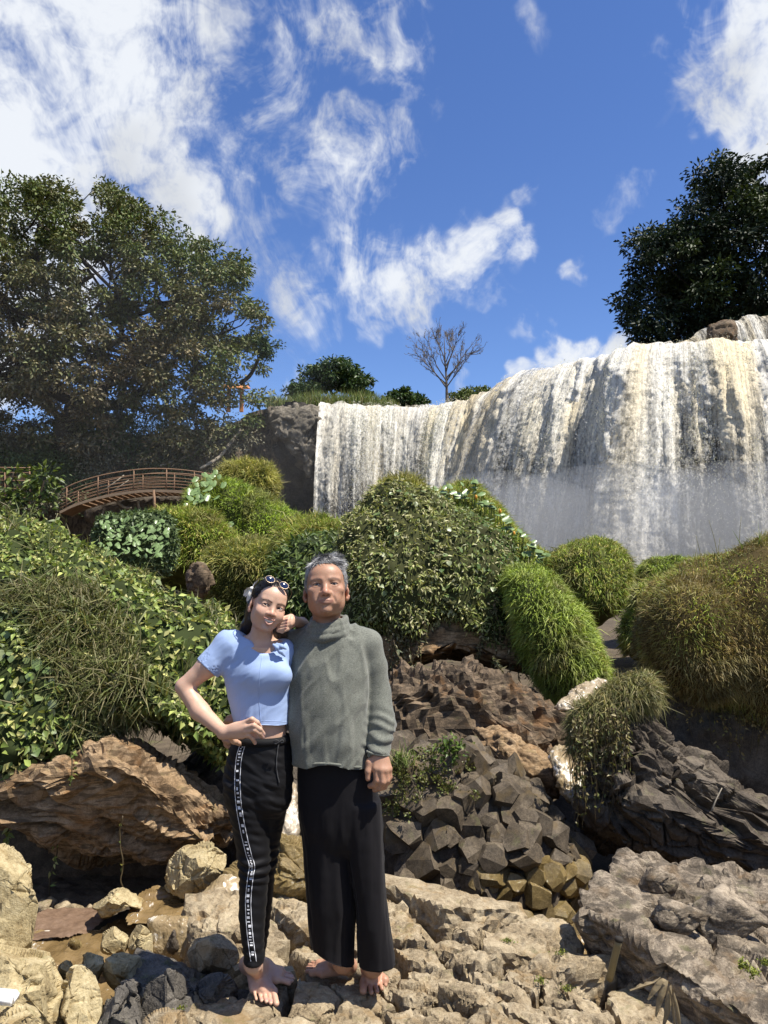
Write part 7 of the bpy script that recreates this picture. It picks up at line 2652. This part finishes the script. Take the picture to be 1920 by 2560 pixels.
def small_head(v):
    """brings her head to its size: shrinks it towards the top of the neck"""
    v = np.asarray(v, float)
    q = (v - ow) @ Rw
    t = np.clip((q[:, 2] + .155) / .065, 0, 1)
    t = t * t * (3 - 2 * t)
    s_ = np.clip((.118 - np.abs(q[:, 0])) / .03, 0, 1) if len(v) > 150000 else np.ones(len(v))
    piv = np.array([0, .025, -.125])
    return ow + (q + (piv - q) * (HEAD_K * t * s_)[:, None]) @ Rw.T
YW = 2.84
S = SDF(grid_axis(P(435, 1720, 2.84)[0], P(810, 1560, 3.1)[0], .0065, [(P(608, 1500, 2.8)[0], P(745, 1500, 2.8)[0], .0025), (P(548, 1830, 2.75)[0], P(608, 1830, 2.75)[0], .003)]),
        grid_axis(2.48, 3.16, .0065, [(2.66, 2.83, .0030)]),
        grid_axis(-.04, P(690, 1425, 2.8)[2], .007, [(P(690, 1640, 2.8)[2], 2, .0029), (.08, .16, .004), (P(690, 1850, 2.8)[2], P(690, 1640, 2.8)[2], .004), (P(600, 1868, 2.75)[2], P(600, 1788, 2.75)[2], .0026), (-.04, .08, .003)]))
upW, loW, LW = add_head(S, Rw, ow, True)
S.cone(LW(0, .020, -.05), P(652, 1622, 2.865), .043, .047, .025)
S.loft(secs([(1615, 600, 700), (1660, 575, 712), (1740, 580, 708), (1800, 594, 714), (1835, 598, 716), (1880, 600, 708), (1960, 605, 690)], 2.87, .076), .03)
S.cone(P(650, 1622, 2.87), P(578, 1610, 2.86), .040, .036, .03)
S.cone(P(650, 1622, 2.87), P(708, 1628, 2.88), .038, .034, .03)
# her right arm, hand on the hip
S.chain([P(573, 1612, 2.86), P(520, 1665, 2.84), P(461, 1716, 2.84)], [.042, .038, .0305], .02)
S.chain([P(461, 1718, 2.84), P(500, 1778, 2.80), P(558, 1830, 2.735)], [.0305, .0325, .0205], .015)
YF = 2.715
kn = [P(612, 1807, YF), P(616, 1818, YF - .010), P(614, 1829, YF - .008), P(605, 1841, YF + .002)]
w0 = P(558, 1829, 2.732)
for i, kk in enumerate(kn):
    S.cone(w0 + (kn[i] - kn[1]) * .42, kk, .0125, .0098, .012)
S.ell((w0 + kn[1] + kn[2]) / 3 + [0, .008, 0], (.034, .012, .023), np.array(Matrix.Rotation(radians(4), 3, 'Y')), .012)
hand_chain(S, [kn[0], P(630, 1798, YF - .012), P(643, 1806, YF - .002), P(651, 1818, YF + .020)], .0098, .0072, .003)
hand_chain(S, [kn[1], P(635, 1814, YF - .022), P(650, 1823, YF - .010), P(659, 1835, YF + .012)], .0098, .0072, .003)
hand_chain(S, [kn[2], P(635, 1825, YF - .020), P(648, 1833, YF - .008), P(657, 1843, YF + .014)], .0094, .0070, .003)
hand_chain(S, [kn[3], P(622, 1838, YF - .010), P(632, 1847, YF + .000), P(638, 1858, YF + .014)], .0086, .0064, .003)
hand_chain(S, [w0 + [.012, .012, -.006], P(585, 1852, YF + .05), P(600, 1860, YF + .08)], .0125, .009, .008)
# her left arm over his shoulder, hand curled at her cheek
S.chain([P(702, 1634, 2.90), P(738, 1622, 3.04), P(792, 1574, 3.10)], [.036, .031, .029], .02)
S.chain([P(792, 1572, 3.10), P(772, 1556, 3.00), P(752, 1546, 2.885)], [.029, .028, .0195], .015)
wl = P(752, 1546, 2.885)
kl = [P(741, 1533, 2.840), P(742, 1541, 2.826), P(742, 1549, 2.818), P(741, 1557, 2.816)]
for i, kk in enumerate(kl):
    S.cone(wl + (kk - kl[1]) * .4, kk, .0135, .0105, .010)
S.ell((wl + kl[1] + kl[2]) / 3, (.015, .028, .022), None, .010)
for i, kk in enumerate(kl):
    y0 = 1538 + 8.6 * i
    hand_chain(S, [kk, P(723 - 2.5 * i, y0, 2.806), P(714 - 2.5 * i, y0 + 4, 2.800), P(717 - 2 * i, y0 + 8, 2.792), P(729 - i, y0 + 5, 2.788)], .0092, .0066, .0022)
hand_chain(S, [wl + [-.004, -.02, -.018], P(731, 1570, 2.815), P(716, 1577, 2.800), P(704, 1575, 2.795)], .0115, .0080, .005)
# legs
S.chain([P(622, 1930, 2.87), P(635, 2170, 2.84), P(637, 2380, 2.80)], [.055, .034, .0235], .03)
S.chain([P(676, 1930, 2.88), P(655, 2170, 2.93), P(634, 2380, 2.93)], [.052, .034, .0235], .03)
# navel
S.ell(P(690, 1829, 2.785), (.0055, .02, .0065), None, .006, 's')
foot(S, sole(0, 629, 2432), sole(0, 684, 2492), sole(0, 634, 2484), P(634, 2408, 2.80),
     [sole(0, 691, 2516), sole(0, 677, 2513), sole(0, 666, 2509), sole(0, 654, 2506), sole(0, 641, 2502)], .0080, .0108, .0255)
foot(S, sole(0, 618, 2428), sole(0, 690, 2461), sole(0, 702, 2438), P(632, 2405, 2.93),
     [sole(0, 722, 2463), sole(0, 730, 2457), sole(0, 733, 2450), sole(0, 731, 2444), sole(0, 727, 2437)], .0080, .0108, .0255)
v, q = S.mesh()
v = relax(v, q, 1, .5)
base = (.590, .375, .265)
colr = face_colors(v, base, Rw, ow, upW, loW, True, .28)
nail = (.40, .05, .09)
tips = [(P(651, 1819, YF + .014), .0065, (.68, .42, .36)), (P(659.5, 1836, YF + .004), .0065, (.68, .42, .36)), (P(657.5, 1844, YF + .006), .0065, (.68, .42, .36)),
        (P(638.5, 1859, YF + .006), .006, (.68, .42, .36))]
for i in range(4):
    tips.append((P(730 - i, 1538 + 8.6 * i + 5, 2.783), .0055, (.12, .016, .035)))
for px_, py_ in ((691, 2514), (677, 2511), (666, 2507), (654, 2504)):
    tips.append((sole(0, px_, py_, .014), .0058, (.50, .20, .25)))
for tp, r, cc in tips:
    g = np.exp(-(np.linalg.norm(v - tp, axis=1) / r) ** 4) * .8
    colr = colr * (1 - g[:, None]) + np.array(cc) * g[:, None]
foot_m = np.clip(1 - (v[:, 2] - .02) / .06, 0, 1) * .20
colr = colr * (1 - foot_m[:, None]) + np.array((.60, .30, .20)) * foot_m[:, None]
obj('body', small_head(v), q, M_skin, woman, col=colr)
add_eyes(Rw, ow, woman, M_eye, (.55, .50, .47), (-.05, -1, .02), small_head)
# teeth
M_teeth = plain_mat('teeth', (.74, .68, .60), .25, .4)
for i in range(-4, 5):
    tx = i * .0042
    c = LW(tx, -.0950 + 14 * tx * tx, -.0612 + 6 * tx * tx)
    tw = .0045 if abs(i) < 2 else .0040
    dv, df = ico(2)
    obj('tooth', small_head(c + (np.sign(dv) * np.abs(dv) ** .6 * np.array([tw * .56, .0022, .0060])) @ Rw.T), df, M_teeth, woman)

# hair: smooth cap drawn back, long mass behind the neck
def woman_hairline(p):
    ax = np.abs(p[:, 0])
    zf = np.interp(ax, [0, .02, .04, .055, .066, .08], [.071, .069, .060, .042, .014, -.01])
    front = (p[:, 2] > zf) & (p[:, 1] < -.012)
    side = (p[:, 1] >= -.012) & (p[:, 2] > np.interp(p[:, 1], [-.012, .0, .022, .05], [.006, .020, .008, -.06]))
    return front | side
H = SDF(grid_axis(P(575, 1600, 3)[0], P(745, 1600, 3.0)[0] + .01, .0042), grid_axis(2.70, 3.06, .0045), grid_axis(P(600, 1650, 2.95)[2], P(690, 1428, 2.8)[2], .0045))
H.ell(LW(0, .016, .034), (.0745, .0955, .0840), Rw)
H.ell(LW(0, .060, .000), (.060, .056, .075), Rw, .02)
H.chain([LW(-.02, .085, -.01), P(640, 1560, 2.945), P(630, 1640, 2.955)], [.050, .056, .048], .03)
H.chain([LW(.025, .085, -.01), P(690, 1570, 2.945), P(700, 1640, 2.955)], [.045, .046, .044], .03)
H.chain([LW(-.045, .055, -.02), P(618, 1560, 2.895), P(603, 1610, 2.92)], [.030, .024, .018], .02)
hv_, hq_ = H.mesh()
hv_ = relax(hv_, hq_, 1, .5)
loc = (hv_ - ow) @ Rw
cap = np.linalg.norm((loc - np.array([0, .016, .034])) / np.array([.0745, .0955, .084]), axis=1) < 1.06
bad = cap & ~woman_hairline(loc) & (loc[:, 1] < .045)
hq_ = hq_[~bad[hq_].any(1)]
used = np.unique(hq_)
remap = np.full(len(hv_), -1)
remap[used] = np.arange(len(used))
hv_ = hv_[used]
hq_ = remap[hq_]
loc = loc[used]
nn = vnormals(hv_, hq_)
# comb grooves: along the pull of the hair on the cap, downwards on the mass
ang = np.arctan2(loc[:, 0], loc[:, 2] + .02)
groove = np.where(loc[:, 2] > -.01, fbm(np.stack([ang * 34, loc[:, 1] * 9, loc[:, 1] * 0], 1), 3, 61), fbm(hv_ * [150, 150, 9], 3, 62))
hv_ = hv_ + nn * (groove * .0022)[:, None]
hc = np.clip(.014 + .007 * groove, .004, .04)[:, None] * np.array([1.0, .72, .58])
# loose fine strands over the cap and down the back
n = 3600
d = norm(rng.normal(size=(n * 4, 3)))
rp = d * np.array([.0755, .0965, .0850]) + np.array([0, .016, .034])
rp = rp[woman_hairline(rp)][:n]
n = len(rp)
nrm = norm(rp - np.array([0, .016, .034]))
back = norm(np.stack([-rp[:, 0] * .3, .10 + 0 * rp[:, 0], -.02 - .5 * np.clip(rp[:, 1], 0, 1)], 1))
back = back - nrm * (back * nrm).sum(1)[:, None]
rw_, nw_, bw_ = ow + rp @ Rw.T, nrm @ Rw.T, norm(back) @ Rw.T
ln = .03 + .03 * rng.random(n)
cvv = (.010 + .018 * rng.random(n))[:, None] * np.array([1.0, .7, .55])
bl_ = norm(back)
def cap_path(t):
    q_ = rp + bl_ * (ln * t)[:, None] - np.array([0, .016, .034])
    k_ = np.linalg.norm(q_ / np.array([.0755, .0965, .0850]), axis=1, keepdims=True)
    return ow + (q_ / k_ * (1.012 + .008 * math.sin(t * pi)) + np.array([0, .016, .034])) @ Rw.T
sv, sq, scol = strand_mesh(rw_, cap_path, 4, .0007, cvv, rng.normal(size=(n, 3)))
n2 = 2200
k = rng.random(n2)
sx = rng.random(n2)
y0p = 1515 + 40 * rng.random(n2)
st = np.array([P(606 + 118 * a, b, 2.905 + .05 * c) for a, b, c in zip(sx, y0p, k)])
en = np.array([P(590 + 140 * a + 6 * c, 1600 + 42 * c, 2.90 + .06 * b) for a, b, c in zip(sx, k, rng.random(n2))])
keep = (sx < .32) | (sx > .70)
st, en = st[keep], en[keep]
cv2 = (.008 + .016 * rng.random(len(st)))[:, None] * np.array([1.0, .7, .55])
wob = rng.normal(size=(len(st), 3)) * .006
sv2, sq2, sc2 = strand_mesh(st, lambda t: st * (1 - t) + en * t + wob * math.sin(t * pi), 6, .0009, cv2, np.tile([0, 1.0, .2], (len(st), 1)) + rng.normal(size=(len(st), 3)) * .3)
o1, o2 = len(hv_), len(hv_) + len(sv)
obj('hair', small_head(np.concatenate([hv_, sv, sv2])), np.concatenate([hq_, sq + o1, sq2 + o2]), M_hair_dark, woman,
    col=np.concatenate([hc, scol, sc2]), label='long dark hair drawn back')

# crop top
T = SDF(grid_axis(P(485, 1650, 2.8)[0], P(740, 1700, 2.85)[0], .004), grid_axis(2.70, 3.00, .005), grid_axis(P(600, 1818, 2.8)[2], P(600, 1578, 2.8)[2], .004))
T.loft(secs([(1592, 585, 700, .01, .055), (1610, 562, 716, .005, .068), (1640, 556, 724, .0, .080), (1690, 561, 727, -.004, .085), (1740, 570, 726, 0, .084),
             (1785, 581, 723, .0, .084), (1813, 588, 723, .0, .086)], 2.865, .08), .02, p=2.2)
T.cone(P(640, 1622, 2.87), P(574, 1612, 2.862), .050, .052, .03)
T.cone(P(650, 1628, 2.87), P(706, 1628, 2.88), .048, .046, .03)
T.chain([P(573, 1613, 2.862), P(517, 1672, 2.842)], [.0525, .0495], .022)
for bx, by, yy in ((646, 1690, 2.795), (698, 1690, 2.800)):
    T.ell(P(bx, by, yy), (.045, .034, .042), None, .035)
# scooped neck, sleeve opening
T.cone(P(656, 1560, 2.81), P(664, 1606, 2.82), .060, .042, .016, 's')
T.cone(P(640, 1572, 2.86), P(684, 1574, 2.86), .054, .054, .016, 's')
T.cone(P(498, 1692, 2.835), P(540, 1648, 2.85), .0445, .044, .004, 's')
T.half(P(516, 1671, 2.842), np.array([-.66, 0, -.72]), .003) if False else None
v, q = T.mesh()
v = relax(v, q, 2, .5)
# cut the sleeve square
ax_ = norm(P(517, 1672, 2.842) - P(573, 1613, 2.862))
endp = P(519, 1670, 2.842)
s_ = (v - endp) @ ax_
near = seg_dist(v, [P(573, 1613, 2.862), P(517, 1672, 2.842)]) < .075
over = near & (s_ > 0)
v[over] -= ax_ * s_[over][:, None]
nm = vnormals(v, q)
wst = np.clip((P(0, 1740, 2.8)[2] - v[:, 2]) / .10, 0, 1)
pl = fbm(v * [58, 58, 5], 2, 71)
side = np.clip((P(655, 1780, 2.8)[0] - v[:, 0]) / .04, 0, 1)
gen = fbm((v @ np.array(Matrix.Rotation(radians(-40), 3, 'Y'))) * [9, 9, 30], 3, 72)
armp = np.clip(1 - np.linalg.norm(v - P(585, 1660, 2.80), axis=1) / .10, 0, 1)
v = v + nm * ((1 - np.abs(pl) * 2) * .0032 * wst * (.25 + .75 * side) + (1 - np.abs(gen) * 2) * (.0014 + .0035 * armp) + .0025 * fbm(v * 9, 2, 4))[:, None]
zt = P(600, 1812, 2.80)[2]
v[:, 2] = np.maximum(v[:, 2], zt + .003 * np.sin(v[:, 0] * 40))
ctop = obj('crop_top', v, q, M_bluetop, woman, label='light blue short-sleeved crop top')
# hem and neckline edging, seams, and the little twist at the collar
from mathutils.bvhtree import BVHTree


def bvh_of(v, q):
    return BVHTree.FromPolygons([tuple(a) for a in v], [tuple(int(i) for i in f) for f in q])


def on_surface(bv, pxs, off=.0012):
    """points where the camera's line through each pixel first meets the cloth, lifted slightly"""
    out = []
    o_ = Vector((0, 0, CAM_H))
    for a, b in pxs:
        h = bv.ray_cast(o_, px_dir(a, b))
        if h[0] is not None:
            n_ = h[1] if h[1].dot(px_dir(a, b)) < 0 else -h[1]
            out.append(np.array(h[0] + n_ * off))
    return np.array(out)


def densify(pts, n):
    p = np.asarray(pts, float)
    return curve_pts(np.c_[p, np.zeros(len(p))], n)[:, :2]


bt = bvh_of(v, q)
for pts in ([(655, 1640), (650, 1680), (647, 1730), (650, 1780), (652, 1810)],):
    sp = on_surface(bt, densify(pts, 24), .0002)
    tv, tf = tube(sp, .0011, 5)
    obj('seam', tv, tf, M_bluetop, ctop)
sp = on_surface(bt, densify([(592, 1806), (620, 1804), (650, 1803), (690, 1803), (720, 1806)], 30), -.0004)
tv, tf = tube(sp, .0012, 5)
obj('hem_stitch', tv, tf, M_bluetop, ctop)
kc = P(690, 1617, 2.785)
tw = SDF(*[grid_axis(kc[i] - .07, kc[i] + .07, .003) for i in range(3)])
for i, (a, b) in enumerate((((684, 1612), (704, 1628)), ((690, 1618), (712, 1640)), ((692, 1610), (715, 1622)))):
    tw.chain([P(*a, 2.795), P((a[0] + b[0]) / 2, (a[1] + b[1]) / 2, 2.785), P(*b, 2.80)], [.005, .0085, .004], .003)
v, q2 = tw.mesh()
obj('collar_knot', v, q2, M_bluetop, ctop)

# track trousers
T = SDF(grid_axis(P(545, 2000, 2.8)[0], P(745, 1950, 2.85)[0], .005), grid_axis(2.66, 3.05, .006), grid_axis(.03, P(600, 1828, 2.8)[2], .0055))
T.loft(secs([(1838, 590, 720, 0, .084), (1870, 575, 725, 0, .090), (1915, 565, 729, 0, .094), (1965, 562, 728, 0, .096), (2010, 568, 722, 0, .09), (2040, 590, 700, .0, .05)], 2.87, .09), .012, p=2.2)
T.loft(secs([(1950, 563, 672, 0, .088), (2040, 577, 672, -.005, .080), (2100, 588, 673, -.01, .072), (2160, 597, 674, -.02, .064), (2220, 599, 669, -.02, .060), (2290, 598, 663, -.03, .058),
             (2350, 605, 659, -.048, .050), (2406, 612, 661, -.058, .047)], 2.86, .06), .012)
T.loft(secs([(1950, 640, 728, 0, .085), (2040, 632, 712, .02, .075), (2100, 628, 700, .03, .068), (2160, 624, 690, .045, .062), (2220, 618, 683, .055, .058), (2290, 612, 676, .055, .056),
             (2350, 610, 668, .05, .048), (2398, 612, 660, .05, .042)], 2.885, .06), .008)
v, q = T.mesh()
v = relax(v, q, 2, .5)
nm = vnormals(v, q)
def band(py, h, a):
    z0 = P(0, py, 2.8)[2]
    return a * np.exp(-((v[:, 2] - z0) / h) ** 2)
ring = np.sin((v[:, 2] * 1.0 + .30 * v[:, 0]) * 190 + 4 * fbm(v * 10, 2, 82))
gl = fbm((v @ np.array(Matrix.Rotation(radians(30), 3, 'Y'))) * [9, 9, 34], 3, 83)
amp = band(2175, .05, .0042) + band(2380, .03, .0015) + .0008
v = v + nm * (ring * amp + (1 - np.abs(gl) * 2) * (band(1990, .11, .0052) + .0016))[:, None]
trk = obj('track_trousers', v, q, M_blackpants, woman, label='black track trousers with white printed side stripe')
btr = bvh_of(v, q)
# waistband and drawstring
wr_ = []
for a in np.linspace(0, 2 * pi, 48, endpoint=False):
    c = P(655, 1846, 2.87)
    wr_.append(c + np.array([cos(a) * .0965, sin(a) * .0880, 0]))
wv_, wf_ = tube(np.array(wr_), .0115, 8, closed=True)
wv_[:, 2] = P(655, 1846, 2.87)[2] + (wv_[:, 2] - P(655, 1846, 2.87)[2]) * 1.25
obj('waistband', wv_, wf_, M_band, trk)
ds = on_surface(btr, densify([(696, 1856), (692, 1880), (690, 1910), (692, 1935), (697, 1958)], 24), .004)
M_cord = plain_mat('grey_cord', (.05, .05, .052), .8, .2)
tv, tf = tube(ds, .0024, 6)
obj('drawstring', tv, tf, M_cord, trk)
lp = [P(697, 1853, 2.762), P(690, 1850, 2.758), P(684, 1855, 2.760), (P(690, 1860, 2.760)), P(698, 1855, 2.757), P(706, 1850, 2.760), P(708, 1856, 2.763), P(699, 1857, 2.760)]
tv, tf = tube(curve_pts(lp, 30), .0022, 6)
obj('drawstring_bow', tv, tf, M_cord, trk)
# side stripe: two white edge lines and short printed marks between them
path = densify([(607, 1862), (598, 1895), (594, 1950), (597, 2010), (609, 2080), (622, 2135), (630, 2165), (626, 2195), (621, 2250), (623, 2310), (628, 2360), (634, 2403)], 420)
def ribbon_on(bv, path, off, width, lift):
    a = on_surface(bv, path + np.c_[np.full(len(path), off - width / 2), np.zeros(len(path))], lift)
    b = on_surface(bv, path + np.c_[np.full(len(path), off + width / 2), np.zeros(len(path))], lift)
    n_ = min(len(a), len(b))
    v_ = np.concatenate([a[:n_], b[:n_]])
    i = np.arange(n_ - 1)
    return v_, np.stack([i, i + n_, i + n_ + 1, i + 1], 1)
for off in (-6.6, 6.6):
    rv, rq = ribbon_on(btr, path, off, 1.5, .0016)
    obj('stripe_line', rv, rq, M_white_print, trk, label='thin white edge line of the trouser stripe')
marks = []
i = 6
while i < 414:
    ln_ = int(rng.choice([3, 4, 5, 6]))
    if rng.random() < .80:
        wd = float(rng.choice([3.5, 5.5, 7.0]))
        marks.append(ribbon_on(btr, path[i:i + ln_], float(rng.choice([-1.2, 0, 1.2])), wd, .0016))
    i += ln_ + int(rng.choice([2, 3]))
mv, mf = merge(marks)
obj('stripe_marks', mv, mf, M_white_print, trk, kind='stuff', label='white printed marks inside the trouser stripe')

# sunglasses pushed up on her hair, and the white bow
glass = thing('sunglasses', P(697, 1455, 2.74), 'round dark sunglasses pushed up on the blue-topped person\'s hair', 'sunglasses')
M_lens, t_, b_ = material('dark_blue_lens')
b_.inputs['Base Color'].default_value = (.012, .018, .050, 1)
b_.inputs['Roughness'].default_value = .08
b_.inputs['Specular IOR Level'].default_value = .8
M_gold = plain_mat('pale_gold_wire', (.42, .33, .22), .35, .5, .8)
def disc(c, R, rx_, ry_, n=28, dome=.003):
    a = np.linspace(0, 2 * pi, n, endpoint=False)
    v_ = [np.array([0, 0, 0.0]) + [0, -dome, 0]]
    for r in (.5, 1.0):
        for t in a:
            v_.append(np.array([cos(t) * rx_ * r, -dome * (1 - r * r), sin(t) * ry_ * r]))
    v_ = np.array(v_)
    i = np.arange(n)
    f = [np.stack([np.zeros(n, int), 1 + (i + 1) % n, 1 + i], 1), np.stack([1 + i, 1 + (i + 1) % n, 1 + n + (i + 1) % n, 1 + n + i], 1)]
    return c + v_ @ R.T, f, c + np.stack([np.cos(a) * rx_, 0 * a, np.sin(a) * ry_], 1) @ R.T
g0 = P(681, 1424, 2.755)
g1 = P(722, 1442, 2.765)
gx = norm(g1 - g0)
gz = norm(np.array([.10, .55, .95]) - gx * np.dot([.10, .55, .95], gx))
gy = np.cross(gz, gx)
Rg = np.stack([gx, gy, gz], 1)
rims = []
for c in (g0, g1):
    dv, df, rim = disc(c, Rg, .0200, .0155)
    obj('lens', small_head(dv), df, M_lens, glass)
    tv, tf = tube(rim, .0013, 6, closed=True)
    obj('rim', small_head(tv), tf, M_gold, glass)
tv, tf = tube(curve_pts([g0 + gx * .021, (g0 + g1) / 2 + gz * .004 - gy * .002, g1 - gx * .021], 10), .0015, 6)
obj('bridge', small_head(tv), tf, M_gold, glass)
for c, sgn in ((g0, -1), (g1, 1)):
    st_ = c + gx * sgn * .0215
    en_ = LW(sgn * .080, .030, .012)
    tv, tf = tube(curve_pts([st_, st_ * .6 + en_ * .4 + nrm[0] * 0 + Rw @ np.array([sgn * .016, 0, .014]), en_], 14), .0013, 6)
    obj('temple_arm', small_head(tv), tf, M_gold, glass)
bow = thing('hair_bow', P(622, 1470, 2.86), 'white fabric bow clipped in the blue-topped person\'s dark hair', 'hair bow')
M_bow = plain_mat('white_satin', (.78, .75, .70), .5, .4, var=.12, scale=60)
def petal(c, d1, d2, L_, W_2, name):
    d1, d2 = norm(d1), norm(d2)
    n_ = np.cross(d1, d2)
    v_, n_u, n_v = [], 9, 7
    for i in range(n_u):
        t = i / (n_u - 1)
        w_ = W_2 * (.25 + .75 * sin(min(t * 1.25, 1) * pi / 2)) * (1 - .25 * max(t - .85, 0) / .15)
        for j in range(n_v):
            s = j / (n_v - 1) * 2 - 1
            v_.append(c + d1 * L_ * t + d2 * w_ * s + n_ * (.012 * sin(t * pi) * (1 - s * s) + .003 * sin(s * 6 + t * 4)))
    v_ = np.array(v_)
    i, j = np.meshgrid(np.arange(n_u - 1), np.arange(n_v - 1), indexing='ij')
    a = (i * n_v + j).ravel()
    q_ = np.stack([a, a + n_v, a + n_v + 1, a + 1], 1)
    back_ = v_ + n_ * -.0025
    o_ = len(v_)
    obj(name, small_head(np.concatenate([v_, back_])), np.concatenate([q_, q_[:, ::-1] + o_]), M_bow, bow)
cb = P(627, 1452, 2.845)
petal(cb, P(641, 1430, 2.835) - cb, (.6, -.5, .5), .042, .017, 'loop')
petal(cb, P(605, 1464, 2.845) - cb, (.3, -.6, .9), .040, .017, 'loop')
petal(cb, P(613, 1495, 2.85) - cb, (.9, -.5, .1), .058, .012, 'tail')
petal(cb, P(603, 1482, 2.86) - cb, (.7, -.6, .3), .048, .011, 'tail')
dv, df = ico(2)
obj('knot', small_head(cb + dv * [.010, .009, .009]), df, M_bow, bow)
